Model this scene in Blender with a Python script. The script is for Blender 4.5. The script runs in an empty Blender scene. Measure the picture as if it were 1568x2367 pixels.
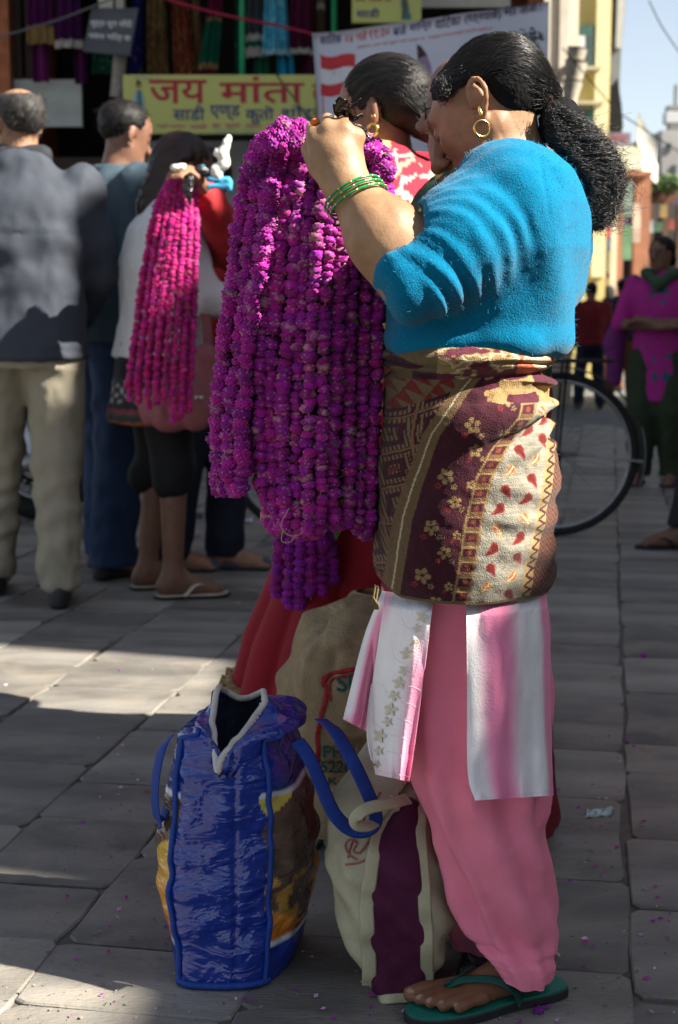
import bpy, math, random
import numpy as np
from mathutils import Vector, Matrix
from mathutils.bvhtree import BVHTree

# ------------------------------------------------------------------ camera, sky, sun, exposure
SC = bpy.context.scene
CAM_H, PITCH, FPX = 1.05, math.radians(7.8), 3525.0      # eye height, downward pitch, focal length in units of a 1568 x 2367 frame
cam = bpy.data.cameras.new('camera'); cam_ob = bpy.data.objects.new('camera', cam)
SC.collection.objects.link(cam_ob); SC.camera = cam_ob
cam.sensor_fit = 'VERTICAL'; cam.sensor_height = 24.0; cam.lens = FPX/2367*24.0
cam.clip_start = .05; cam.clip_end = 600
cam_ob.location = (0, 0, CAM_H); cam_ob.rotation_euler = (math.pi/2-PITCH, 0, 0)
cam.dof.use_dof = True; cam.dof.focus_distance = 2.17; cam.dof.aperture_fstop = 4.5

SUN_EL, SUN_AZ = math.radians(40), math.radians(17)       # azimuth: from +x towards the camera (-y)
SUND = np.array([math.cos(SUN_EL)*math.cos(SUN_AZ), -math.cos(SUN_EL)*math.sin(SUN_AZ), math.sin(SUN_EL)])
world = bpy.data.worlds.new('World'); SC.world = world; world.use_nodes = True
_wn = world.node_tree.nodes; _wl = world.node_tree.links
_sky = _wn.new('ShaderNodeTexSky'); _sky.sky_type = 'NISHITA'; _sky.sun_disc = False
_sky.sun_elevation = SUN_EL; _sky.sun_rotation = math.atan2(SUND[0], SUND[1])
_sky.air_density = 1.1; _sky.dust_density = 1.4; _sky.ozone_density = .6; _sky.altitude = 1300
_bg = _wn['Background']; _bg.inputs['Strength'].default_value = .05
_hs = _wn.new('ShaderNodeHueSaturation'); _hs.inputs['Saturation'].default_value = .62
_wl.new(_sky.outputs[0], _hs.inputs['Color']); _wl.new(_hs.outputs[0], _bg.inputs[0])
sun = bpy.data.lights.new('sun', 'SUN'); sun.energy = 5.0; sun.angle = math.radians(.53); sun.color = (1, .93, .82)
sun_ob = bpy.data.objects.new('sun', sun); SC.collection.objects.link(sun_ob)
sun_ob.rotation_euler = Vector(SUND).to_track_quat('Z', 'Y').to_euler()
SC.view_settings.view_transform = 'Standard'; SC.view_settings.look = 'None'
SC.view_settings.exposure = 1.85; SC.view_settings.gamma = 1.0
SC.render.engine = 'CYCLES'; SC.cycles.max_bounces = 6; SC.cycles.use_denoising = True
SC.cycles.sample_clamp_indirect = 6

# ------------------------------------------------------------------ helpers
rng = np.random.default_rng(7); random.seed(7)
_s, _c = math.sin(PITCH), math.cos(PITCH)
def W(u, v, Y):
    """world point on the plane y=Y seen at frame position (u, v) of the 1568 x 2367 frame"""
    t = (v-1183)/FPX
    dz = Y*(_s+t*_c)/(_c-t*_s); dep = Y*_c+dz*_s
    return np.array([(u-784)*dep/FPX, Y, CAM_H-dz])
def G(u, v, z=0.0):
    t = (v-1183)/FPX
    Y = (CAM_H-z)*(_c-t*_s)/(_s+t*_c)
    return W(u, v, Y)
def MPP(v, Y):
    t = (v-1183)/FPX; dz = Y*(_s+t*_c)/(_c-t*_s)
    return (Y*_c+dz*_s)/FPX
def lin(r, g, b):
    f = lambda c: (c/255/12.92) if c/255 <= .04045 else ((c/255+.055)/1.055)**2.4
    return (f(r), f(g), f(b))
def smooth(a, b, x):
    t = np.clip((x-a)/(b-a), 0, 1); return t*t*(3-2*t)

COL = SC.collection
def link(o, parent=None):
    COL.objects.link(o)
    if parent is not None: o.parent = parent
    return o
def tag(o, label=None, cat=None, group=None, kind=None):
    if label: o['label'] = label
    if cat: o['category'] = cat
    if group: o['group'] = group
    if kind: o['kind'] = kind
    return o
def thing(name, label, cat, loc=(0, 0, 0), group=None, rz=0):
    o = bpy.data.objects.new(name, None); o.empty_display_size = .1
    o.location = loc; o.rotation_euler = (0, 0, rz); link(o)
    return tag(o, label, cat, group)
def mesh_np(name, V, F, mat=None, parent=None, col=None, smooth_=True, uv=None, world=False, extra=None):
    """V (n,3); F (m,4) or (m,3) array, or a list of index tuples"""
    me = bpy.data.meshes.new(name); V = np.asarray(V, np.float32)
    if isinstance(F, np.ndarray):
        k = F.shape[1]; m = len(F)
        me.vertices.add(len(V)); me.vertices.foreach_set('co', V.ravel())
        me.loops.add(m*k); me.loops.foreach_set('vertex_index', F.astype(np.int32).ravel())
        me.polygons.add(m); me.polygons.foreach_set('loop_start', np.arange(m, dtype=np.int32)*k)
        me.update(calc_edges=True)
    else:
        me.from_pydata(V.tolist(), [], [tuple(f) for f in F])
    me.polygons.foreach_set('use_smooth', np.full(len(me.polygons), smooth_))
    if col is not None:
        a = me.color_attributes.new('Col', 'FLOAT_COLOR', 'POINT')
        c = np.ones((len(V), 4), np.float32); c[:, :3] = col
        a.data.foreach_set('color', c.ravel())
    if mat is not None: me.materials.append(mat)
    o = bpy.data.objects.new(name, me); link(o, parent)
    if parent is not None and world:                      # vertices given in world space
        o.matrix_parent_inverse = PW(parent).inverted()
    return o
def PW(o):
    m = Matrix.LocRotScale(o.location, o.rotation_euler, o.scale)
    return (PW(o.parent) @ o.matrix_parent_inverse @ m) if o.parent else m

# --- noise
_perm = np.random.default_rng(3).permutation(512)
def _h(i, j, k): return _perm[(_perm[(_perm[i & 511]+j) & 511]+k) & 511]/511.0
def vnoise(P, s=1.0, seed=0):
    Q = np.asarray(P, np.float64)*s+seed*17.31+100
    i = np.floor(Q).astype(np.int64); f = Q-i; f = f*f*(3-2*f)
    r = 0
    for a in (0, 1):
        for b in (0, 1):
            for c in (0, 1):
                w = np.where(a, f[..., 0], 1-f[..., 0])*np.where(b, f[..., 1], 1-f[..., 1])*np.where(c, f[..., 2], 1-f[..., 2])
                r = r+w*_h(i[..., 0]+a, i[..., 1]+b, i[..., 2]+c)
    return r*2-1
def fbm(P, s=1.0, n=3, seed=0):
    r = 0; a = 1.0
    for q in range(n): r = r+a*vnoise(P, s*2**q, seed+q); a *= .5
    return r

# --- signed distance prims; each is (fn, lo, hi, k, op)
def A3(p): return np.asarray(p, float)
def rc(a, b, r1, r2, k=.02, op=1):
    a, b = A3(a), A3(b); R = max(r1, r2); ba = b-a; L2 = max(ba@ba, 1e-12)
    def fn(P):
        pa = P-a; t = np.clip((pa@ba)/L2, 0, 1)
        return np.sqrt(((pa-t[..., None]*ba)**2).sum(-1))-(r1+(r2-r1)*t)
    return (fn, np.minimum(a, b)-R, np.maximum(a, b)+R, k, op)
def el(c, r, k=.02, op=1, R=None):
    c, r = A3(c), A3(r)
    m = float(r.max())
    def fn(P):
        q = P-c
        if R is not None: q = q@R
        k0 = np.sqrt(((q/r)**2).sum(-1)); k1 = np.sqrt(((q/r**2)**2).sum(-1))
        return k0*(k0-1)/np.maximum(k1, 1e-6)
    e = np.full(3, m) if R is not None else r
    return (fn, c-e, c+e, k, op)
def colm(rows, k=.02, op=1, ex=2.0):
    """stacked elliptical sections: rows of (z, cx, cy, rx, ry)"""
    T = np.array(sorted([list(map(float, r)) for r in rows]))
    z = T[:, 0]; m = T[:, 3:].max(0)
    lo = np.array([(T[:, 1]-T[:, 3]).min(), (T[:, 2]-T[:, 4]).min(), z[0]]); hi = np.array([(T[:, 1]+T[:, 3]).max(), (T[:, 2]+T[:, 4]).max(), z[-1]])
    def fn(P):
        Z = P[..., 2]; cx, cy, rx, ry = (np.interp(Z, z, T[:, q]) for q in (1, 2, 3, 4))
        q = (np.abs((P[..., 0]-cx)/rx)**ex+np.abs((P[..., 1]-cy)/ry)**ex)**(1/ex)
        d = (q-1)*np.minimum(rx, ry)
        return np.maximum(d, np.maximum(Z-z[-1], z[0]-Z))
    return (fn, lo, hi, k, op)
def half(p, n, lo, hi, k=.01, op=-1):
    """half space on the +n side of p (removed with op=-1)"""
    p, n = A3(p), A3(n); n = n/np.linalg.norm(n)
    return (lambda P: -((P-p)@n), A3(lo), A3(hi), k, op)
def nets(prims, vox, M=None):
    """surface nets over the union of prims -> (V, F)"""
    pos = [p for p in prims if p[4] > 0]
    lo = np.min([p[1] for p in pos], 0)-.035; hi = np.max([p[2] for p in pos], 0)+.035
    n = np.ceil((hi-lo)/vox).astype(int)+1
    ax = [lo[i]+vox*np.arange(n[i]) for i in range(3)]
    D = np.full(n, .5, np.float32)
    for fn, a, b, k, op in prims:
        m = k+2.5*vox
        s = [slice(max(0, int((a[i]-m-lo[i])/vox)), min(n[i], int((b[i]+m-lo[i])/vox)+2)) for i in range(3)]
        if any(q.stop <= q.start for q in s): continue
        P = np.stack(np.meshgrid(*[ax[i][s[i]] for i in range(3)], indexing='ij'), -1)
        d = fn(P).astype(np.float32); e = D[tuple(s)]
        if op > 0:
            hh = np.maximum(k-np.abs(e-d), 0)/k; r = np.minimum(e, d)-hh*hh*k*.25
        else:
            d = -d; hh = np.maximum(k-np.abs(e-d), 0)/k; r = np.maximum(e, d)+hh*hh*k*.25
        D[tuple(s)] = r
    ins = D < 0
    cor = [(a, b, c) for a in (0, 1) for b in (0, 1) for c in (0, 1)]
    cnt = np.zeros(np.array(n)-1, np.int8)
    for a, b, c in cor: cnt += ins[a:n[0]-1+a, b:n[1]-1+b, c:n[2]-1+c]
    I = np.argwhere((cnt > 0) & (cnt < 8))
    idx = np.full(np.array(n)-1, -1, np.int64); idx[tuple(I.T)] = np.arange(len(I))
    val = np.stack([D[tuple((I+np.array(q)).T)] for q in cor], 1)
    S = np.zeros((len(I), 3)); N = np.zeros(len(I))
    for x in range(8):
        for y in range(x+1, 8):
            if sum(abs(cor[x][q]-cor[y][q]) for q in range(3)) != 1: continue
            va, vb = val[:, x], val[:, y]; cr = (va < 0) != (vb < 0)
            t = np.where(cr, va/np.where(cr, va-vb, 1), 0)
            pa, pb = np.array(cor[x]), np.array(cor[y])
            S += cr[:, None]*(pa+t[:, None]*(pb-pa)); N += cr
    V = lo+vox*(I+S/N[:, None])
    F = []
    for axn in range(3):
        b, c = (axn+1) % 3, (axn+2) % 3
        sl0 = [slice(None)]*3; sl1 = [slice(None)]*3
        sl0[axn] = slice(0, n[axn]-1); sl1[axn] = slice(1, n[axn])
        for q in (b, c): sl0[q] = slice(1, n[q]-1); sl1[q] = slice(1, n[q]-1)
        A, B = ins[tuple(sl0)], ins[tuple(sl1)]
        E = np.argwhere(A != B)
        if not len(E): continue
        flip = A[tuple(E.T)]
        E = E.copy(); E[:, b] += 1; E[:, c] += 1
        eb = np.zeros(3, int); eb[b] = 1; ec = np.zeros(3, int); ec[c] = 1
        q0 = idx[tuple((E-eb-ec).T)]; q1 = idx[tuple((E-ec).T)]; q2 = idx[tuple(E.T)]; q3 = idx[tuple((E-eb).T)]
        Q = np.stack([q0, q1, q2, q3], 1); Q[~flip] = Q[~flip][:, ::-1]
        F.append(Q)
    F = np.concatenate(F)
    V = relax(V, F, 2)
    return V, F
def relax(V, F, n=1, lam=.5):
    V = V.copy()
    for _ in range(n):
        s = np.zeros_like(V); w = np.zeros(len(V))
        for a in range(F.shape[1]):
            b = (a+1) % F.shape[1]
            for i, j in ((a, b), (b, a)):
                for q in range(3): s[:, q] += np.bincount(F[:, i], V[F[:, j], q], len(V))
                w += np.bincount(F[:, i], minlength=len(V))
        V += lam*(s/np.maximum(w, 1)[:, None]-V)
    return V
def normals(V, F):
    a = V[F[:, 2]]-V[F[:, 0]]; b = V[F[:, 3 if F.shape[1] > 3 else 1]]-V[F[:, 1 if F.shape[1] > 3 else 0]]
    fn = np.cross(a, b); N = np.zeros_like(V)
    for c in range(F.shape[1]):
        for q in range(3): N[:, q] += np.bincount(F[:, c], fn[:, q], len(V))
    return N/np.maximum(np.linalg.norm(N, axis=1), 1e-9)[:, None]
def sdf_obj(name, prims, vox, mat, parent=None, disp=None, col=None, world=False, M=None):
    V, F = nets(prims, vox)
    if disp is not None: V = V+normals(V, F)*disp(V, normals(V, F))[:, None]
    c = col(V) if col is not None else None
    if M is not None: V = V@np.array(M.to_3x3()).T+np.array(M.translation)
    return mesh_np(name, V, F, mat, parent, c, world=world)
# --- tubes, grids
def grid_faces(ni, nj, wi=False, wj=False):
    i = np.arange(ni if wi else ni-1); j = np.arange(nj if wj else nj-1)
    I, J = np.meshgrid(i, j, indexing='ij'); I2 = (I+1) % ni; J2 = (J+1) % nj
    return np.stack([I*nj+J, I2*nj+J, I2*nj+J2, I*nj+J2], -1).reshape(-1, 4)
def tube_vf(P, r, n=6, closed=False, flat=None):
    """tube along points; r scalar or array; flat=(normal) gives a flat strap of half width r and thickness r*.12"""
    P = np.asarray(P, float); m = len(P); r = np.broadcast_to(np.asarray(r, float), (m,))
    T = (np.roll(P, -1, 0)-np.roll(P, 1, 0)) if closed else np.gradient(P, axis=0)
    T /= np.maximum(np.linalg.norm(T, axis=1), 1e-9)[:, None]
    up = np.array([.13, .21, .97]) if flat is None else None
    N = np.zeros_like(P)
    if flat is None:
        a = np.cross(T[0], up); a /= np.linalg.norm(a)+1e-9
        for i in range(m):
            a = a-T[i]*(a@T[i]); a /= np.linalg.norm(a)+1e-9; N[i] = a
    else:
        fl = np.broadcast_to(np.asarray(flat, float), P.shape); N = np.cross(T, fl); N /= np.maximum(np.linalg.norm(N, axis=1), 1e-9)[:, None]
    B = np.cross(T, N)
    t = np.arange(n)*2*math.pi/n
    sb = 1.0 if flat is None else .12
    V = P[:, None]+r[:, None, None]*(np.cos(t)[None, :, None]*N[:, None]+sb*np.sin(t)[None, :, None]*B[:, None])
    F = grid_faces(m, n, closed, True)
    V = V.reshape(-1, 3)
    if not closed:
        V = np.concatenate([V, P[:1], P[-1:]])
        a = m*n; k = np.arange(n); k2 = (k+1) % n
        F = np.concatenate([F, np.stack([np.full(n, a), k2, k, np.full(n, a)], 1), np.stack([np.full(n, a+1), (m-1)*n+k, (m-1)*n+k2, np.full(n, a+1)], 1)])
    return V, F
def tris(F):
    """drop degenerate quads to proper faces"""
    return [tuple(dict.fromkeys(f)) for f in F.tolist()]
def tube(name, P, r, mat, parent=None, n=6, closed=False, flat=None, world=False):
    V, F = tube_vf(P, r, n, closed, flat)
    return mesh_np(name, V, F if closed else tris(F), mat, parent, world=world)
def join(parts):
    V = []; F = []; o = 0
    for v, f in parts:
        V.append(v); F.append(np.asarray(f)+o); o += len(v)
    return np.concatenate(V), np.concatenate(F)
def spline(pts, n):
    """Catmull-Rom through pts"""
    P = np.asarray(pts, float); P = np.vstack([2*P[0]-P[1], P, 2*P[-1]-P[-2]])
    m = len(P)-3; t = np.linspace(0, m-1e-6, n); i = t.astype(int); f = (t-i)[:, None]
    a, b, c, d = P[i], P[i+1], P[i+2], P[i+3]
    return .5*((2*b)+(c-a)*f+(2*a-5*b+4*c-d)*f**2+(3*b-a-3*c+d)*f**3)
def box_vf(lo, hi, bev=0):
    lo, hi = A3(lo), A3(hi)
    if bev <= 0:
        V = np.array([[x, y, z] for x in (lo[0], hi[0]) for y in (lo[1], hi[1]) for z in (lo[2], hi[2])])
        return V, np.array([[0, 1, 3, 2], [4, 6, 7, 5], [0, 4, 5, 1], [2, 3, 7, 6], [0, 2, 6, 4], [1, 5, 7, 3]])
    V = []; 
    for (x, y) in ((lo[0], lo[1]), (hi[0], lo[1]), (hi[0], hi[1]), (lo[0], hi[1])):
        sx = bev if x == lo[0] else -bev; sy = bev if y == lo[1] else -bev
        V += [[x+sx, y+sy, lo[2]], [x, y, lo[2]+bev], [x, y, hi[2]-bev], [x+sx, y+sy, hi[2]]]
    F = [[0, 12, 8, 4], [3, 7, 11, 15]]
    for i in range(4):
        a, b = i*4, ((i+1) % 4)*4
        for k in range(3): F.append([a+k, b+k, b+k+1, a+k+1])
    return np.array(V), np.array(F)
def box(name, lo, hi, mat, parent=None, bev=0, world=False):
    V, F = box_vf(lo, hi, bev)
    return mesh_np(name, V, F, mat, parent, smooth_=False, world=world)
def sheet(name, rows, mat, parent=None, col=None, world=False, thick=0):
    """rows: (ni,nj,3) array of points; a cloth sheet with real thickness"""
    R = np.asarray(rows, float); ni, nj = R.shape[:2]
    V = R.reshape(-1, 3); F = grid_faces(ni, nj)
    if thick:
        N = normals(V, F); n = len(V)
        rim = np.concatenate([np.arange(nj), np.arange(1, ni)*nj+nj-1, (ni-1)*nj+np.arange(nj-2, -1, -1), np.arange(ni-2, 0, -1)*nj])
        r2 = np.roll(rim, -1)
        F = np.concatenate([F, F[:, ::-1]+n, np.stack([rim, rim+n, r2+n, r2], 1)])
        V = np.concatenate([V, V-N*thick])
        if col is not None: col = np.concatenate([col, col])
    return mesh_np(name, V, F, mat, parent, col, world=world)
def text_vf(s, size=1.0, bold=False):
    cu = bpy.data.curves.new('t', 'FONT'); cu.body = s; cu.size = size; cu.resolution_u = 3
    if bold: cu.offset = .012*size
    o = bpy.data.objects.new('t', cu); COL.objects.link(o)
    dg = bpy.context.evaluated_depsgraph_get(); me = o.evaluated_get(dg).to_mesh()
    V = np.array([v.co[:] for v in me.vertices]).reshape(-1, 3); F = [tuple(p.vertices) for p in me.polygons]
    o.evaluated_get(dg).to_mesh_clear(); bpy.data.objects.remove(o); bpy.data.curves.remove(cu)
    return V, F
def lettering(name, s, org, ex, ez, width, height, mat, parent, bold=True, depth=None, world=True):
    """flat lettering fitted to a width x height box at org along unit axes ex, ez; depth(P) may re-project points"""
    V, F = text_vf(s, 1.0, bold)
    if not len(V): return None
    mn, mx = V.min(0), V.max(0); sp = np.maximum(mx-mn, 1e-6)
    a = (V[:, 0]-mn[0])/sp[0]*width; b = (V[:, 1]-mn[1])/sp[1]*height
    P = A3(org)+a[:, None]*A3(ex)+b[:, None]*A3(ez)
    if depth is not None: P = depth(P)
    g = np.arange(len(V))                                  # glyphs that overlap lie a hair apart
    for _ in range(60):
        q = g.copy()
        for f in F: 
            k = min(g[i] for i in f)
            for i in f: g[i] = k
        if (q == g).all(): break
    _, g = np.unique(g, return_inverse=True)
    nn = np.cross(A3(ex), A3(ez)); P = P+(g % 5)[:, None]*nn*height*.004
    return mesh_np(name, P, F, mat, parent, smooth_=False, world=world)

# --- materials
_mats = {}
def mat(name, base=(.5, .5, .5), rough=.8, var=.12, vscale=15, bump=.15, bscale=150, spec=.3, sheen=0, attr=False, metal=0,
        rnd=0, weave=0, sss=0, coat=0, bump2=0, b2scale=25, detail=4, trans=0, stretch=None):
    if name in _mats: return _mats[name]
    m = bpy.data.materials.new(name); m.use_nodes = True; _mats[name] = m
    nt = m.node_tree; N = nt.nodes; L = nt.links; b = N['Principled BSDF']
    tc = N.new('ShaderNodeTexCoord'); co = tc.outputs['Object']
    if stretch:
        mp = N.new('ShaderNodeMapping'); mp.inputs['Scale'].default_value = stretch; L.new(co, mp.inputs[0]); co = mp.outputs[0]
    nz = N.new('ShaderNodeTexNoise'); nz.inputs['Scale'].default_value = vscale; nz.inputs['Detail'].default_value = detail
    L.new(co, nz.inputs['Vector'])
    mr = N.new('ShaderNodeMapRange'); mr.inputs[1].default_value = .25; mr.inputs[2].default_value = .75
    mr.inputs[3].default_value = 1-var; mr.inputs[4].default_value = 1+var; L.new(nz.outputs['Fac'], mr.inputs[0])
    vm = N.new('ShaderNodeVectorMath'); vm.operation = 'SCALE'
    if attr:
        ca = N.new('ShaderNodeVertexColor'); ca.layer_name = 'Col'; L.new(ca.outputs[0], vm.inputs[0])
    else:
        vm.inputs[0].default_value = base
    fac = mr.outputs[0]
    if rnd:
        oi = N.new('ShaderNodeObjectInfo'); m2 = N.new('ShaderNodeMapRange'); L.new(oi.outputs['Random'], m2.inputs[0])
        m2.inputs[3].default_value = 1-rnd; m2.inputs[4].default_value = 1+rnd
        mu = N.new('ShaderNodeMath'); mu.operation = 'MULTIPLY'; L.new(fac, mu.inputs[0]); L.new(m2.outputs[0], mu.inputs[1]); fac = mu.outputs[0]
    L.new(fac, vm.inputs['Scale']); L.new(vm.outputs[0], b.inputs['Base Color'])
    b.inputs['Roughness'].default_value = rough; b.inputs['Specular IOR Level'].default_value = spec
    b.inputs['Metallic'].default_value = metal; b.inputs['Sheen Weight'].default_value = sheen
    b.inputs['Coat Weight'].default_value = coat
    if sss:
        b.inputs['Subsurface Weight'].default_value = sss; b.inputs['Subsurface Radius'].default_value = (.012, .005, .003); b.inputs['Subsurface Scale'].default_value = 1.0
    if trans: b.inputs['Transmission Weight'].default_value = trans
    prev = None
    def addbump(h, st, dist):
        nonlocal prev
        bp = N.new('ShaderNodeBump'); bp.inputs['Strength'].default_value = st; bp.inputs['Distance'].default_value = dist
        L.new(h, bp.inputs['Height'])
        if prev is not None: L.new(prev, bp.inputs['Normal'])
        prev = bp.outputs[0]
    if bump2:
        n2 = N.new('ShaderNodeTexNoise'); n2.inputs['Scale'].default_value = b2scale; n2.inputs['Detail'].default_value = 3; n2.inputs['Distortion'].default_value = .6
        L.new(co, n2.inputs['Vector']); addbump(n2.outputs['Fac'], bump2, .03)
    if bump:
        n3 = N.new('ShaderNodeTexNoise'); n3.inputs['Scale'].default_value = bscale; n3.inputs['Detail'].default_value = 4
        L.new(co, n3.inputs['Vector']); addbump(n3.outputs['Fac'], bump, .006)
    if weave:
        for d in ('X', 'Z'):
            wv = N.new('ShaderNodeTexWave'); wv.bands_direction = d; wv.inputs['Scale'].default_value = weave; wv.inputs['Distortion'].default_value = 1.5
            L.new(co, wv.inputs['Vector']); addbump(wv.outputs['Fac'], .25, .002)
    if prev is not None: L.new(prev, b.inputs['Normal'])
    return m
# ================================================================== pavement
M_dirt = mat('joint_dirt', (.12, .11, .095), .95, .35, 30, .5, 120)
def stone_mat():
    m = mat('slate_slab', (.172, .160, .142), .62, .55, 2.2, .5, 60, spec=.35, rnd=.30, bump2=.16, b2scale=9, stretch=(1, 3.2, 1), detail=9)
    nt = m.node_tree; N = nt.nodes; L = nt.links; b = N['Principled BSDF']
    # dusty paler streaks and brown patches on the stone itself
    src = b.inputs['Base Color'].links[0].from_socket
    tc = N.new('ShaderNodeTexCoord'); oi = N.new('ShaderNodeObjectInfo')
    ad = N.new('ShaderNodeVectorMath'); ad.operation = 'ADD'; L.new(tc.outputs['Object'], ad.inputs[0])
    sc = N.new('ShaderNodeVectorMath'); sc.operation = 'SCALE'; sc.inputs[0].default_value = (37, 19, 5); L.new(oi.outputs['Random'], sc.inputs['Scale']); L.new(sc.outputs[0], ad.inputs[1])
    nz = N.new('ShaderNodeTexNoise'); nz.inputs['Scale'].default_value = 6; nz.inputs['Detail'].default_value = 8; nz.inputs['Distortion'].default_value = .8; L.new(ad.outputs[0], nz.inputs['Vector'])
    rp = N.new('ShaderNodeValToRGB'); rp.color_ramp.elements[0].position = .45; rp.color_ramp.elements[1].position = .72
    L.new(nz.outputs['Fac'], rp.inputs[0])
    mx = N.new('ShaderNodeMix'); mx.data_type = 'RGBA'; L.new(rp.outputs[0], mx.inputs[0]); L.new(src, mx.inputs[6]); mx.inputs[7].default_value = (.26, .23, .18, 1)
    ml = N.new('ShaderNodeMath'); ml.operation = 'MULTIPLY'; ml.inputs[1].default_value = .55; L.new(rp.outputs[0], ml.inputs[0]); L.new(ml.outputs[0], mx.inputs[0])
    L.new(mx.outputs[2], b.inputs['Base Color'])
    return m
M_stone = stone_mat()
_gp = 120.0
ground = mesh_np('ground', [[-_gp, -40, -.007], [_gp, -40, -.007], [_gp, 260, -.007], [-_gp, 260, -.007]], np.array([[0, 1, 2, 3]]), M_dirt)
tag(ground, kind='structure')
M_far = mat('far_paving', (.11, .112, .11), .8, .3, 1.2, .4, 30)
farpave = mesh_np('far_pavement', [[-30, 12.6, -.006], [30, 12.6, -.006], [60, 160, -.006], [-60, 160, -.006]], np.array([[0, 1, 2, 3]]), M_far); tag(farpave, kind='structure')
pave = bpy.data.objects.new('pavement', None); link(pave); tag(pave, kind='structure')
PAVE_A = math.radians(-10.0)
def build_pavement():
    R = np.array([[math.cos(PAVE_A), -math.sin(PAVE_A)], [math.sin(PAVE_A), math.cos(PAVE_A)]])
    r = np.random.default_rng(21); n = 0; jobs = []
    x = -5.2; strips = []
    while x < 6:
        w = r.uniform(.24, .36); strips.append((x, w)); x += w
    for x0, w in strips:
        y = .2+r.uniform(0, .3)
        while y < 13.2:
            far = y > 7.2
            l = r.uniform(.22, .50)
            j = lambda s=.007: r.uniform(-s, s)
            g = .0022+abs(j(.002))
            c = np.array([[x0+g+j(), y+g+j()], [x0+w-g+j(), y+g+j()], [x0+w-g+j(), y+l-g+j()], [x0+g+j(), y+l-g+j()]])
            mid = c.mean(0)@R.T
            y += l
            if mid[1] < 1.35 or mid[1] > 13 or abs(mid[0]) > .30*mid[1]+.35: continue
            # cut each edge in two with a small kink so that outlines are not ruler-straight
            pts = []
            for q in range(4):
                a, b = c[q], c[(q+1) % 4]
                pts.append(a+(b-a)*.05); pts.append(a*.5+b*.5+np.array([j(.008), j(.008)])); pts.append(a+(b-a)*.95)
            pts = np.array(pts)@R.T
            org = pts.mean(0); p = pts-org
            h = r.uniform(-.0018, .0018); tx, ty = r.uniform(-.005, .005, 2)
            top = np.c_[p*(1-.004/np.maximum(np.linalg.norm(p, axis=1), .05))[:, None], h+p[:, 0]*tx+p[:, 1]*ty]
            rim = np.c_[p, h-.003+p[:, 0]*tx+p[:, 1]*ty]; bot = np.c_[p, np.full(12, -.03)]
            V = np.r_[top, rim, bot, [[0, 0, h+r.uniform(-.001, .002)]]]
            k = np.arange(12); k2 = (k+1) % 12
            F = [(36, a, b) for a, b in zip(k, k2)]+[(a+12, b+12, b, a) for a, b in zip(k, k2)]+[(a+24, b+24, b+12, a+12) for a, b in zip(k, k2)]
            jobs.append((org[1], org, V, F))
    jobs.sort(key=lambda q: q[0])
    for k, (_, org, V, F) in enumerate(jobs[:300]):
        o = mesh_np('stone', V, F, M_stone, pave, smooth_=False); o.location = (org[0], org[1], 0)
    VV, FF, off = [], [], 0
    for _, org, V, F in jobs[300:]:
        VV.append(V+[org[0], org[1], 0]); FF += [tuple(i+off for i in f) for f in F]; off += len(V)
    if VV: mesh_np('far_stones', np.concatenate(VV), FF, M_stone, pave, smooth_=False)['kind'] = 'stuff'
    return len(jobs)
n_stone = build_pavement()

# ================================================================== unseen building on the right, its roofline shaped to shade the square
M_plaster = mat('old_plaster', (.38, .34, .27), .9, .2, 3, .3, 60)
M_glassd = mat('dark_window', (.03, .035, .04), .15, .1, 5, 0, spec=.6)
M_wood = mat('brown_wood', (.10, .055, .03), .7, .3, 12, .3, 80)
def shade_building():
    t = thing('shading_building', 'unseen plastered building outside the right edge, shaped to shade the square', 'building', (6.2, 0, 0))
    box('wall', (6.2, -14, 0), (11, 15.5, SH_H-.25), M_plaster, t, world=True)
    box('parapet', (6.1, -14.1, SH_H-.25), (11.1, 15.6, SH_H), M_plaster, t, world=True)
    box('mid_shade_block', (6.15, 2.42, SH_H), (11, 4.8, 6.95), M_plaster, t, world=True)  # raised block added to keep sun off the crowd's lower half
    box('tall_shade_block', (6.25, 4.8, SH_H), (11, 12.6, 12), M_plaster, t, world=True)  # taller block added to shade the shop front and banner
    box('top_shade_block', (6.2, 3.06, 6.95), (10, 4.8, 7.6), M_plaster, t, world=True)  # extra block added to shade the man in grey
    box('low_shade_block', (6.12, .27, SH_H), (6.5, .74, SH_H+.17), M_plaster, t, world=True)  # raised strip added to keep sun off the tunic
    tk = mesh_np('shade_cylinder', *(lambda v: (v[0], tris(v[1])))(tube_vf([(6.9, .66, SH_H), (6.9, .66, SH_H+1.4)], .24, 20)), mat('black_cylinder', (.02, .02, .02), .5), t, world=True)  # added cylinder, shades paving left sunlit between the figures' shadows
    for i, y in enumerate(np.arange(-12, 14, 2.6)):
        w = box('window', (6.14, y, 1.2), (6.24, y+1.2, 2.7), M_wood, t, world=True)
        box('pane', (6.10, y+.1, 1.3), (6.14, y+1.1, 2.6), M_glassd, w, world=True)
SH_H = 5.64
shade_building()

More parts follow.
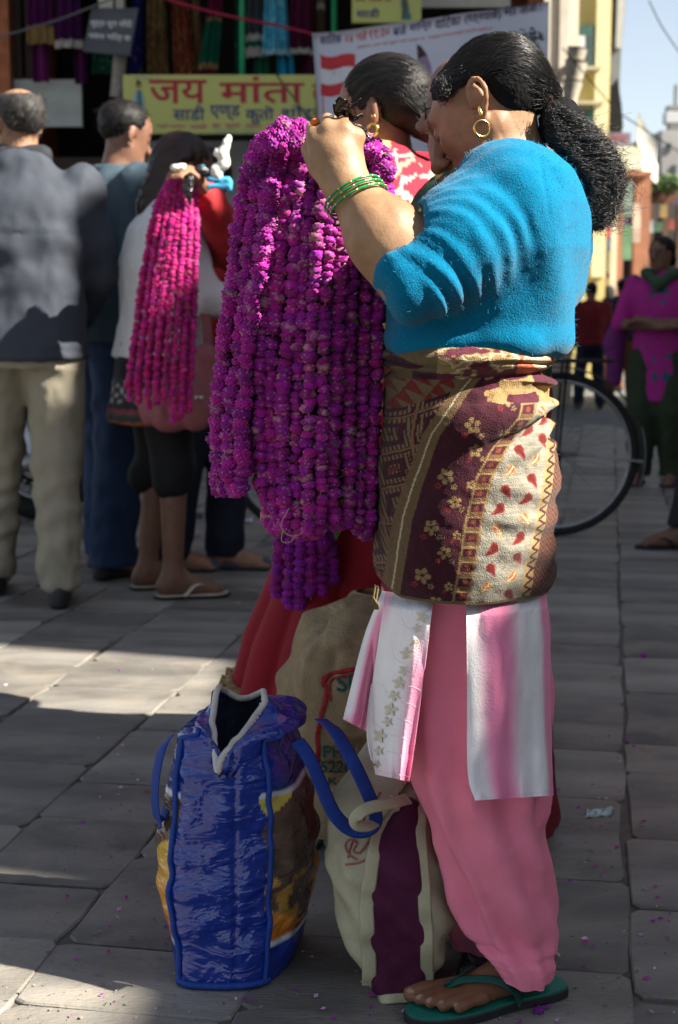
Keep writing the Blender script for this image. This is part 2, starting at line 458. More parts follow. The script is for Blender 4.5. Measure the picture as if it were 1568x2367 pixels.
# ================================================================== shop front on the far side
YF = 11.0
def bx(u0, v0, u1, v1, Y, d=.1):
    """box whose front face covers frame rectangle at depth Y"""
    a = W(u0, v0, Y); b = W(u1, v1, Y)
    return (min(a[0], b[0]), Y, min(a[2], b[2])), (max(a[0], b[0]), Y+d, max(a[2], b[2]))
M_brick = mat('orange_brick', (.30, .10, .045), .9, .3, 14, .4, 60)
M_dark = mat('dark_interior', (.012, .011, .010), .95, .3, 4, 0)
M_shutter = mat('brown_shutter', (.045, .030, .022), .8, .25, 8, .2, 60)
M_cement = mat('grey_cement', (.25, .25, .24), .9, .25, 4, .3, 70)
M_marble = mat('pale_board', (.36, .38, .36), .6, .25, 5, .1, 40)
shop = thing('shop_building', 'brick shop building with open dark front hung with saris and kurtas', 'building', (-2, YF, 0))
xl, xr = W(-260, 100, YF)[0], W(1256, 100, YF)[0]
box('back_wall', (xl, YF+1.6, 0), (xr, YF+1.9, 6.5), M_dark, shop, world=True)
lo, hi = bx(-260, 0, 27, 300, YF-.15, 1.9); box('brick_pier', (lo[0], lo[1], 0), (hi[0], hi[1], 6.5), M_brick, shop, world=True)
lo, hi = bx(1222, 0, 1254, 300, YF-.1, 1.9); box('brick_pier', (lo[0], lo[1], 0), (hi[0], hi[1], 6.5), M_brick, shop, world=True)
lo, hi = bx(28, -60, 52, 180, YF, .12); box('shutter_leaf', lo, hi, M_shutter, shop, world=True)
lo, hi = bx(53, -60, 76, 182, YF+.02, .12); box('shutter_leaf', lo, hi, M_shutter, shop, world=True)
za = W(0, -215, YF)[2]
box('shade_overhang', (xl, YF-.95, za), (xr, YF+1.6, za+.22), M_cement, shop, world=True)  # overhang above the view, added to shade the clothes and signs
box('upper_wall', (xl, YF-.3, za+.22), (xr, YF+.1, za+5), M_brick, shop, world=True)
zb = W(0, 640, YF)[2]
box('plinth', (xl, YF-.25, 0), (xr, YF+1.6, .35), M_cement, shop, world=True)
lo, hi = bx(60, 330, 290, 650, YF+.1, .2); box('counter_board', lo, (hi[0], hi[1], hi[2]-.1), M_shutter, shop, world=True)
lo, hi = bx(320, 325, 720, 660, YF+.3, .2); box('shutter_panel', lo, hi, M_cement, shop, world=True)
lo, hi = bx(32, 183, 190, 292, YF-.05, .06)
o = box('pale_notice_board', lo, hi, M_marble, None); tag(o, 'pale stained board on the shop wall behind the balding man', 'board')

# --- clothes hanging in the shop front
def cloth_mat(name, base, var=.25, vs=14, speck=None, attr=False):
    return mat(name, base, .85, var, vs, .3, 120, spec=.15, attr=attr)
def hanging(name, label, cat, bands, uc, hw0, hw1, v0, v1, Y, legs=None, tilt=0, seed=0, speck=None):
    """a garment on a hanger: pleated sheet; bands = [(t_end, rgb)], t from top to bottom"""
    r = np.random.default_rng(seed+50); ni, nj = 40, 26
    t = np.linspace(0, 1, ni)[:, None]; s = np.linspace(-1, 1, nj)[None]
    hw = hw0+(hw1-hw0)*t**.8
    u = uc+tilt*t+s*hw; v = v0+(v1-v0)*t+0*s
    mpp = MPP(100, Y)
    y = .03*np.sin(s*9+seed)+.02*np.sin(s*17+seed*2+2*t)*(.4+t)-.06*(1-s**2)
    P = np.stack(np.broadcast_arrays((u-784)*mpp, Y+y, np.vectorize(lambda q: W(0, q, Y)[2])(v)), -1)
    C = np.zeros((ni, nj, 3))
    prev = 0
    for te, c in bands:
        m = (t >= prev-1e-6) & (t <= te+1e-6); C[np.broadcast_to(m, (ni, nj))] = c; prev = te
    if speck is not None:
        q = r.random((ni, nj)) < speck[0]; C[q] = speck[1]
    th = thing(name, label, cat, (float((uc-784)*mpp), Y, float(P[..., 2].min())))
    sheet('cloth', P, cloth_mat('garment_cloth', (1, 1, 1), attr=True), th, C.reshape(-1, 3), world=True, thick=.006)
    top = W(uc, v0, Y)
    tube('hanger', [top+[-hw0*mpp, 0, 0], top+[0, 0, .05], top+[hw0*mpp, 0, 0]], .006, mat('hanger_wire', (.1, .1, .1), .4, .1), th, world=True)
    if legs:
        for k, (lu0, lu1, lv) in enumerate(legs['spans']):
            ti = np.linspace(0, 1, 14)[:, None]; si = np.linspace(0, 1, 8)[None]
            uu = lu0+(lu1-lu0)*si+0*ti+legs.get('tilt', 0)*ti; vv = v1-6+(lv-v1+6)*ti+0*si
            Q = np.stack(np.broadcast_arrays((uu-784)*mpp, Y+.05+.03*np.sin(si*7+k), np.vectorize(lambda q: W(0, q, Y)[2])(vv)), -1)
            sheet('trouser_leg', Q, cloth_mat('garment_cloth', (1, 1, 1), attr=True), th, np.tile(legs['col'], (14*8, 1)), world=True, thick=.006)
PLUM, GOLD, CREAM = (.085, .008, .075), (.30, .20, .07), (.5, .47, .42)
hanging('kurta', 'plum kurta with broad gold hem hanging left of the dark signboard', 'kurta', [(.78, PLUM), (1, GOLD)], 97, 18, 29, -90, 103, YF-.25, {'spans': [(72, 108, 186)], 'col': (.07, .005, .05)}, seed=1)
hanging('kurta', 'dark purple kurta with white hem band beside the dark signboard', 'kurta', [(.92, (.055, .008, .06)), (1, CREAM)], 160, 20, 33, -90, 112, YF-.25, {'spans': [(170, 196, 190)], 'col': (.05, .005, .045)}, seed=2)
hanging('sari', 'bright green cloth with pale stripe hanging below the dark signboard', 'cloth', [(1, (.01, .14, .075))], 235, 16, 24, 60, 172, YF+.3, seed=3, speck=(.05, CREAM))
hanging('sari', 'deep blue narrow sari hanging right of the dark signboard', 'sari', [(1, (.015, .02, .15))], 322, 10, 14, -60, 182, YF-.1, tilt=-8, seed=4, speck=(.04, GOLD))
hanging('sari', 'olive brown sari flecked with gold above the yellow sign', 'sari', [(1, (.11, .06, .022))], 362, 20, 24, -60, 182, YF-.2, seed=5, speck=(.22, (.24, .16, .06)))
hanging('sari', 'rust red sari with gold edge hanging above the yellow sign', 'sari', [(1, (.17, .028, .014))], 412, 14, 26, -60, 182, YF-.15, tilt=16, seed=6, speck=(.18, (.26, .15, .05)))
hanging('sari', 'thin brown gold sari beside the rust red one', 'sari', [(1, (.16, .09, .04))], 452, 6, 9, -60, 180, YF-.05, tilt=10, seed=7)
hanging('sari', 'green skirt cloth with cream bands and plum foot, slanting', 'skirt', [(.42, (.14, .01, .04)), (.46, GOLD), (.86, (.006, .10, .06)), (.9, GOLD), (1, (.09, .008, .03))], 510, 9, 22, -60, 182, YF-.3, tilt=-32, seed=8)
hanging('sari', 'dark green narrow shawl between the skirt and the grey kurta', 'shawl', [(1, (.015, .06, .045))], 552, 8, 8, -60, 182, YF-.1, seed=9, speck=(.06, (.02, .3, .15)))
hanging('kurta', 'slate grey kurta with two cream bands and green border', 'kurta', [(.72, (.05, .06, .075)), (.8, CREAM), (.88, (.008, .11, .06)), (1, CREAM)], 594, 19, 26, -60, 133, YF-.25, {'spans': [(588, 608, 182), (606, 622, 182)], 'col': (.008, .12, .06)}, seed=10)
hanging('kurta', 'turquoise blue sequinned kurta with trousers above the yellow sign', 'kurta', [(.94, (.05, .32, .46)), (1, (.3, .5, .56))], 636, 22, 34, -60, 128, YF-.3, {'spans': [(641, 660, 182), (664, 678, 180)], 'tilt': 3, 'col': (.01, .23, .36)}, seed=11, speck=(.12, (.35, .5, .5)))
hanging('kurta', 'wine coloured kurta with white hem next to the banner', 'kurta', [(.93, (.07, .008, .028)), (1, CREAM)], 697, 24, 28, -60, 126, YF-.25, {'spans': [(700, 724, 188)], 'col': (.06, .005, .025)}, seed=12)
hanging('sari', 'brown beige scarf hanging by the green pole', 'scarf', [(.5, (.2, .12, .06)), (.6, CREAM), (1, (.1, .06, .03))], 742, 8, 9, -60, 80, YF-.1, seed=13)
M_green = mat('green_paint', (.012, .26, .10), .5, .1, 10, .1)
for u, v1, lab in ((773, 95, 'bright green painted pole beside the banner'), (560, 185, 'thin dark green pole among the hanging clothes')):
    a, b = W(u, -120, YF-.4), W(u, v1, YF-.4)
    b[2] = 0 if u == 773 else b[2]
    V, F = tube_vf(np.linspace(a, b, 4), .02, 10)
    o = mesh_np('green_pole', V, tris(F), M_green); tag(o, lab, 'pole')
# red string across the clothes
p = [W(u, v, YF-.7) for u, v in ((380, -4), (470, 22), (560, 43), (640, 58), (720, 77), (760, 90))]
o = tube('red_string', spline(p, 40), .009, mat('red_string', (.30, .015, .05), .8)); tag(o, 'thin dark red string stretched in front of the clothes', 'string')
o = tube('grey_cable', spline([W(u, v, YF-.6) for u, v in ((-20, 90), (70, 65), (150, 40), (300, -20))], 30), .007, mat('cable_grey', (.12, .12, .12), .7)); tag(o, 'thin grey cable rising past the plum kurta', 'cable')
o = tube('bamboo_bundle', spline([W(u, v, YF-.35) for u, v in ((278, 125), (274, 180), (270, 225))], 12), .05, mat('grey_rag', (.25, .23, .2), .9, .3)); tag(o, 'grey rag hanging beneath the dark signboard', 'rag')

# --- dark signboard
M_slate = mat('slate_board', (.075, .082, .095), .7, .2, 8, .1)
M_white = mat('white_paint', (.62, .62, .60), .7, .1, 20, .1)
sb = thing('dark_signboard', 'dark grey signboard with two rows of white lettering', 'sign', tuple(W(245, 120, YF-.55)))
def quad_board(name, c, Y, d, m, parent):
    P = [W(u, v, Y) for u, v in c]
    V = np.array(P+[q+[0, d, 0] for q in P])
    return mesh_np(name, V, np.array([[0, 1, 2, 3], [7, 6, 5, 4], [0, 4, 5, 1], [1, 5, 6, 2], [2, 6, 7, 3], [3, 7, 4, 0]])[:, ::-1], m, parent, smooth_=False, world=True)
quad_board('board', [(212, 18), (320, 18), (300, 128), (192, 118)], YF-.55, .04, M_slate, sb)
def text_on(name, s, u0, v0, u1, v1, Y, m, parent, du=0, bold=True):
    """lettering in the rectangle (u0,v0)-(u1,v1), baseline sheared/raised: v given at left; du: rise at right in frame units"""
    a, b = W(u0, v1, Y), W(u1, v1+du, Y); ex = b-a; w = np.linalg.norm(ex)
    h = W(u0, v0, Y)[2]-a[2]
    return lettering(name, s, a, ex/w, (0, 0, 1), w, h, m, parent, bold)
text_on('lettering', 'शुद्ध सुन चाँदी', 210, 42, 306, 63, YF-.556, M_white, sb, 4)
text_on('lettering', 'पसल भित्र छ', 206, 72, 302, 92, YF-.556, M_white, sb, 6)
tube('cord', [W(265, 18, YF-.53), W(262, -60, YF-.53), W(262, -120, YF-.53)], .008, M_dark, sb, world=True)
o = box('white_box', *bx(228, -20, 285, 20, YF-.5, .12), mat('cream_box', (.48, .46, .38), .7)); tag(o, 'cream box fixed above the dark signboard', 'box')

# --- yellow sign
M_yel = mat('yellow_sign', (.47, .47, .14), .6, .06, 3, .05)
M_redl = mat('red_letter', (.36, .02, .035), .6, .05)
M_blul = mat('blue_letter', (.02, .035, .17), .6, .05)
M_pinkl = mat('pink_letter', (.40, .10, .16), .6, .05)
M_cyan = mat('cyan_letter', (.10, .28, .42), .6, .05)
ys = thing('yellow_shop_sign', 'long yellow shop sign with red and blue lettering', 'sign', tuple(W(505, 310, YF-.6)))
lo, hi = bx(284, 172, 760, 310, YF-.6, .06); box('board', lo, hi, M_yel, ys, .004, world=True)
lo, hi = bx(284, 309, 760, 316, YF-.62, .10); box('frame_rail', lo, hi, M_dark, ys, world=True)
YL = YF-.604
text_on('lettering', 'जय', 345, 184, 478, 238, YL, M_redl, ys)
text_on('lettering', 'मांता', 508, 176, 704, 238, YL, M_redl, ys)
text_on('lettering', 'दी', 722, 178, 758, 238, YL, M_redl, ys)
for s, a, b in (('साडी', 400, 474), ('एण्ड', 486, 556), ('कुताॆ', 568, 634), ('शोरुम', 650, 755)):
    text_on('lettering', s, a, 243, b, 286 if s == 'कुताॆ' else 278, YL, M_blul, ys)
for s, a, b in (('यहाँ राम्रा', 362, 430), ('साडी', 440, 478), ('सुट', 490, 512), ('कुर्था', 520, 556), ('लेहेंगा', 566, 606), ('सस्तो', 616, 650), ('मूल्यमा', 660, 705), ('पाइन्छ', 712, 752)):
    text_on('lettering', s, a, 285, b, 297, YL, M_pinkl, ys)
text_on('lettering', 'सम्पर्क: असन, काठमाडौं', 500, 299, 650, 307, YL, M_cyan, ys, bold=False)
text_on('lettering', 'श्री गणेशाय नमः', 312, 178, 372, 185, YL, M_cyan, ys, bold=False)
def sari_figure(u, v0, v1, Y, parent, c1, c2):
    """small printed figure of a woman in a draped sari: flat print on the board"""
    def pr(n, pts, m, k): 
        P = np.array([W(a, b, Y-.001*k) for a, b in pts]); mesh_np(n, P, [tuple(range(len(P)))[::-1]], m, parent, smooth_=False, world=True)
    h = v1-v0; q = lambda pts: [(u+a*h, v0+b*h) for a, b in pts]
    pr('print', q([(-.06, .22), (.06, .20), (.12, .45), (.17, .75), (.24, .97), (.1, 1), (-.1, .99), (-.08, .7), (-.12, .45)]), c1, 1)
    pr('print', q([(-.02, .2), (.05, .2), (.09, .5), (.02, .9), (-.06, .95), (-.03, .5)]), c2, 2)
    pr('print', q([(.04*math.cos(t)-.0, .1+.065*math.sin(t)) for t in np.linspace(0, 6.2, 12)]), mat('print_skin', (.28, .15, .09), .6), 3)
    pr('print', q([(-.05, .12), (-.045, .03), (0, .0), (.045, .03), (.05, .12), (.02, .06), (-.02, .06)]), M_dark, 4)
sari_figure(320, 185, 300, YL, ys, mat('print_grey', (.33, .33, .38), .6), mat('print_teal', (.02, .17, .15), .6))
y2 = thing('small_yellow_sign', 'small yellow sign partly above the white banner', 'sign', tuple(W(885, 50, YF-.6)))
lo, hi = bx(814, -70, 974, 52, YF-.6, .05); box('board', lo, hi, M_yel, y2, .004, world=True)
text_on('lettering', 'साडी', 824, 18, 878, 40, YL, M_blul, y2)
text_on('lettering', 'जय मांता दी', 820, -10, 905, 4, YL, M_redl, y2)
sari_figure(935, -25, 45, YL, y2, mat('print_teal', (.02, .17, .15), .6), mat('print_brown', (.12, .06, .04), .6))
lo, hi = bx(945, -140, 1180, 16, YF-.2, .05); o = box('cream_awning', lo, hi, mat('cream_board', (.5, .47, .4), .7)); tag(o, 'pale cream awning on the shop wall above the banner', 'awning')
# leaning light frame (ladder) behind the crowd
ld = thing('step_ladder', 'pale metal step ladder standing behind the girl in white', 'ladder', tuple(G(300, 950)*[1, 0, 1]+[0, 9.5, 0]))
M_alu = mat('aluminium', (.5, .52, .52), .4, .1, metal=.6)
for du in (0, 26):
    a = W(285+du, 318, 9.5); b = a+np.array([.34, .05, -a[2]+.0]); tube('rail', [a, b], .018, M_alu, ld, world=True)
for k in range(5):
    a = W(285, 318, 9.5); f = .08+.2*k; p0 = a+np.array([.34, .05, -a[2]])*f; tube('rung', [p0, p0+[.062, 0, 0]], .012, M_alu, ld, world=True)

# ================================================================== white banner on poles
YB = 7.2
M_ban = mat('banner_vinyl', (.50, .52, .60), .55, .04, 3, .05, bump2=.1, b2scale=4)
bn = thing('white_banner', 'large white printed banner with flag and tree held above the crowd', 'banner', tuple(G(995, 0+1000)*[1, 0, 0]+[0, YB, 0]))
bc = [(722, 76), (1270, 2), (1258, 560), (758, 560)]
ni, nj = 24, 40
B = np.zeros((ni, nj, 3))
def ban(s, t, off=0.0):
    a = W(*bc[0], YB); b = W(*bc[1], YB-.12); c = W(*bc[2], YB-.12); d = W(*bc[3], YB)
    a, b, c, d = a, b, c, d
    p = (a*(1-s)+b*s)*(1-t)+(d*(1-s)+c*s)*t
    p = p+np.array([0, .02*math.sin(s*8+t*3)+.012*math.sin(s*17-t*5)-off, -.008*math.sin(math.pi*s)*(1-t)])
    return p
for i in range(ni):
    for j in range(nj): B[i, j] = ban(j/(nj-1), i/(ni-1))
sheet('banner_sheet', B, M_ban, bn, world=True, thick=-.004)
def ban_uv(u, v):
    # frame position -> banner (s,t), by a few fixed-point steps on the flat quad
    s = (u-735)/(1264-735); t = 0
    for _ in range(6):
        tv = bc[0][1]+(bc[1][1]-bc[0][1])*s; bv = 560; t = (v-tv)/(bv-tv)
        lu = bc[0][0]+(bc[3][0]-bc[0][0])*t; ru = bc[1][0]+(bc[2][0]-bc[1][0])*t; s = (u-lu)/(ru-lu)
    return s, t
def ban_text(s, u0, v0, u1, v1, h, m, bold=True):
    V, F = text_vf(s, 1.0, bold); mn, mx = V.min(0), V.max(0); sp = mx-mn
    P = []
    g = 0
    for q in V:
        a = (q[0]-mn[0])/sp[0]; b = (q[1]-mn[1])/sp[1]
        u = u0+(u1-u0)*a; v = v0+(v1-v0)*a-h*b
        P.append(ban(*ban_uv(u, v), off=.006+.0006*(int(a*40) % 3)))
    mesh_np('lettering', P, F, m, bn, smooth_=False, world=True)
M_pur = mat('purple_letter', (.045, .02, .09), .6); M_ora = mat('orange_letter', (.48, .06, .03), .6)
ban_text('काितॆक', 740, 102, 791, 95, 26, M_pur); ban_text('२४ गते', 798, 95, 850, 88, 24, M_ora); ban_text('११:३०', 856, 88, 903, 81, 22, M_ora)
ban_text('बजे', 911, 80, 942, 75, 26, M_pur); ban_text('शािन्त', 950, 74, 1000, 66, 28, M_pur); ban_text('वािटका', 1008, 64, 1066, 56, 28, M_pur)
ban_text('(रत्नपाकॆ)', 1076, 56, 1160, 44, 28, M_pur); ban_text('मा', 1168, 34, 1196, 30, 22, M_pur); ban_text('जाऔ !', 1204, 30, 1252, 22, 24, M_pur)
ban_text('सबैजना एक भई जुटौं नयाँ यात्रा मा', 826, 110, 985, 88, 9, M_ora, False); ban_text('सम्पूर्ण महानुभावहरूमा हार्दिक अनुरोध छ', 993, 87, 1140, 66, 9, M_ora, False)
def ban_poly(name, pts, m, off=.005):
    P = [ban(*ban_uv(u, v), off=off) for u, v in pts]; mesh_np(name, P, [tuple(range(len(P)))[::-1]], m, bn, smooth_=False, world=True)
M_flag = mat('flag_red', (.5, .03, .04), .6); M_fw = mat('flag_white', (.6, .6, .62), .6)
def flagband(v0, v1, m, off):
    us = np.linspace(742, 823, 14); wv = lambda u: 4*np.sin((u-742)/81*6.0)-4*(u-742)/81
    ban_poly('flag_print', [(u, v0+wv(u)) for u in us]+[(u, v1+wv(u)) for u in us[::-1]], m, off)
flagband(125, 155, M_flag, .005); flagband(155, 190, M_fw, .005); flagband(190, 217, M_flag, .005)
ban_poly('flag_staff', [(741, 122), (744, 122), (750, 262), (747, 262)], M_flag, .0055)
for a, b in ((773, 165), (788, 162), (778, 175)): ban_poly('flag_star', [(a+(3.4 if k % 2 == 0 else 1.5)*math.sin(k*math.pi/5), b-(3.4 if k % 2 == 0 else 1.5)*math.cos(k*math.pi/5)) for k in range(10)], M_flag, .006)
M_tr = mat('print_tree', (.035, .06, .06), .6)
r_ = np.random.default_rng(5)
k = 0
for q in range(150):
    a = r_.uniform(0, 6.28); rr = r_.uniform(0, 1)**.6; u = 1216+44*rr*math.cos(a); v = 102+44*rr*math.sin(a)*(1 if math.sin(a) < 0 else .9)
    s = r_.uniform(2.2, 5); k += 1
    ban_poly('tree_print', [(u+s*math.cos(t)*r_.uniform(.7, 1.1), v+s*.8*math.sin(t)) for t in np.linspace(0, 5.6, 7)], M_tr, .004+.00006*k)
ban_poly('tree_print', [(1212, 110), (1219, 110), (1221, 190), (1210, 190)], M_tr, .0035)
ban_poly('cap_print', [(966, 98), (975, 101), (990, 122), (968, 133)], mat('print_maroon', (.06, .02, .025), .6)); ban_poly('figure_print', [(968, 133), (990, 122), (1000, 150), (1000, 190), (972, 190)], mat('print_mauve', (.25, .18, .27), .6))
for u, lab in ((735, 0), (1262, 0)):
    a = W(u, 150 if u < 900 else 60, YB+.03); b = a.copy(); b[2] = 0; tube('pole', [a, b], .014, mat('bamboo', (.3, .2, .09), .6), bn, world=True)

# ================================================================== buildings along the street on the right
def wbox(name, u0, v0, u1, v1, Y, d, m, parent, zbot=None, bev=0):
    lo, hi = bx(u0, v0, u1, v1, Y, d)
    lo = (lo[0], lo[1], lo[2] if zbot is None else zbot)
    return box(name, lo, hi, m, parent, bev, world=True)
M_cream = mat('cream_stucco', (.62, .55, .42), .85, .12, 3, .2, 40)
M_creamd = mat('cream_trim', (.66, .60, .50), .8, .12, 4, .2, 40)
M_yelb = mat('yellow_stucco', (.50, .42, .17), .85, .14, 2, .2, 40)
M_greyb = mat('grey_concrete', (.16, .165, .16), .9, .3, 1.5, .3, 30, stretch=(1, 1, .25))
M_pane = mat('window_pane', (.05, .075, .07), .12, .2, 3, 0, spec=.6)
M_redw = mat('rust_frame', (.18, .06, .04), .7)
cb = thing('cream_building', 'ornate cream stucco building behind the right end of the banner', 'building', tuple(W(1298, 663, 16)*[1, 1, 0]))
wbox('wall', 1150, -220, 1325, 700, 16, 3, M_cream, cb, 0)
for i, (u0, u1, v0, v1) in enumerate(((1272, 1300, -60, 200), (1306, 1322, -40, 150))):
    w = wbox('window', u0, v0, u1, v1, 15.93, .06, M_creamd, cb); wbox('pane', u0+5, v0+20, u1-8, v1-12, 15.9, .03, mat('pale_pane', (.42, .40, .36), .4), w)
    wbox('sill', u0-3, v1, u1+3, v1+7, 15.8, .2, M_creamd, w)
wbox('pilaster', 1262, -220, 1271, 230, 15.85, .15, M_creamd, cb); wbox('pilaster', 1300, -220, 1307, 230, 15.85, .15, M_creamd, cb)
def bracket(u, v, s):
    P = []
    for k in range(7): P.append(W(u+s*(.5-.09*k)*1.0, v+k*s*.55, 15.7))
    V, F = tube_vf(spline(P, 16), np.linspace(s*.004, s*.0015, 16), 7); mesh_np('carved_bracket', V, tris(F), mat('carved_stone', (.40, .36, .29), .9, .3, 10), cb, world=True)
for u, v, s in ((1322, 110, 26), (1318, 140, 30), (1312, 185, 26), (1325, 150, 20)): bracket(u, v, s)
yb = thing('yellow_building', 'yellow stucco building with open casement window', 'building', tuple(W(1358, 663, 20)*[1, 1, 0]))
wbox('wall', 1230, -260, 1398, 700, 20, 4, M_yelb, yb, 0)
wbox('corner_strip', 1386, -260, 1397, 640, 19.93, .1, mat('pale_yellow', (.62, .55, .33), .8), yb)
for v0, v1 in ((58, 152), (250, 345), (-160, -60)):
    w = wbox('window', 1322, v0, 1372, v1, 19.94, .05, mat('green_frame', (.04, .10, .085), .6), yb)
    wbox('pane', 1326, v0+24, 1368, v1-4, 19.92, .03, M_pane, w)
    c = wbox('casement', 1334, v0+24, 1352, v0+66, 19.75, .03, mat('white_frame', (.6, .58, .55), .6), w)
    wbox('ledge', 1316, v1, 1390, v1+8, 19.8, .2, mat('grey_ledge', (.4, .36, .25), .8), yb)
wbox('band', 1300, 232, 1396, 240, 19.88, .12, mat('grey_ledge', (.4, .36, .25), .8), yb)
gb = thing('grey_building', 'tall dark grey concrete building rising against the sky', 'building', tuple(W(1420, 663, 26)*[1, 1, 0]))
def slanted(name, pts, Y, d, m, parent):
    P = [W(u, v, Y) for u, v in pts]; n = len(P)
    V = np.array(P+[q+[0, d, 0] for q in P]); F = [tuple(range(n))[::-1], tuple(range(n, 2*n))]+[(i, (i+1) % n, n+(i+1) % n, n+i) for i in range(n)]
    return mesh_np(name, V, F, m, parent, smooth_=False, world=True)
slanted('wall', [(1396, -240), (1470, -240), (1447, 0), (1436, 120), (1432, 215), (1440, 300), (1428, 330), (1432, 700), (1396, 700)], 26, 4, M_greyb, gb)
slanted('edge_strip', [(1432, -200), (1466, -200), (1446, 0), (1436, 110), (1424, 110), (1428, 0)], 25.9, .1, mat('pale_concrete', (.42, .41, .37), .8), gb)
slanted('dark_sheet', [(1402, 215), (1428, 180), (1437, 240), (1441, 292), (1430, 322), (1408, 318), (1402, 300)], 25.8, .1, M_dark, gb)
for k in range(7):
    v = -180+k*70
    w = wbox('window', 1401, v, 1413, v+44, 25.93, .07, mat('steel_frame', (.09, .10, .12), .5), gb); wbox('pane', 1403, v+4, 1411, v+40, 25.91, .03, M_pane, w)
# balcony house
ob = thing('balcony_house', 'low house with white balcony and orange columns down the street', 'building', tuple(W(1450, 663, 24)*[1, 1, 0]))
M_orange = mat('orange_stucco', (.30, .135, .085), .85, .2, 4)
wbox('wall', 1300, 400, 1400, 700, 24.4, 2, mat('dull_poster_wall', (.10, .11, .13), .8, .5, 2.5), ob, 0)
wbox('soffit', 1380, 395, 1508, 405, 23.0, 3.4, M_orange, ob)
slanted('balcony', [(1390, 338), (1476, 338), (1476, 392), (1390, 388)], 23, 2, mat('white_stucco', (.55, .53, .46), .85, .15, 4), ob)
def sidequad(name, pts, m, parent):
    P = [W(u, v, Y) for u, v, Y in pts]; V = np.array(P+[q+[.06, 0, 0] for q in P])
    mesh_np(name, V, [(0, 1, 2, 3), (7, 6, 5, 4), (0, 4, 5, 1), (1, 5, 6, 2), (2, 6, 7, 3), (3, 7, 4, 0)], m, parent, smooth_=False, world=True)
sidequad('balcony_side', [(1476, 336, 23), (1514, 380, 31), (1512, 424, 31), (1476, 392, 23)], mat('white_stucco', (.55, .53, .46), .85), ob)
for k in range(7):
    f = k/6; a = W(1476+38*f, 336+44*f, 23+8*f); tube('railing_post', [a, a+[0, 0, .45]], .02, mat('pale_rail', (.6, .58, .5), .7), ob, world=True)
wbox('name_board', 1400, 306, 1458, 338, 23.2, .1, mat('grey_purple_board', (.13, .12, .17), .7), ob)
text_on('lettering', 'पसल', 1408, 312, 1450, 326, 23.19, mat('dull_red_letter', (.25, .05, .06), .7), ob)
for u in (1428, 1470, 1488): wbox('column', u, 400, u+11, 660, 23.4, .25, M_orange, ob, 0)
wbox('cream_post', 1416, 430, 1423, 700, 23.3, .2, M_cream, ob, 0)
for u0, v0, u1, v1, c, lab in ((1385, 470, 1412, 580, (.10, .12, .20), 'blue'), (1368, 500, 1384, 600, (.2, .22, .24), 'grey'), (1440, 420, 1462, 500, (.15, .20, .19), 'green'), (1465, 470, 1480, 560, (.45, .35, .32), 'pale'), (1440, 520, 1460, 600, (.10, .19, .12), 'bright green'), (1394, 520, 1410, 548, (.40, .05, .05), 'red')):
    o = box('poster', *bx(u0, v0, u1, v1, 22.6 if lab != 'red' else 22.5, .04), mat('poster_'+lab, c, .7, .4, 4)); tag(o, f'{lab} poster panel on the market front beyond the bicycle', 'poster')
# far roofs
def far_building(label, pts, Y, m, wins=()):
    t = thing('far_building', label, 'building', tuple(W(np.mean([p[0] for p in pts]), 663, Y)*[1, 1, 0]), group='far roofs at the end of the street')
    slanted('wall', pts, Y, 5, m, t)
    for u0, v0, u1, v1 in wins: wbox('window', u0, v0, u1, v1, Y-.05, .05, M_pane, t)
far_building('far grey house with water tank at the right edge', [(1530, 300), (1600, 300), (1600, 700), (1530, 700)], 46, mat('far_grey', (.28, .27, .26), .9, .25, .6), [(1545, 330, 1552, 350), (1556, 380, 1564, 400)])
far_building('far dull brown house with long flat roof, right of the balcony', [(1462, 345), (1478, 322), (1545, 325), (1640, 332), (1640, 700), (1462, 700)], 50, mat('far_brown', (.20, .18, .165), .9, .3, .5), [(1490, 360, 1498, 378), (1510, 360, 1518, 378), (1528, 360, 1536, 378)])
wt = thing('water_tank', 'pale water tank on a stand above the far roofs', 'tank', tuple(W(1555, 300, 46)))
wbox('tank', 1541, 255, 1580, 285, 46.2, .5, mat('tank_white', (.45, .45, .45), .7), wt, bev=.04); wbox('lid', 1546, 243, 1580, 254, 46.2, .5, mat('tank_grey', (.2, .2, .2), .7), wt); wbox('mast', 1560, 195, 1566, 243, 46.4, .1, M_greyb, wt); wbox('stand', 1548, 285, 1575, 302, 46.2, .4, M_greyb, wt)
far_building('red brick low roof with greenery at far right', [(1500, 430), (1640, 430), (1640, 700), (1500, 700)], 38, mat('far_brick', (.17, .075, .05), .9, .3, 1), [(1530, 470, 1545, 500)])
def leaf_clump(name, label, c, rad, n, Y, seed):
    r = np.random.default_rng(seed); V = []; F = []
    for i in range(n):
        d = r.normal(size=3); d /= np.linalg.norm(d); p = c+d*rad*r.uniform(.3, 1)**.6
        a = r.normal(size=3); a /= np.linalg.norm(a); b = np.cross(a, d); s = .09*r.uniform(.6, 1.4)
        k = len(V); V += [p-a*s, p+b*s*.5, p+a*s, p-b*s*.5]; F.append((k, k+1, k+2, k+3))
    t = thing(name, label, 'plant', tuple(c-[0, 0, rad[2]]))
    tube('stem', [c-[0, 0, rad[2]], c], .03, M_wood, t, world=True)
    mesh_np('foliage', V, np.array(F), mat('roof_leaves', (.07, .12, .03), .6, .4, 6), t, world=True, smooth_=False)
leaf_clump('roof_plant', 'green bushes growing along the far brick roof', W(1515, 424, 37.8), np.array([.9, .4, .28]), 260, 37, 3)
leaf_clump('roof_plant', 'small green bush at the far right roof edge', W(1558, 424, 37.6), np.array([.5, .4, .25]), 160, 37, 4)
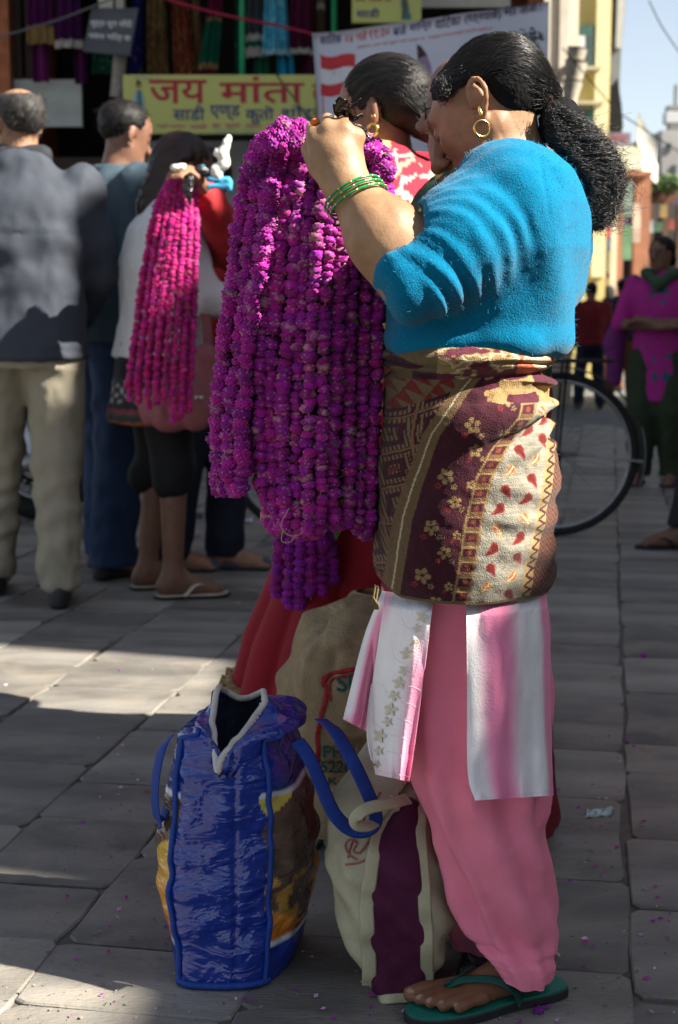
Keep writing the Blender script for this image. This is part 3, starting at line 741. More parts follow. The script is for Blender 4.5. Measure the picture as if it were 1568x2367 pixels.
# market clutter at the end of the street
r_ = np.random.default_rng(17)
_ord = ['leftmost', 'second', 'third', 'fourth', 'fifth', 'sixth', 'seventh', 'eighth', 'ninth', 'tenth', 'eleventh', 'rightmost']
_pal = [('pale grey', (.3, .3, .3)), ('charcoal', (.08, .09, .1)), ('brick red', (.25, .06, .05)), ('leaf green', (.07, .13, .08)), ('cream', (.4, .36, .3)), ('navy', (.06, .06, .12)), ('ochre', (.30, .2, .08))]
for i in range(12):
    u = 1375+i*17+r_.uniform(-4, 4); v = r_.uniform(455, 560); Y = r_.uniform(26, 34); s = r_.uniform(9, 20); nm, c = _pal[(i*3) % 7]
    o = box('hanging_cloth', *bx(u, v, u+s, v+s*r_.uniform(1.2, 2.4), Y, .06), mat('market_'+nm, c, .8, .4, 3))
    tag(o, f'{nm} cloth hanging in the far market, {_ord[i]} of the row'+('' if i in (0, 11) else ' from the left'), 'cloth', group='market cloths far down the street')
wbl = thing('market_row', 'dark low row of market stalls closing the street', 'stall', tuple(W(1450, 663, 36)*[1, 1, 0]))
wbox('wall', 1200, 470, 1700, 700, 36, 2, mat('market_dark', (.06, .055, .05), .9, .5, 1.5), wbl, 0)
for u in range(1330, 1600, 34): wbox('post', u, 470, u+6, 700, 35.7, .2, M_wood, wbl, 0)
# overhead wire
for pts, lab in (([(1430, 260), (1480, 292), (1530, 325), (1570, 350)], 'thin black wire sagging across the pale sky'), ([(1300, 110), (1360, 180), (1430, 262)], 'thin dark wire crossing the yellow building'), ([(1500, 0), (1530, 60), (1570, 120)], 'faint wire at the top right of the sky')):
    o = tube('overhead_wire', spline([W(u, v, 15.2) for u, v in pts], 20), .006, M_dark); tag(o, lab, 'wire')
for pts in ([(640, 172), (660, 200), (690, 240), (716, 280)],):
    o = tube('sign_cable', spline([W(u, v, YF-.8) for u, v in pts], 20), .007, mat('cable_olive', (.1, .11, .05), .8)); tag(o, 'thin cable hanging across the yellow shop sign', 'cable')
# ================================================================== the woman with the garlands
YM = 2.28
def pm(u, v, dy=0.0): return W(u, v, YM+dy)
def px(n, v=900): return n*MPP(v, YM)
woman = thing('person', 'woman in bright blue sweater and pink trousers holding up the purple garlands', 'person', tuple(G(1150, 2290)))
SKIN = np.array([.30, .172, .093])
M_skin = mat('skin', rough=.5, var=.14, vscale=55, bump=.09, bscale=260, spec=.3, attr=True, sss=.12)
# head frame
HB, HY = math.radians(34), math.radians(22)
F0 = np.array([-math.cos(HY), math.sin(HY), 0]); L0 = np.array([-math.sin(HY), -math.cos(HY), 0]); U0 = np.array([0, 0, 1.0])
HF = F0*math.cos(HB)-U0*math.sin(HB); HU = U0*math.cos(HB)+F0*math.sin(HB); HL = L0
EAR = pm(1098, 232, -.070)
HO = EAR-HL*.072
HR = np.stack([HF, HL, HU], 1)                       # local (forward, left, up) -> world
def hd(x, y, z): return HO+HR@np.array([x, y, z])
def hel(c, r, **k): return el(hd(*c), r, R=HR, **k)
def hrc(a, b, r1, r2, **k): return rc(hd(*a), hd(*b), r1, r2, **k)
def head_prims(sub=True):
    P = [hel((-.010, 0, .020), (.076, .064, .053), k=.01), hel((.030, 0, .018), (.042, .054, .043), k=.03),
         hel((.040, 0, -.020), (.044, .052, .062), k=.03), hrc((.0, .046, -.040), (.066, .014, -.082), .018, .016, k=.035), hrc((.0, -.046, -.040), (.066, -.014, -.082), .018, .016, k=.035),
         hel((.072, 0, -.086), (.018, .020, .015), k=.02)]
    for s in (1, -1):
        P += [hel((.055, .034*s, -.016), (.026, .022, .026), k=.025), hrc((.082, .012*s, .024), (.070, .042*s, .024), .009, .008, k=.018),
              hel((.085, .030*s, .004), (.010, .018, .011), k=.016, op=-1), hel((.072, .031*s, .002), (.0135, .0145, .0125), k=.005)]
    P += [hrc((.084, 0, .012), (.108, 0, -.022), .0075, .0105, k=.012), hel((.112, 0, -.027), (.0115, .0115, .010), k=.008)]
    for s in (1, -1): P += [hel((.100, .0125*s, -.030), (.011, .007, .008), k=.006), hel((.104, .0075*s, -.0375), (.006, .0035, .004), k=.003, op=-1)]
    P += [hel((.084, 0, -.052), (.014, .024, .010), k=.012), hel((.094, 0, -.056), (.0075, .021, .0055), k=.006), hel((.090, 0, -.067), (.0085, .018, .0065), k=.006), hel((.102, 0, -.0612), (.010, .022, .0016), k=.002, op=-1)]
    # laugh line
    P += [hrc((.088, .024, -.040), (.072, .036, -.068), .0022, .0016, k=.008, op=-1)]
    return P
ear_pts = [(.010, .076, -.012), (.013, .079, .006), (.010, .082, .022), (.000, .086, .031), (-.012, .090, .028), (-.020, .092, .014), (-.020, .090, -.004), (-.013, .084, -.018), (-.004, .077, -.032), (.004, .075, -.027)]
def ear_prims(s=1):
    ca, sa = math.cos(.42), math.sin(.42)
    q = [((a*ca-c*sa)*.86-.004, (.070+(b-.074)*.9)*s, (a*sa+c*ca)*.86) for a, b, c in ear_pts]
    P = [hrc(q[i], q[i+1], .0042 if i not in (7, 8) else .0058, .0042 if i not in (6, 7, 8) else .0058, k=.003) for i in range(len(q)-1)]
    P += [hel((-.006, .073*s, .002), (.013, .004, .020), k=.006), hrc((-.014, .077*s, .012), (-.013, .079*s, -.006), .003, .0028, k=.004), hel((-.001, .079*s, -.003), (.006, .006, .009), k=.003, op=-1)]
    return P
# near arm, hand
SHO, ELB, WRI = pm(1172, 456, -.150), pm(962, 640, -.20), pm(803, 432, -.155)
def hand_prims(wri, cen, kn, mid, tip, thumb, r=.0098):
    P = [rc(wri, cen, .027, .027, k=.02), el(cen, (.038, .020, .042), k=.02)]
    for a, b, c, rr in zip(kn, mid, tip, (1.0, 1.04, 1.0, .9)): P += [rc(cen*.35+a*.65, a, r*1.05, r*1.22*rr, k=.010), rc(a, b, r*1.1*rr, r*rr, k=.004), rc(b, c, r*rr, r*.85*rr, k=.004)]
    P += [rc(thumb[0], thumb[1], .015, .012, k=.012), rc(thumb[1], thumb[2], .0115, .009, k=.005)]
    return P
cenh = pm(775, 358, -.150)
kn = [pm(728, 318, -.150), pm(760, 298, -.155), pm(795, 297, -.155), pm(826, 315, -.150)]
md = [pm(722, 296, -.112), pm(757, 278, -.115), pm(793, 280, -.115), pm(826, 300, -.112)]
tp = [pm(735, 330, -.090), pm(765, 318, -.090), pm(793, 320, -.090), pm(818, 332, -.090)]
th = [pm(735, 385, -.135), pm(716, 345, -.115), pm(742, 318, -.095)]
def body_prims():
    P = head_prims()
    P += [rc(pm(1172, 380, 0), pm(1158, 270, 0), .058, .050, k=.03), rc(pm(1130, 330, -.03), pm(1105, 275, -.045), .012, .012, k=.03)]
    P += ear_prims(1)+ear_prims(-1)
    P += [colm([(pm(0, v)[2], pm(c, v)[0], YM, px(h), ry) for v, c, h, ry in ((380, 1190, 70, .10), (480, 1165, 130, .15), (600, 1150, 150, .15), (800, 1110, 140, .13), (950, 1090, 150, .15), (1150, 1085, 150, .13), (1330, 1090, 120, .10))], k=.05)]
    P += [rc(SHO, ELB, .050, .046, k=.04), rc(ELB, (ELB+WRI)/2+[-.003, -.0, -.003], .045, .043, k=.03), rc((ELB+WRI)/2, WRI, .042, .030, k=.03), el((ELB*.62+WRI*.38), (.043, .040, .050), k=.03)]
    P += hand_prims(WRI, cenh, kn, md, tp, th)
    # far arm reaching to the top of the bundle
    s2, e2, w2 = pm(1170, 450, .165), pm(985, 640, .19), pm(840, 440, .10)
    P += [rc(s2, e2, .048, .044, k=.04), rc(e2, w2, .042, .030, k=.03), rc(w2, pm(790, 370, .06), .028, .028, k=.02)]
    c2 = pm(790, 370, .06)
    for i in range(4): P += [rc(c2, pm(752+24*i, 330, .05), .012, .0095, k=.008), rc(pm(752+24*i, 330, .05), pm(756+24*i, 326, .01), .0095, .009, k=.004)]
    # legs
    for dy, tu in ((-.05, 0), (.10, -60)):
        P += [rc(pm(1110, 1330, dy), pm(1130+tu, 1830, dy), .085, .055, k=.05), rc(pm(1130+tu, 1830, dy), pm(1215+tu, 2190, dy+.01), .052, .029, k=.03)]
    return P
# near foot on its sandal, toes pointing left and a little towards the camera
HEEL, TOE = G(1268, 2268, .018), G(1010, 2326, .018)
fd = TOE-HEEL; fd[2] = 0; FL = np.linalg.norm(fd); fd /= FL; fl_ = np.array([fd[1], -fd[0], 0]); fl_ = fl_ if fl_[1] < 0 else -fl_
def ft(a, l, z): return HEEL*[1, 1, 0]+fd*a+fl_*l+np.array([0, 0, z])
SOLE = .019
def foot_prims():
    P = [el(ft(.030, 0, SOLE+.024), (.029, .025, .025), k=.02), rc(ft(.045, -.002, SOLE+.070), ft(.035, 0, SOLE+.03), .028, .026, k=.03), rc(ft(.05, 0, SOLE+.048), ft(.140, .0, SOLE+.016), .026, .015, k=.03),
         rc(ft(.06, .010, SOLE+.014), ft(.148, .024, SOLE+.011), .014, .011, k=.02), rc(ft(.06, -.012, SOLE+.018), ft(.152, -.022, SOLE+.013), .016, .013, k=.02)]
    P += [rc(ft(.045, -.002, SOLE+.07), pm(1215, 2150, -.04), .030, .029, k=.03)]
    for i, (l, a, r) in enumerate(((.038, .180, .0100), (.022, .198, .0104), (.005, .210, .0106), (-.012, .218, .0110), (-.033, .222, .0150))):
        P += [rc(ft(.135, l*.82, SOLE+.014), ft(a-.020, l, SOLE+.014), .010, r*.72, k=.006), rc(ft(a-.020, l, SOLE+.014), ft(a, l, SOLE+.0095), r*.74, r*.86, k=.002)]
    return P
def skin_col(V):
    C = np.tile(SKIN, (len(V), 1))
    q = (V-HO)@HR                                        # head-local
    lips = (np.exp(-(((q[:, 0]-.094)/.014)**2+((q[:, 2]+.061)/.010)**2+(q[:, 1]/.024)**2)) > .42) & (q[:, 0] > .075)
    C[lips] = (.26, .09, .075)
    lash = (np.abs(q[:, 2]+.006-.0) < .0035) & (np.abs(np.abs(q[:, 1])-.031) < .015) & (q[:, 0] > .074) & (q[:, 0] < .1)
    C[lash] = (.03, .02, .018)
    brow = (np.abs(q[:, 2]-.0265) < .0045) & (np.abs(np.abs(q[:, 1])-.028) < .020) & (q[:, 0] > .066)
    C[brow] = (.06, .035, .025)
    near = V[:, 2] < .16
    C[near] = C[near]*np.array([.60, .50, .46])           # darker weathered feet
    n = fbm(V, 45, 2, 5)[:, None]; C = C*(1+.12*n*np.array([.8, 1.0, 1.1])); C = C*(1+.10*fbm(V, 14, 2, 15)[:, None]*np.array([.5, 1, 1.2]))
    face = (np.abs(q[:, 0]) < .14) & (np.abs(q[:, 2]) < .12)
    C[face] = C[face]*np.array([.88, .82, .80])
    for i, (l, a) in enumerate(((.036, .182), (.021, .198), (.006, .210), (-.009, .218), (-.028, .222))):
        nail = np.linalg.norm(V-ft(a+.004, l, SOLE+.0175), axis=1) < .0048
        C[nail] = (.36, .22, .17)
    return C
def skin_disp(V, N):
    q = (V-HO)@HR; d = .0005*fbm(V, 60, 2, 8)
    hn = np.exp(-((V-cenh)**2).sum(1)/.05**2)
    for a in kn: d += .0028*np.exp(-((V-a)**2).sum(1)/.010**2)-.0010*np.exp(-((V-(a*.55+cenh*.45))**2).sum(1)/.012**2)
    # neck creases and smile lines
    w = np.exp(-(((q[:, 0]-.02)/.05)**2+((q[:, 2]+.06)/.05)**2))
    d -= .0016*w*np.maximum(0, np.sin(q[:, 0]*330+q[:, 2]*60))**4
    wr = np.exp(-((V-WRI)**2).sum(1)/.03**2); d -= .0007*wr*np.sin(V[:, 2]*900+V[:, 0]*300)
    return d
body = sdf_obj('body', body_prims()+foot_prims(), .0042, M_skin, woman, disp=skin_disp, col=skin_col, world=True)

# --- sweater
M_wool = mat('blue_wool', (.0, .135, .255), 1.0, .16, 300, .33, 420, spec=.05, sheen=.12, bump2=.03, b2scale=140)
M_rib = M_wool
tor = [(334, 1198, 22, .04), (345, 1200, 48, .07), (370, 1205, 76, .11), (410, 1215, 104, .155), (480, 1196, 152, .18), (580, 1178, 186, .19), (680, 1130, 222, .178), (748, 1112, 212, .168), (790, 1100, 203, .165), (805, 1098, 196, .16)]
cuffA, cuffB = pm(985, 655, -.2), ELB*.80+WRI*.20
axis = ELB-SHO
def sweater_prims():
    P = [colm([(pm(0, v)[2], pm(c, v)[0], YM, px(h, v), ry) for v, c, h, ry in tor], k=.03, ex=2.2)]
    P += [rc(SHO+[0, .02, 0], SHO*.45+ELB*.55, .080, .067, k=.05), rc(SHO*.45+ELB*.55, ELB+[.010, 0, .002], .069, .055, k=.03), rc(ELB+[.008, 0, 0], ELB*.86+WRI*.14, .056, .0545, k=.012)]
    P += [half(ELB*.80+WRI*.20, WRI-ELB, ELB-.12, np.array([ELB[0]-.012, ELB[1]+.12, ELB[2]+.075]), k=.006)]
    s2, e2 = pm(1170, 450, .165), pm(985, 640, .19); w2 = pm(840, 440, .10)
    P += [rc(s2, e2, .075, .060, k=.05), rc(e2, e2*.85+w2*.15, .058, .054, k=.02)]
    return P
def sweater_disp(V, N):
    # folds that run round the sleeve, fanning out of the armpit and elbow
    L = np.linalg.norm(axis); ax = axis/L; p = V-SHO; t = (p@ax)/L
    rad = p-np.outer(p@ax, ax); rr = np.linalg.norm(rad, axis=1)
    w = np.exp(-np.maximum(rr-.074, 0)**2/.014**2)*smooth(.0, .32, t)*(1-smooth(1.03, 1.12, t))*(V[:, 1] < YM-.04)
    side = (rad@np.array([.35, 0, -.94]))/np.maximum(rr, 1e-4)         # +1 under the arm
    ph = t*(5.2+1.0*side)-.42*side-.22*side*side+.30*fbm(V, 8, 2, 3)+.25*t*t
    f = np.sin(2*math.pi*ph); f = np.where(f > 0, f**.8, -np.abs(f)**1.6*.75)
    amp = (.0026+.0036*smooth(-.8, .5, side)*(1-.5*smooth(.6, 1, side))+.002*t)*np.clip(1+1.1*fbm(V, 6, 2, 8), .1, 2.1)
    d = w*amp*f
    # ribbed cuff
    t2 = ((V-ELB)@(WRI-ELB))/((WRI-ELB)@(WRI-ELB)); ang = np.arctan2((V-ELB)[:, 1], (V-ELB)@np.cross((WRI-ELB)/np.linalg.norm(WRI-ELB), [0, 1, 0]))
    cuff = smooth(-.14, -.04, t2)*(rr < .12)*(V[:, 1] < YM-.05)
    d = d*(1-.55*cuff)
    d += cuff*.0008*np.sin(ang*44)
    # torso: long soft folds from the armpit to the waist
    wt = (1-w)*smooth(1.26, 1.12, V[:, 2])
    ph = (V[:, 0]-pm(1090, 700)[0])*34+(V[:, 2]-pm(0, 650)[2])*16*smooth(pm(1230, 700)[0], pm(1130, 700)[0], V[:, 0])
    wz = smooth(pm(0, 520)[2], pm(0, 720)[2], V[:, 2])
    d += (1-np.clip(w, 0, 1))*.0075*np.sin(ph+2.2*fbm(V, 7, 2, 2))*wz
    # bulge of the hem over the shawl
    d += .009*np.exp(-((V[:, 2]-pm(0, 785)[2])/.02)**2)
    d += (1-np.clip(w, 0, 1))*.0038*np.sin((V[:, 0]*1.2+V[:, 2]*.5)*52+3*fbm(V, 6, 2, 4))*smooth(pm(0, 340)[2], pm(0, 480)[2], V[:, 2])
    # shoulder seam
    sx = pm(1210, 400)[0]+.10*np.maximum(0, pm(0, 395)[2]-V[:, 2])*1.3
    d -= .0018*np.exp(-((V[:, 0]-sx)/.0025)**2)*(V[:, 1] < YM-.05)*(V[:, 2] > pm(0, 520)[2])
    d += .0006*fbm(V, 90, 2, 6)
    return d
sweater = sdf_obj('sweater', sweater_prims(), .0048, M_wool, woman, disp=sweater_disp, world=True)

# loose wool fibres that catch the light
def fibres(o, n, seed, lmin, lmax, m, name):
    me = o.data; r = np.random.default_rng(seed); nv = len(me.vertices); co = np.zeros(nv*3, np.float32); me.vertices.foreach_get('co', co); co = co.reshape(-1, 3); no = np.zeros(nv*3, np.float32); me.vertices.foreach_get('normal', no); no = no.reshape(-1, 3)
    parts = []
    for k in range(n):
        i = int(r.integers(nv)); p, q = co[i].astype(float), no[i].astype(float); d = q*.6+r.normal(size=3)*.6; L = r.uniform(lmin, lmax)
        V, F = tube_vf(np.array([p-q*.0004, p+d*L*.5, p+d*L+r.normal(size=3)*L*.3]), .00016, 3); parts.append((V[:9], F[:6]))
    V, F = join(parts); f = mesh_np(name, V, F, m, o); f.matrix_parent_inverse = Matrix.Identity(4); f['kind'] = 'stuff'
fibres(sweater, 5200, 3, .0015, .0045, mat('pale_wool_fibre', (.06, .27, .42), .9), 'wool_fibres')
# --- lofted garments
def interp_rows(rows, n):
    T = np.array(rows, float); v = np.linspace(T[0, 0], T[-1, 0], n)
    return np.stack([v]+[np.interp(v, T[:, 0], T[:, q]) for q in range(1, T.shape[1])], 1)
def loft(rows, nth, nv, Y=YM, ex=2.2, disp=None, zfn=None):
    """rows: (v, uL, uR, ry, dy) -> world grid (nv, nth, 3), outward normal grid, th grid, v grid; theta 0 = +x, pi/2 = towards camera"""
    T = interp_rows(rows, nv)
    # light smoothing of the profile
    for _ in range(4): T[1:-1, 1:] = (T[:-2, 1:]+2*T[1:-1, 1:]+T[2:, 1:])/4
    th = np.arange(nth)*2*math.pi/nth
    ct, st = np.cos(th), np.sin(th); sg = lambda a: np.sign(a)*np.abs(a)**(2/ex)
    P = np.zeros((nv, nth, 3)); Vg = np.zeros((nv, nth))
    for i in range(nv):
        v, a, b, ry, dy = T[i]; Yc = Y+dy; m = MPP(v, Yc-ry*.3)
        c, h = (a+b)/2, (b-a)/2
        P[i, :, 0] = (c-784)*m+h*m*sg(ct); P[i, :, 1] = Yc-ry*sg(st); P[i, :, 2] = W(0, v, Yc-ry*.8)[2]; Vg[i] = v
    TH = np.broadcast_to(th, (nv, nth))
    N = np.stack([np.cos(TH), -np.sin(TH), 0*TH], -1)
    if disp is not None: P = P+N*disp(P, TH, Vg)[..., None]
    return P, TH, Vg
def loft_obj(name, P, m, parent, col=None, cap=True, world=True):
    nv, nth = P.shape[:2]; V = P.reshape(-1, 3); F = grid_faces(nv, nth, False, True)
    if cap:
        V = np.concatenate([V, P[:1].mean(1), P[-1:].mean(1)]); k = np.arange(nth); k2 = (k+1) % nth; n = nv*nth
        F = [tuple(f) for f in F]+[(n, b, a) for a, b in zip(k, k2)]+[(n+1, (nv-1)*nth+a, (nv-1)*nth+b) for a, b in zip(k, k2)]
        if col is not None: col = np.concatenate([col, col[:1], col[-1:]])
    return mesh_np(name, V, F, m, parent, col, world=world)

# salwar trousers
M_pink = mat('pink_cotton', (.84, .23, .33), .85, .05, 6, .25, 300, spec=.15, sheen=.1)
sal = [(1320, 905, 1262, .135, .0), (1385, 905, 1265, .135, .0), (1500, 945, 1270, .135, -.01), (1650, 948, 1272, .13, -.02), (1770, 950, 1272, .125, -.03), (1850, 960, 1271, .12, -.035), (2000, 1002, 1270, .11, -.04), (2100, 1038, 1276, .10, -.045), (2150, 1062, 1281, .09, -.05), (2190, 1084, 1284, .08, -.055), (2235, 1112, 1286, .082, -.065), (2262, 1135, 1287, .080, -.07), (2284, 1150, 1282, .076, -.07)]
def sal_disp(P, TH, V):
    d = .007*np.sin(TH*9+V*.004+2*np.sin(V*.006))*smooth(1350, 1500, V)
    dg = (P[..., 0]*11+P[..., 2]*8.5)
    d += .007*np.sin(dg*3.0+.8*np.sin(TH*2))*smooth(1600, 1950, V)
    d += .0045*np.sin(dg*6.1+1+1.5*fbm(P, 6, 2, 3))*smooth(1850, 2100, V)
    d += .004*fbm(P, 14, 3, 9)*smooth(1400, 1700, V)+.013*(.22-np.abs(fbm(P*np.array([1.4, 1.0, .45])+P[..., :1]*np.array([0, 0, .5]), 9, 3, 19)))*smooth(1400, 1600, V)
    d += .0022*np.sin(V*.30+8*fbm(P, 10, 2, 4))*smooth(2195, 2225, V)
    d -= .010*np.exp(-((V-(2200+ (P[..., 0]-P[..., 0].mean())*330))/9)**2)*(V > 2120)
    return d*(1-.55*smooth(2150, 2230, V))
P_, TH_, V_ = loft(sal, 160, 150, ex=2.3, disp=sal_disp)
# front of the cuff is lifted towards the instep
lift = smooth(2185, 2278, V_)*np.clip((pm(1200, 2200)[0]-P_[..., 0])/.1, -.15, 1)*.022
P_[..., 2] += lift
trousers = loft_obj('trousers', P_, M_pink, woman)
far = [(1385, 880, 1200, .10, .10), (1800, 930, 1200, .10, .10), (2050, 990, 1190, .09, .10), (2200, 1040, 1180, .07, .10)]
P_, TH_, V_ = loft(far, 60, 40, disp=lambda P, T, V: .006*np.sin(T*7+V*.01)); loft_obj('trouser_leg', P_, M_pink, woman)

# kameez panels (tie-dyed pink and white)
M_kam = mat('tie_dye_cotton', rough=.85, var=.05, vscale=12, bump=.25, bscale=320, spec=.15, attr=True, sheen=.1)
PINK, WHITE, BLUSH = np.array([.80, .24, .40]), np.array([.80, .76, .76]), np.array([.62, .42, .50])
def dye(s):  # 0 white .. 1 pink
    s = np.clip(s, 0, 1)[..., None]; return WHITE*(1-s)+PINK*s
def panel(name, tl, tr, bl, br, ytop, ybot, stripes, mids=None, nv=120, nu=90, wav=.012, seed=0, curl=0.03):
    a = np.linspace(0, 1, nv)[:, None]; b = np.linspace(0, 1, nu)[None]
    lp = spline(tl if isinstance(tl, list) else [tl, bl], nv); rp = spline(tr if isinstance(tr, list) else [tr, br], nv)
    u = lp[:, :1]*(1-b)+rp[:, :1]*b; v = lp[:, 1:]*(1-b)+rp[:, 1:]*b
    y = -ytop*np.clip(1-np.abs((u-1082)/222)**2.3, .02, 1)**(1/2.3)*-1*1.0+(ybot-ytop)*a-curl*np.sin(math.pi*b)*a
    y = y+wav*np.sin(b*7+seed+a*2)*(.25+a)+.5*wav*np.sin(b*15+seed*3-a*3)*a+.008*(.25-np.abs(fbm(np.stack(np.broadcast_arrays(u*.012, v*.0035, 0*u), -1), 1.2, 3, seed)))+.006*np.sin(b*22+seed+2*a)*a**2
    y = y+.035*(1-smooth(0, .10, a))
    P = np.zeros((nv, nu, 3))
    t = (v-1183)/FPX; Yw = YM+y; dz = Yw*(_s+t*_c)/(_c-t*_s); dep = Yw*_c+dz*_s
    P[..., 0] = (u-784)*dep/FPX; P[..., 1] = Yw; P[..., 2] = CAM_H-dz
    nse = fbm(np.stack(np.broadcast_arrays(u*.012, v*.004, 0*u+seed), -1), 1, 3, seed)*.10
    S = stripes(np.broadcast_to(b, u.shape)+nse*.5, np.broadcast_to(a, u.shape)+0*nse)
    C = dye(S); 
    C = C*(1+.05*fbm(P, 25, 2, 3)[..., None])
    hem = (np.broadcast_to(a, u.shape) > .972); C[hem] *= np.array([.97, .93, .95])
    return sheet(name, P, M_kam, woman, C.reshape(-1, 3), world=True, thick=.002)
bump_ = lambda x, c, w: np.exp(-((x-c)/w)**4)
# rear panel
panel('tunic_back_panel', [(1078, 1376), (1080, 1560), (1081, 1780), (1098, 1850)], [(1264, 1372), (1272, 1500), (1274, 1700), (1280, 1838)], 0, 0, -.166, -.200,
      lambda b, a: np.maximum(bump_(b, .36+.04*a, .235-.03*a), smooth(.90, .97, b+.03*a)*.9)*(1-.75*smooth(.12, .02, b)), seed=2, wav=.004, curl=.008)
# front panel: broad part with the embroidered edge, and the part that folds away from us
fp = panel('tunic_front_panel', [(892, 1366), (872, 1500), (850, 1680), (868, 1790)], [(1003, 1381), (985, 1520), (962, 1690), (945, 1806)], 0, 0, -.162, -.202,
           lambda b, a: np.clip(np.maximum(smooth(.55, .95, b)*smooth(.10, .45, a)*.95, .75*smooth(.22, .02, b)*smooth(.3, .0, a))+.22*smooth(.75, 1, a), 0, 1), seed=5, wav=.006, curl=.018)
panel('tunic_front_fold', [(884, 1364), (842, 1470), (806, 1610), (793, 1662)], [(910, 1372), (886, 1480), (866, 1610), (852, 1692)], 0, 0, -.12, -.14,
      lambda b, a: np.clip(bump_(b, .55, .28)*smooth(.02, .2, a)*.95+.4*smooth(.8, 1, a), 0, 1), seed=7, wav=.010, curl=.02)
# a strip of the maroon lining below the front panel
# embroidery on the front panel edge: little five petal flowers and sprays, raised thread
bpy.context.view_layer.update()
def bvh_of(o):
    me = o.data; mw = np.array(PW(o.parent).inverted() if False else Matrix.Identity(4))
    V = np.zeros(len(me.vertices)*3, np.float32); me.vertices.foreach_get('co', V)
    return BVHTree.FromPolygons(V.reshape(-1, 3).tolist(), [tuple(p.vertices) for p in me.polygons])
def project(bv, P, off=.002, drop=False):
    """push points along the view ray onto a surface, then lift them off it a little"""
    out = []; org = Vector((0, 0, CAM_H)); global MISSED
    MISSED = 0
    for p in P:
        d = (Vector(p)-org).normalized(); h = bv.ray_cast(org, d)
        if h[0] is None:
            MISSED += 1
            if not drop: out.append(np.array(p))
            continue
        n = h[1] if h[1].dot(d) < 0 else -h[1]
        out.append(np.array(h[0]+n*off))
    return np.array(out)
M_thr = mat('cream_thread', (.62, .55, .42), .7, .1, 200, .3, 500)
bvf = bvh_of(fp)
def petal_flower(u, v, s, n=5, rot=0.0):
    V = []; F = []
    for k in range(n):
        a = rot+k*2*math.pi/n; c, s_ = math.cos(a), math.sin(a)
        pts = [(0, 0), (.45, .28), (.95, .16), (1.05, 0), (.95, -.16), (.45, -.28)]
        o = len(V)
        for x, y in pts: V.append((u+s*(x*c-y*s_), v+s*(x*s_+y*c)))
        F.append(tuple(range(o, o+6)))
    return V, F
emb_parts = []
EV, EF = [], []
for k, (u, v, s) in enumerate(((978, 1425, 15), (967, 1452, 11), (960, 1485, 12), (942, 1510, 15), (935, 1550, 12), (925, 1578, 15), (914, 1608, 13), (905, 1640, 16), (898, 1668, 12), (880, 1700, 16), (878, 1735, 11), (872, 1765, 9))):
    v_, f_ = petal_flower(u, v, s, 5, k*.7); o = len(EV); EV += v_; EF += [tuple(i+o for i in f) for f in f_]
PE = project(bvf, [W(u, v, YM-.2) for u, v in EV], .0022)
mesh_np('embroidered_flowers', PE, EF, M_thr, fp, world=True).matrix_parent_inverse = Matrix.Identity(4)
TV = []
def stitch(pts, r=.0009):
    P = project(bvf, [W(u, v, YM-.2) for u, v in spline(pts, 14)], .0007)
    if not MISSED: TV.append(tube_vf(P, r*.7, 5, flat=np.array([0, -1.0, .2])))
for k in range(9):
    v = 1420+k*38; u = 970-k*11
    if k % 2: stitch([(u, v), (u-20, v-10), (u-30, v-30)], .0006)
    if k > 3: stitch([(u+12, v+12), (u+32, v+16), (u+48, v+24)], .0006)
for k in range(16): stitch([(868+5*k, 1778+1.0*k), (871+5*k, 1781+1.0*k)], .0012)
v_, f_ = join([(a, np.array([list(q)+[q[-1]]*(4-len(q)) for q in tris(b)])) for a, b in TV])
mesh_np('embroidered_sprays', v_, tris(f_), mat('pale_thread', (.86, .74, .74), .9), fp, world=True).matrix_parent_inverse = Matrix.Identity(4)

# ------------------------------------------------------------------ shawl tied round the waist
shr = [(792, 912, 1272, .158, 0), (800, 903, 1279, .166, 0), (830, 897, 1280, .17, 0), (858, 893, 1274, .168, 0), (872, 891, 1270, .166, 0), (905, 892, 1283, .172, 0), (960, 889, 1280, .172, 0), (995, 888, 1270, .170, 0), (1040, 884, 1286, .172, 0), (1100, 877, 1303, .175, 0), (1200, 868, 1303, .178, 0), (1300, 862, 1293, .178, 0), (1345, 864, 1287, .176, 0), (1372, 868, 1280, .175, 0), (1386, 872, 1274, .173, 0)]
NTH, NV = 440, 330
GX, GV = 1292, 955          # where the cloth is gathered at her back
def sh_disp(P, TH, V):
    u = 784+P[..., 0]/MPP(1000, YM-.15)
    front = P[..., 1] < YM
    # folds radiating from the gather, sweeping forward across the hip
    du = (GX-u)/400.0; 
    base = V-(905+70*np.clip(du, 0, 1.2)**1.4*0+ (V-905)*0)
    fan = (V-930)/(60+260*np.clip(du, 0, 1.1))
    w = smooth(862, 885, V)*(1-smooth(1010, 1075, V+60*np.clip(du-.25, 0, 1)))*smooth(.98, .5, du)
    f = np.sin(fan*7.5+1.2*fbm(P, 9, 2, 4))
    d = w*.0105*(np.sign(f)*np.abs(f)**.75)*front
    # rolled waistband
    d += .011*np.exp(-((V-826)/24)**2)-.010*np.exp(-((V-866)/9)**2)-.006*np.exp(-((V-842-6*np.sin(u*.02))/4)**2)*front
    d += .004*np.sin(u*.028+V*.02)*smooth(1000, 1150, V)+.005*fbm(P, 8, 3, 2)*smooth(900, 1050, V)
    # horizontal creases low on the hip
    d += .003*np.sin(V*.085+1.3*np.sin(u*.012)+2*fbm(P, 7, 2, 6))*smooth(1050, 1120, V)*smooth(1090, 1180, u)
    d += .0012*fbm(P, 70, 2, 5)
    return d
SP, STH, SV = loft(shr, NTH, NV, ex=2.25, disp=sh_disp)
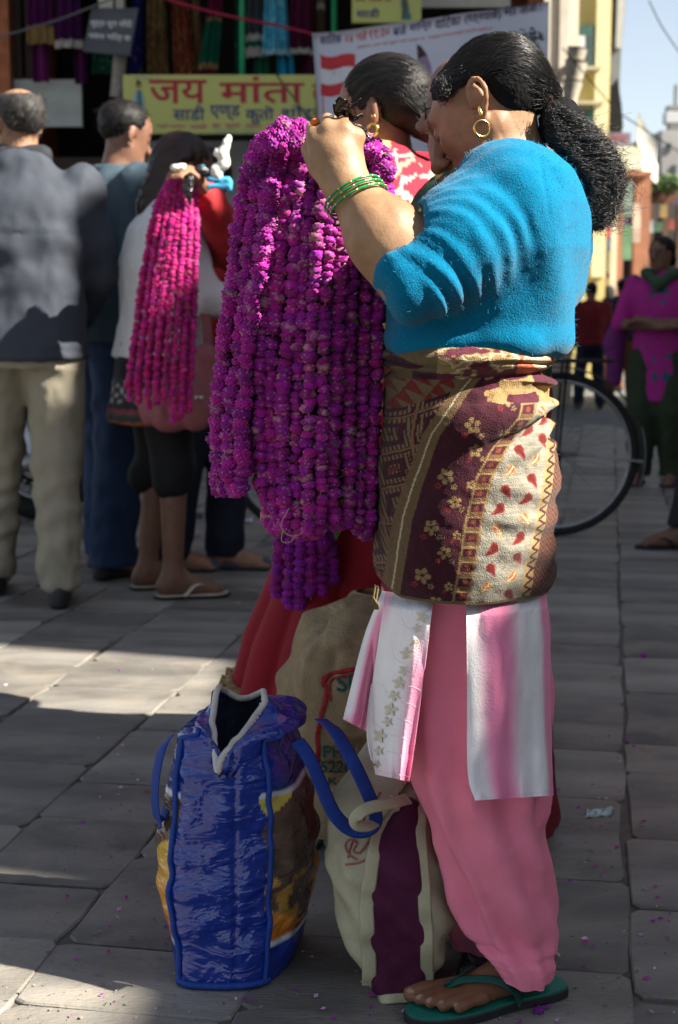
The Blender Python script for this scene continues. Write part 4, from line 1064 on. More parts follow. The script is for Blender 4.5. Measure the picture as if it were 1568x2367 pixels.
# lower edge dips at the front left and curls
u_ = 784+SP[..., 0]/MPP(1200, YM-.15)
SP[..., 2] += -.006*np.sin((u_-870)/400*math.pi)*smooth(1330, 1386, SV)*0+.020*smooth(935, 868, u_)*smooth(1320, 1386, SV)
def shawl_colour(P, TH, V):
    u = 784+P[..., 0]/MPP(1100, YM-.17); v = V.copy()
    MAR, BRN, GLD, OLV, SIL, RED, RST, CRM = [np.array(c) for c in ((.042, .007, .014), (.13, .068, .030), (.31, .205, .085), (.15, .105, .048), (.23, .21, .165), (.18, .020, .016), (.36, .085, .035), (.52, .43, .27))]
    C = np.zeros(P.shape); C[:] = MAR
    # arc length coordinate across the front so that the pattern wraps with the cloth
    sx = u+0*v
    jit = 4*fbm(P, 20, 2, 3)
    v = v+jit*.6; sx = sx+jit*.5
    bl = np.interp(v, [850, 905, 1000, 1100, 1200, 1386], [1130, 1085, 1020, 985, 955, 930])     # right edge of the left border
    b2 = np.interp(v, [850, 960, 1040, 1100, 1200, 1386], [1230, 1195, 1130, 1098, 1075, 1045])  # maroon | grey panel column
    b3 = np.interp(v, [850, 1000, 1100, 1200, 1386], [1330, 1292, 1268, 1248, 1212])            # grey panel | right border
    # ---- left border: concentric lozenges with hatching
    m = sx < bl-42
    a = (sx-bl)*.72+v*.26; b = v*.9-(sx-bl)*.30
    da = np.abs(((a/92) % 1)-.5)*2; db = np.abs(((b/118) % 1)-.5)*2
    loz = da+db
    ring = (np.sin(loz*11.5) > .05); hat = np.sin((a-b)*.62) > -.25
    c1 = np.where((ring & hat)[..., None], OLV*1.05, MAR*1.1)
    c1 = np.where((np.abs(loz-1) < .07)[..., None], BRN*1.3, c1); c1 = np.where((loz < .16)[..., None], RED*.8, c1)
    C = np.where(m[..., None], c1, C)
    tri = m & (v < 960-(sx-880)*.35)
    zz = (np.abs(((sx*.7-v*.9)/34 % 1)-.5)*2) > (((sx*.9+v*.8)/60) % 1)
    C = np.where(tri[..., None], np.where(zz[..., None], RED*.75, OLV*.8), C)
    # ---- striped golden band
    m = (sx >= bl-42) & (sx < bl)
    st = np.sin((sx-bl)*1.15); C = np.where(m[..., None], np.where((st > .1)[..., None], BRN*1.15, OLV*.75), C)
    C = np.where((m & (np.abs(sx-bl+21) < 2))[..., None], CRM*.8, C)
    # ---- maroon field with golden flowers
    def flower(C, fu, fv, R, col, cc, rot=0.0):
        dx, dy = sx-fu, v-fv; r = np.hypot(dx, dy); t = np.arctan2(dy, dx)+rot
        q = r < R*(.52+.48*np.abs(np.cos(2.5*t)))
        q &= ~((np.abs(np.sin(2.5*t)) > .97) & (r > R*.25))
        C = np.where(q[..., None], col, C); return np.where((r < R*.24)[..., None], cc, C)
    fl = []
    for k in range(9):
        vv = 915+k*58
        c = np.interp(vv, [850, 905, 1000, 1100, 1200, 1386], [1130, 1085, 1020, 985, 955, 930]); d = np.interp(vv, [850, 960, 1040, 1100, 1200, 1386], [1230, 1195, 1130, 1098, 1075, 1045])
        wdt = d-c
        fl += [(c+wdt*(.36 if k % 2 else .70), vv+6, 16 if k % 2 == 0 else 19)]+([(c+wdt*(.86 if k % 2 else .18), vv+24, 11)] if k % 2 else [])
    fm = (sx >= bl) & (sx < b2)
    C0 = C.copy()
    for i, (fu, fv, R) in enumerate(fl):
        C = flower(C, fu, fv, R, GLD*.72, MAR*1.4, i*.5)
        for sgn, off in ((1, (R*1.0, R*1.15)), (-1, (-R*.9, R*1.2))):
            C = flower(C, fu+off[0], fv+off[1], R*.42, GLD*.6 if sgn > 0 else RED, MAR, i)
    C = np.where((fm | (sx < bl) | (sx >= b2))[..., None] & (sx < b2)[..., None] & (sx >= bl)[..., None], C, C0)
    # ---- column of little framed boxes
    wcol = 42; m = (sx >= b2) & (sx < b2+wcol)
    q = ((v-b2*.12) % 34); inner = (q > 8) & (q < 27) & (sx > b2+7) & (sx < b2+wcol-7)
    c3 = np.where((np.abs(q-5) < 2)[..., None], GLD*.8, BRN*1.0); c3 = np.where(inner[..., None], MAR*1.3, c3)
    c3 = np.where((inner & (np.hypot(sx-b2-wcol/2, q-17) < 6))[..., None], RST*.45, c3); c3 = np.where(((np.abs(sx-b2-3) < 1.6) | (np.abs(sx-b2-wcol+3) < 1.6))[..., None], GLD*.8, c3)
    C = np.where(m[..., None], c3, C)
    # ---- silver panel with red paisleys
    x0 = b2+wcol; m = (sx >= x0) & (sx < b3)
    fib = 1+.22*fbm(np.stack([sx*.02, v*.35, 0*v], -1), 1, 2, 4)
    c4 = SIL*fib[..., None]
    w4 = np.maximum(b3-x0, 40)
    for k in range(13):
        for side in (0, 1):
            pv = 905+k*44+side*22; cu = np.interp(pv, [850, 960, 1040, 1100, 1200, 1386], [1230, 1195, 1130, 1098, 1075, 1045])+wcol
            c3u = np.interp(pv, [850, 1000, 1100, 1200, 1386], [1330, 1292, 1268, 1248, 1212])
            pu = cu+(c3u-cu)*(.27 if side == 0 else .74)
            dx, dy = sx-pu, v-pv; ang = (-.75 if (k+side) % 2 else -2.2); ca, sa = math.cos(ang), math.sin(ang)
            X, Yp = dx*ca-dy*sa, dx*sa+dy*ca
            X, Yp = X/1.22, Yp/1.22; Yp = Yp-.018*X*X
            hw = np.where(X < 0, np.sqrt(np.clip(1-(X/10)**2, 0, 1))*9.5, 9.5*np.clip(1-X/22, 0, 1)**.9)
            out = (X > -10) & (X < 22) & (np.abs(Yp) < hw); inn = (X > -7) & (X < 16) & (np.abs(Yp) < hw-3.2)
            big = (k+side) % 3 == 1
            c4 = np.where((out)[..., None], GLD if big else RED*1.1, c4); c4 = np.where(inn[..., None], RST if big else RED*.55, c4)
            if big: c4 = np.where((inn & (np.abs(Yp) < 1.6))[..., None], CRM, c4)
    C = np.where(m[..., None], c4, C)
    # ---- right border: golden zigzag, then fine chevrons
    m = (sx >= b3) & (sx < b3+26); zg = np.abs(((v/22) % 1)-.5)*2*20
    C = np.where(m[..., None], np.where((np.abs(sx-b3-3-zg) < 5)[..., None], MAR, GLD*.95), C); C = np.where((np.abs(sx-b3) < 3)[..., None], GLD, C)
    m = sx >= b3+26; ch = np.sin((v+np.abs(((sx-b3)/26 % 1)-.5)*36)*.55)
    C = np.where(m[..., None], np.where((ch > 0)[..., None], BRN*1.05, MAR*1.6), C)
    # ---- waist: the cloth turned over, paler ground with maroon and orange figures
    wl = 866+10*np.sin(u*.008)
    m = V < wl; nz = fbm(np.stack([u*.02, V*.045, 0*V], -1), 1, 3, 9)
    cw = np.where((nz > .22)[..., None], MAR*2.5, GLD*.85); cw = np.where((np.abs(nz) < .06)[..., None], CRM, cw)
    cw = np.where((u > 1195)[..., None], np.where((nz > .05)[..., None], RST*1.25, CRM*.95), cw)
    cw = np.where((u < 1010)[..., None], np.where((nz > .1)[..., None], MAR, OLV*.85), cw)
    C = np.where(m[..., None], cw, C)
    m = (V >= wl) & (V < 930) & (u > 1120); nz2 = fbm(np.stack([u*.03, V*.06, 0*V], -1), 1, 2, 19)
    C = np.where(m[..., None], np.where((nz2 > .1)[..., None], GLD*.9, MAR*1.7), C)
    # hem selvedge
    C = np.where((V > 1379)[..., None], OLV*.8, C)
    return C*(1+.10*fbm(P, 160, 2, 7)[..., None])
M_shawl = mat('woven_shawl', rough=.9, var=.10, vscale=180, bump=.5, bscale=500, spec=.15, attr=True, sheen=.1)
shawl = loft_obj('waist_shawl', SP, M_shawl, woman, shawl_colour(SP, STH, SV).reshape(-1, 3), cap=False)
# inside of the hem so that it is not a hollow shell
M_olive = mat('olive_yarn', (.16, .12, .055), .9, .2)
def tassel(u, v0, v1, seed):
    pts = [(u, v0), (u-3, (v0+v1)/2), (u-5, v1-14)]
    parts = [tube_vf(spline([W(a, b, YM-.185) for a, b in pts], 10), .0016, 5)]
    for k in range(6): parts.append(tube_vf(spline([W(u-5, v1-15, YM-.186), W(u-6+k*2.0-3, v1-4, YM-.186-.001*k), W(u-8+k*2.6-3, v1+6, YM-.187)], 6), .0011, 4))
    v_, f_ = join([(a, np.array([list(q)+[q[-1]]*(4-len(q)) for q in tris(b)])) for a, b in parts])
    mesh_np('tassel', v_, tris(f_), M_olive, shawl, world=True).matrix_parent_inverse = Matrix.Identity(4)
tassel(874, 1355, 1402, 0); tassel(868, 1352, 1394, 1)
# loose fuzz along the hem and sides
fz = []
r_ = np.random.default_rng(8)
for k in range(260):
    i = r_.integers(30, NV); j = r_.integers(0, NTH//2) if k % 3 else (r_.choice([0, 1, 2, NTH//2-2, NTH//2-1]))
    p = SP[i, j]; n = np.array([math.cos(STH[i, j]), -math.sin(STH[i, j]), r_.normal()*.5]); n /= np.linalg.norm(n)
    L = r_.uniform(.002, .006); fz.append(tube_vf([p, p+n*L*.6, p+n*L+[0, 0, -.001]], .00022, 3))
v_, f_ = join([(a, np.array([list(q)+[q[-1]]*(4-len(q)) for q in tris(b)])) for a, b in fz])
o = mesh_np('fuzz', v_, tris(f_), M_olive, shawl, world=True); o.matrix_parent_inverse = Matrix.Identity(4); o['kind'] = 'stuff'

# ------------------------------------------------------------------ hair
M_hair = mat('black_hair', (.012, .011, .0112), .38, .3, 60, 0, 200, spec=.55)
TIE = pm(1268, 222, 0)
def hair_prims():
    P = [el(hd(-.014, 0, .022), (.083, .071, .059), R=HR, k=.02), el(hd(.020, 0, .025), (.046, .059, .039), R=HR, k=.03), rc(hd(-.042, 0, .012), TIE, .058, .020, k=.04),
         el(pm(1056, 202, -.03), (px(46), .044, px(34)), k=.02)]
    big = 2
    a, b = pm(1000, 243), pm(1080, 240)
    lo, hi = HO-.25, HO+.25
    # forehead / temple edge, then the nape
    P += [half(pm(1040, 243), np.array([-.06, 0, -1.0]), lo, np.array([pm(1082, 0)[0], hi[1], hi[2]]), k=.012), half(pm(1160, 272), np.array([-.85, 0, -1.0]), np.array([pm(1070, 0)[0], lo[1], lo[2]]), hi, k=.012)]
    P += [hel((-.003, .080, .0), (.024, .03, .034), k=.012, op=-1), hel((-.003, -.080, .0), (.024, .03, .034), k=.012, op=-1)]
    P += [half(hd(.096, 0, .02), HF-.35*HU, lo, hi, k=.012)]
    return P
def comb(V, N):
    q = V-TIE; a = np.arctan2(q[:, 1], q[:, 2]+.4*q[:, 0]); r = np.linalg.norm(q, axis=1)
    return .0007*np.sin(a*60+5*fbm(V, 14, 2, 3)+r*20)+.0010*fbm(V, 30, 2, 2)
hair = sdf_obj('hair', hair_prims(), .0048, mat('hair_mass', (.006, .0055, .006), .9, .3, 60, .6, 150, spec=.15), woman, disp=comb, world=True)
# ponytail core: loose lobes so that the gaps between the curls stay dark but open at the rim
def tail_prims():
    P = []
    for u, v, a, b, ry in ((1286, 240, 26, 24, .02), (1300, 275, 52, 44, .045), (1272, 292, 40, 46, .05), (1318, 318, 52, 50, .05), (1352, 352, 44, 48, .05), (1372, 402, 40, 50, .045), (1382, 440, 32, 40, .04), (1345, 400, 30, 42, .045)):
        P.append(el(pm(u, v, -.015), (px(a), ry, px(b)), k=.02))
    return P
tail = sdf_obj('ponytail', tail_prims(), .0055, mat('hair_mass', (.006, .0055, .006), .9, .3, 60, .6, 150, spec=.15), woman, disp=lambda V, N: -.006+.006*fbm(V, 45, 3, 7), world=True)
def strand_mesh(name, paths, r, parent, n=3):
    parts = []
    for P in paths:
        m = len(P); rr = r*np.linspace(1, .45, m)
        V, F = tube_vf(P, rr, n); keep = F[:(m-1)*n]; parts.append((V[:m*n], keep))
    V, F = join(parts); o = mesh_np(name, V, F, M_hair, parent, world=True); o.matrix_parent_inverse = Matrix.Identity(4) if parent.parent else o.matrix_parent_inverse
    o['kind'] = 'stuff'; return o
hbv = bvh_of(hair)
def on_hair(p, off):
    h = hbv.find_nearest(Vector(p)); n = h[1]
    return np.array(h[0])+np.array(n)*off
r_ = np.random.default_rng(12); paths = []
for k in range(2300):
    # from the hairline back to the tie, hugging the head
    t = r_.random()
    s = hd(.088-.05*t+r_.normal()*.006, .075*(1 if r_.random() < .8 else -1)*t**.6+r_.normal()*.006, .055+.07*(1-t)**.5-.03*t+r_.normal()*.01) if r_.random() < .6 else hd(r_.uniform(-.05, .08), .085, r_.uniform(.02, .11))
    e = TIE+r_.normal(size=3)*.010
    c = (s+e)/2+np.array([0, -.03, .05])*r_.uniform(.2, 1)
    Q = spline([s, c, e], 13); fr = r_.uniform(20, 60); am = r_.uniform(.0008, .003)*(1.5 if t < .5 else 1)
    out = []
    for i, p in enumerate(Q):
        q = on_hair(p, .0006+1.1*am*(1+math.sin(i*fr*.05+k))*(.35+.65*math.sin(math.pi*i/12)))
        out.append(q)
    out = np.array(out); out[1:-1] = (out[:-2]+2*out[1:-1]+out[2:])/4
    paths.append(out)
strand_mesh('combed_strands', paths, .00032, hair)
# short curls round the temple
paths = []
for k in range(260):
    s = on_hair(pm(r_.uniform(1000, 1085), r_.uniform(170, 240), -.06), .001)
    w = r_.uniform(.003, .006); ln = r_.uniform(.012, .03); d = r_.normal(size=3)*.6+np.array([-.2, -.4, -.35]); d /= np.linalg.norm(d); ph = r_.random()*6.28
    t = np.linspace(0, 1, 14)[:, None]; e1 = np.cross(d, [0, 0, 1]); e1 /= np.linalg.norm(e1); e2 = np.cross(d, e1)
    paths.append(s+d*ln*t*.55+w*(np.cos(t*9+ph)*e1+np.sin(t*9+ph)*e2)*t**.5)
strand_mesh('temple_curls', paths, .0005, hair)
# wisps on the nape
paths = []
for k in range(90):
    s = pm(r_.uniform(1130, 1225), r_.uniform(255, 318), -.055+r_.uniform(0, .02)); d = np.array([.5, -.25, -.4])+r_.normal(size=3)*.5; t = np.linspace(0, 1, 10)[:, None]
    paths.append(s+d*.018*t+.003*np.sin(t*8+k)*np.array([.5, .2, .8]))
strand_mesh('nape_wisps', paths, .00016, hair)
# curls of the ponytail: helices that drift down and back
paths = []
cores = [(1286, 240), (1300, 275), (1322, 310), (1355, 345), (1385, 385), (1398, 430), (1385, 480), (1372, 505)]
cw = [14, 40, 58, 62, 58, 50, 42, 34]
for k in range(2900):
    a = r_.random()**.8; b = min(1.0, a+r_.uniform(.18, .5)); n = 24
    t = np.linspace(a, b, n)*(len(cores)-1)
    cu = np.interp(t, range(len(cores)), [c[0] for c in cores]); cv = np.interp(t, range(len(cores)), [c[1] for c in cores]); w = np.interp(t, range(len(cores)), cw)
    ang = r_.random()*6.28; rad = r_.uniform(.35, 1.0)**.7
    rim = w*rad; uu = cu+rim*math.cos(ang); vv = cv+rim*math.sin(ang)*.75; yy = -.015-.05*math.sqrt(max(0, 1-.6*rad*rad))*(1 if r_.random() < .8 else -1)
    base = np.array([pm(x, y, yy) for x, y in zip(uu, vv)])
    hr = r_.uniform(.004, .0105); fq = r_.uniform(12, 24); ph = r_.random()*6.28; tt = np.linspace(0, 1, n)[:, None]
    spread = np.linspace(.3, 1.15, n)[:, None]
    base += hr*spread*(np.cos(tt*fq+ph)*np.array([.8, .2, .5])+np.sin(tt*fq+ph)*np.array([-.2, .9, .35]))
    if k % 9 == 0: base += (tt**2)*(np.array([.028, -.01, .0])*r_.uniform(.3, 1.5)+r_.normal(size=3)*.012)
    paths.append(base)
strand_mesh('curls', paths, .00038, tail)
paths = []
for k in range(170):   # frizz round the outline
    i = r_.uniform(2, 7); cu = np.interp(i, range(8), [c[0] for c in cores]); cv = np.interp(i, range(8), [c[1] for c in cores]); w = np.interp(i, range(8), cw)
    ang = r_.uniform(-1.2, 1.9); s = pm(cu+w*.9*math.cos(ang), cv+w*.8*math.sin(ang), r_.uniform(-.05, .02)); d = np.array([math.cos(ang), r_.normal()*.4, -math.sin(ang)*.8]); t = np.linspace(0, 1, 16)[:, None]
    hr = r_.uniform(.002, .007); paths.append(s+d*r_.uniform(.01, .032)*t+hr*(np.cos(t*10+k)*np.array([.7, 0, .6])+np.sin(t*10+k)*np.array([.2, .7, .3]))*t**.5)
strand_mesh('frizz', paths, .00030, tail)
tube('hair_tie', [TIE+np.array([.004*math.sin(0), .021*math.cos(a), .021*math.sin(a)])@np.eye(3) for a in np.linspace(0, 6.2, 22)], .005, mat('brown_band', (.07, .025, .012), .6), woman, world=True, closed=False)

# ------------------------------------------------------------------ jewellery, sandal, bangles
M_gold = mat('gold', (.80, .50, .16), .22, .1, 30, .05, metal=1)
lobe = hd(.006, .078, -.031)
hc = lobe+np.array([0, -.004, -px(17, 280)])
tube('hoop_earring', [hc+np.array([px(18, 280)*math.cos(a), .004*math.cos(a), px(18, 280)*math.sin(a)]) for a in np.linspace(0, 2*math.pi, 40)[:-1]], np.array([.0013+.0007*(.5-.5*math.sin(a)) for a in np.linspace(0, 2*math.pi, 40)[:-1]]), M_gold, woman, 8, True, world=True)
tube('stud_earring', [hd(-.002, .082, -.015), hd(-.001, .086, -.019), hd(.001, .083, -.025)], .0024, M_gold, woman, 8, world=True)
M_bang = mat('green_glass', (.01, .24, .06), .18, .25, 160, .1, spec=.6)
fa = (WRI-ELB)/np.linalg.norm(WRI-ELB)
for k, off in enumerate((-.004, .0035, .010)):
    c = ELB*.14+WRI*.86+fa*off*1.0; e1 = np.cross(fa, [0, 1, 0]); e1 /= np.linalg.norm(e1); e2 = np.cross(fa, e1)
    tl = fa*.10
    ring = [c+(.0415*math.cos(a))*(e1+fa*.16*(1 if k < 2 else .9))+.041*math.sin(a)*(e2+fa*.05) for a in np.linspace(0, 2*math.pi, 60)[:-1]]
    tube('bangle', ring, .0019, M_bang, woman, 7, True, world=True)
    for q in range(0, 59, 4): 
        p = ring[q]; V, F = box_vf(p-.0018, p+.0018, .0006); mesh_np('gold_fleck', V, F, M_gold, woman, world=True)
# sandal
sd = thing('sandal', 'worn green rubber sandal with dark sole on the foot of the woman in blue', 'sandal', tuple(HEEL*[1, 1, 0]))
def sole_outline(n=44):
    pts = [(-.026, -.0), (-.018, .028), (.02, .036), (.08, .035), (.15, .044), (.205, .040), (.238, .022), (.246, .0), (.240, -.02), (.21, -.040), (.15, -.042), (.08, -.035), (.02, -.034), (-.018, -.026)]
    return spline(pts+[pts[0]], n)[:-1]
def slab(name, o2, z0, z1, m, parent):
    n = len(o2); V = [ft(a, l, z) for z in (z0, z1) for a, l in o2]; F = [tuple(range(n))[::-1], tuple(range(n, 2*n))]+[(i, (i+1) % n, n+(i+1) % n, n+i) for i in range(n)]
    return mesh_np(name, V, F, m, parent, world=True, smooth_=False)
o2 = sole_outline()
slab('sole', o2, .002, .0125, mat('black_rubber', (.022, .022, .024), .7, .2, 60), sd)
slab('midsole', o2*[.996, .985]+[.0005, 0], .0125, .0150, mat('grey_rubber', (.05, .045, .05), .7), sd)
slab('footbed', o2*[.985, .96]+[.0015, 0], .0150, SOLE-.001, mat('green_rubber', (.012, .17, .12), .55, .15, 40, .2, 200), sd)
M_strap = mat('green_strap', (.006, .07, .055), .45, .15, 40, .2, 120)
post = ft(.176, -.010, SOLE+.004)
for s in (1, -1):
    P = spline([ft(.075, .040*s, SOLE-.004), ft(.088, .039*s, SOLE+.020), ft(.115, .028*s, SOLE+.036), ft(.150, .008*s-.004, SOLE+.034), ft(.174, -.0095, SOLE+.024)], 26)
    nn = np.gradient(P, axis=0); 
    tube('strap', P, np.linspace(.0085, .0060, 26), M_strap, sd, 8, flat=np.array([fl_*s*.55+[0, 0, .84]]*26), world=True)
tube('toe_post', [post, ft(.175, -.0095, SOLE+.026)], .003, M_strap, sd, world=True)
# ================================================================== garlands of globe amaranth
def icosphere(n):
    t = (1+5**.5)/2
    V = [(-1, t, 0), (1, t, 0), (-1, -t, 0), (1, -t, 0), (0, -1, t), (0, 1, t), (0, -1, -t), (0, 1, -t), (t, 0, -1), (t, 0, 1), (-t, 0, -1), (-t, 0, 1)]
    F = [(0, 11, 5), (0, 5, 1), (0, 1, 7), (0, 7, 10), (0, 10, 11), (1, 5, 9), (5, 11, 4), (11, 10, 2), (10, 7, 6), (7, 1, 8), (3, 9, 4), (3, 4, 2), (3, 2, 6), (3, 6, 8), (3, 8, 9), (4, 9, 5), (2, 4, 11), (6, 2, 10), (8, 6, 7), (9, 8, 1)]
    V = [np.array(v)/np.linalg.norm(v) for v in V]
    for _ in range(n):
        c = {}; G2 = []
        def mid(a, b):
            k = (min(a, b), max(a, b))
            if k not in c: m = V[a]+V[b]; V.append(m/np.linalg.norm(m)); c[k] = len(V)-1
            return c[k]
        for a, b, d in F:
            x, y, z = mid(a, b), mid(b, d), mid(d, a); G2 += [(a, x, z), (b, y, x), (d, z, y), (x, y, z)]
        F = G2
    return np.array(V), np.array(F)
def flower_shape(sub, seed, nb):
    r = np.random.default_rng(seed); V, F = icosphere(sub)
    i = np.arange(nb)+.5; ph = np.arccos(1-2*i/nb); th = math.pi*(1+5**.5)*i+seed
    B = np.stack([np.cos(th)*np.sin(ph), np.sin(th)*np.sin(ph), np.cos(ph)], 1); B += r.normal(size=B.shape)*.06; B /= np.linalg.norm(B, axis=1)[:, None]
    d = V@B.T; j = d.argmax(1); ang = np.arccos(np.clip(d.max(1), -1, 1)); sp = math.sqrt(4*math.pi/nb)*.62
    tip = np.clip(1-ang/sp, 0, 1)
    hgt = r.uniform(.7, 1.3, nb)[j]
    R = .80+.34*tip**1.3*hgt
    P = V*R[:, None]; P[:, 2] *= .86; P[:, :2] *= (1+.06*r.normal())
    P[:, 2] = np.clip(P[:, 2], -.72, .76)
    pale = (r.random(nb) < .24)[j]*smooth(.45, .8, tip)
    return P, F, tip, pale
SH3 = [flower_shape(3, 10+k, 58) for k in range(6)]
SH2 = [flower_shape(2, 30+k, 40) for k in range(6)]
SH1 = [flower_shape(1, 50+k, 16) for k in range(6)]
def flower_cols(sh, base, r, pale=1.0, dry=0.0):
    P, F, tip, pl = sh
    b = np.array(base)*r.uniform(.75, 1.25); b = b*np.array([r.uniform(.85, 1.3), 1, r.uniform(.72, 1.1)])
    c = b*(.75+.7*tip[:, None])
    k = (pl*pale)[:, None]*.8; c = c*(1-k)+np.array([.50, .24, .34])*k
    if dry > 0:
        q = np.clip(fbm(P, 1.6, 2, int(r.integers(99))), 0, 1)[:, None]*dry; c = c*(1-q)+np.array([.50, .34, .20])*q
    return c
M_flow = mat('amaranth', rough=.65, var=.12, vscale=300, bump=.35, bscale=700, spec=.2, attr=True, sheen=.05)
M_thread = mat('garland_thread', (.40, .26, .16), .8)
M_leafg = mat('garland_leaf', (.045, .085, .02), .6, .3, 60)
def frame_from(t, r):
    t = t/np.linalg.norm(t); a = r.normal(size=3); a -= t*(a@t); a /= np.linalg.norm(a); return np.stack([a, np.cross(t, a), t], 1)
def garland(name, label, strands, base, rad, spacing, loc, nparts=300, seed=1, dry=0.0, leafy=None, pale=1.0):
    """strands: list of (path (n,3), front?) ; flowers of the front strands are parts of their own, the rest one mass"""
    r = np.random.default_rng(seed); bundle = thing(name, label, 'garland', loc)
    variants = [mesh_variant(base, r, s, dry, pale) for s in range(14)]
    used = 0; massV, massF, massC = [], [], []; off = 0; leaves = []
    for path, front in strands:
        st = tube('strand', path, .0011, M_thread, bundle, 4, world=True)
        seg = np.r_[0, np.cumsum(np.linalg.norm(np.diff(path, axis=0), axis=1))]
        big = r.uniform(.88, 1.12); s = r.uniform(0, spacing)
        while s < seg[-1]:
            i = min(np.searchsorted(seg, s), len(path)-1); i = max(i, 1); f = (s-seg[i-1])/max(seg[i]-seg[i-1], 1e-9)
            p = path[i-1]*(1-f)+path[i]*f; t = path[i]-path[i-1]
            R = frame_from(t+r.normal(size=3)*.12*np.linalg.norm(t), r); sc = rad*big*r.uniform(.80, 1.16); p = p+r.normal(size=3)*rad*.14
            sz = sc*r.uniform(.62, 1.08)
            if front and used < nparts:
                o = bpy.data.objects.new('flower', variants[r.integers(len(variants))]); link(o, st)
                M4 = Matrix.Identity(4)
                S = R@np.diag([sc, sc, sz])
                for a in range(3):
                    for b in range(3): M4[a][b] = S[a, b]
                    M4[a][3] = p[a]
                o.matrix_parent_inverse = PW(bundle).inverted() if False else Matrix.Identity(4)
                o.matrix_basis = M4; used += 1
            else:
                sh = (SH2 if front is not None else SH1)[r.integers(6)]; V = sh[0]*[sc, sc, sz]@R.T+p
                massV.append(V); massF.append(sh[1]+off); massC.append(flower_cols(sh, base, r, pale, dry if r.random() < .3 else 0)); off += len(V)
            if leafy is not None and r.random() < leafy(p): leaves.append((p, R, sc))
            s += spacing*(sz/sc+.12)*r.uniform(.85, 1.1)
    if massV: mesh_np('flower_mass', np.concatenate(massV), np.concatenate(massF), M_flow, bundle, np.concatenate(massC), world=True)['kind'] = 'stuff'
    if leaves:
        V, F = [], []
        for p, R, sc in leaves:
            a = r.uniform(0, 6.28); d = np.array([math.cos(a), -abs(math.sin(a))*.9-.25, r.normal()*.4]); d /= np.linalg.norm(d); e = np.cross(d, [0, 0, 1.0]); e /= np.linalg.norm(e); L = sc*r.uniform(.8, 1.5); q = p+d*sc*.8
            n = np.cross(d, e); k = len(V)
            V += [q, q+d*L*.45+e*L*.26+n*L*.1, q+d*L-[0, 0, L*.25], q+d*L*.45-e*L*.26+n*L*.1]; F.append((k, k+1, k+2, k+3))
        mesh_np('leaves', V, np.array(F), M_leafg, bundle, world=True)['kind'] = 'stuff'
    return bundle
def mesh_variant(base, r, k, dry, pale):
    sh = SH3[k % len(SH3)]
    me = bpy.data.meshes.new('flower'); P, F = sh[0], sh[1]
    me.vertices.add(len(P)); me.vertices.foreach_set('co', P.astype(np.float32).ravel()); me.loops.add(len(F)*3); me.loops.foreach_set('vertex_index', F.astype(np.int32).ravel())
    me.polygons.add(len(F)); me.polygons.foreach_set('loop_start', np.arange(len(F), dtype=np.int32)*3); me.update(calc_edges=True)
    me.polygons.foreach_set('use_smooth', np.full(len(F), True))
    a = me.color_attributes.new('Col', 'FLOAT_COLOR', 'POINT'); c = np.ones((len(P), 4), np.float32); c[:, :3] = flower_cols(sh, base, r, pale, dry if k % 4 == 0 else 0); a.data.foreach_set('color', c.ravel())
    me.materials.append(M_flow); return me

# --- the big bundle in her hand
Lt = np.array([(283, 705), (292, 652), (305, 622), (340, 590), (400, 560), (500, 538), (600, 524), (800, 500), (1000, 490), (1100, 500), (1300, 520)])
Rt = np.array([(283, 730), (300, 790), (330, 862), (345, 892), (400, 896), (500, 894), (600, 890), (800, 884), (1000, 880), (1300, 866)])
def strand_path(a, vb, layer, r, Y0=YM+.005, rad=.082, turn=None, vs=None):
    vs = (286+70*max(0, a-.5)+r.uniform(0, 26)) if vs is None else vs
    v = np.linspace(vs, vb, 46); n = len(v)
    wob = r.normal()*5*np.sin(np.linspace(0, 5, n)+r.uniform(0, 6))+r.normal()*2.5*np.sin(np.linspace(0, 11, n)+r.uniform(0, 6))
    u = np.interp(v, Lt[:, 0], Lt[:, 1])*(1-a)+np.interp(v, Rt[:, 0], Rt[:, 1])*a+wob
    prof = smooth(270, 560, v)*.75+.25
    arc = math.sqrt(max(0, 1-(2*a-1)**2))
    yy = {0: -rad*arc, 1: -rad*arc*.50, 2: rad*arc*.35, 3: rad*arc}[layer]*prof+r.normal()*.007
    pts = [W(uu, vv, Y0+y) for uu, vv, y in zip(u, v, yy)]
    if turn:
        du, dy, up = turn
        e = u[-1]; k = np.linspace(0, math.pi, 9)[1:]
        for q in k: pts.append(W(e+du*(1-math.cos(q))/2, vb+abs(du)*.55*math.sin(q), Y0+yy[-1]+dy*(1-math.cos(q))/2))
        for q in np.linspace(0, 1, 10)[1:]: pts.append(W(e+du, vb-up*q, Y0+yy[-1]+dy))
    return np.array(pts)
r_ = np.random.default_rng(4); S = []
va = np.array([0, .08, .16, .26, .34, .42, .5, .6, .68, .78, .88, 1]); vbv = np.array([1075, 1105, 1120, 1128, 1180, 1205, 1215, 1228, 1212, 1185, 1218, 1205])
nf = 13
for i in range(nf):
    a = (i+.5)/nf+r_.normal()*.008; vb = np.interp(a, va, vbv)+r_.normal()*10
    S.append((strand_path(a, vb, 0, r_, turn=(r_.choice([-1, 1])*r_.uniform(24, 40) if .05 < a < .9 else 26*(1 if a < .5 else -1), .045, r_.uniform(60, 180))), True))
for i in range(13):
    a = (i+.9)/13.6+r_.normal()*.012; S.append((strand_path(a, np.interp(a, va, vbv)-r_.uniform(10, 60), 1, r_, turn=(r_.uniform(-20, 20), .04, 60)), False))
for i in range(11):
    a = (i+.5)/11+r_.normal()*.012; S.append((strand_path(a, np.interp(a, va, vbv)-r_.uniform(0, 70), 2, r_), None))
for i in range(10):
    a = (i+.5)/10; S.append((strand_path(a, np.interp(a, va, vbv)-r_.uniform(0, 60), 3, r_), None))
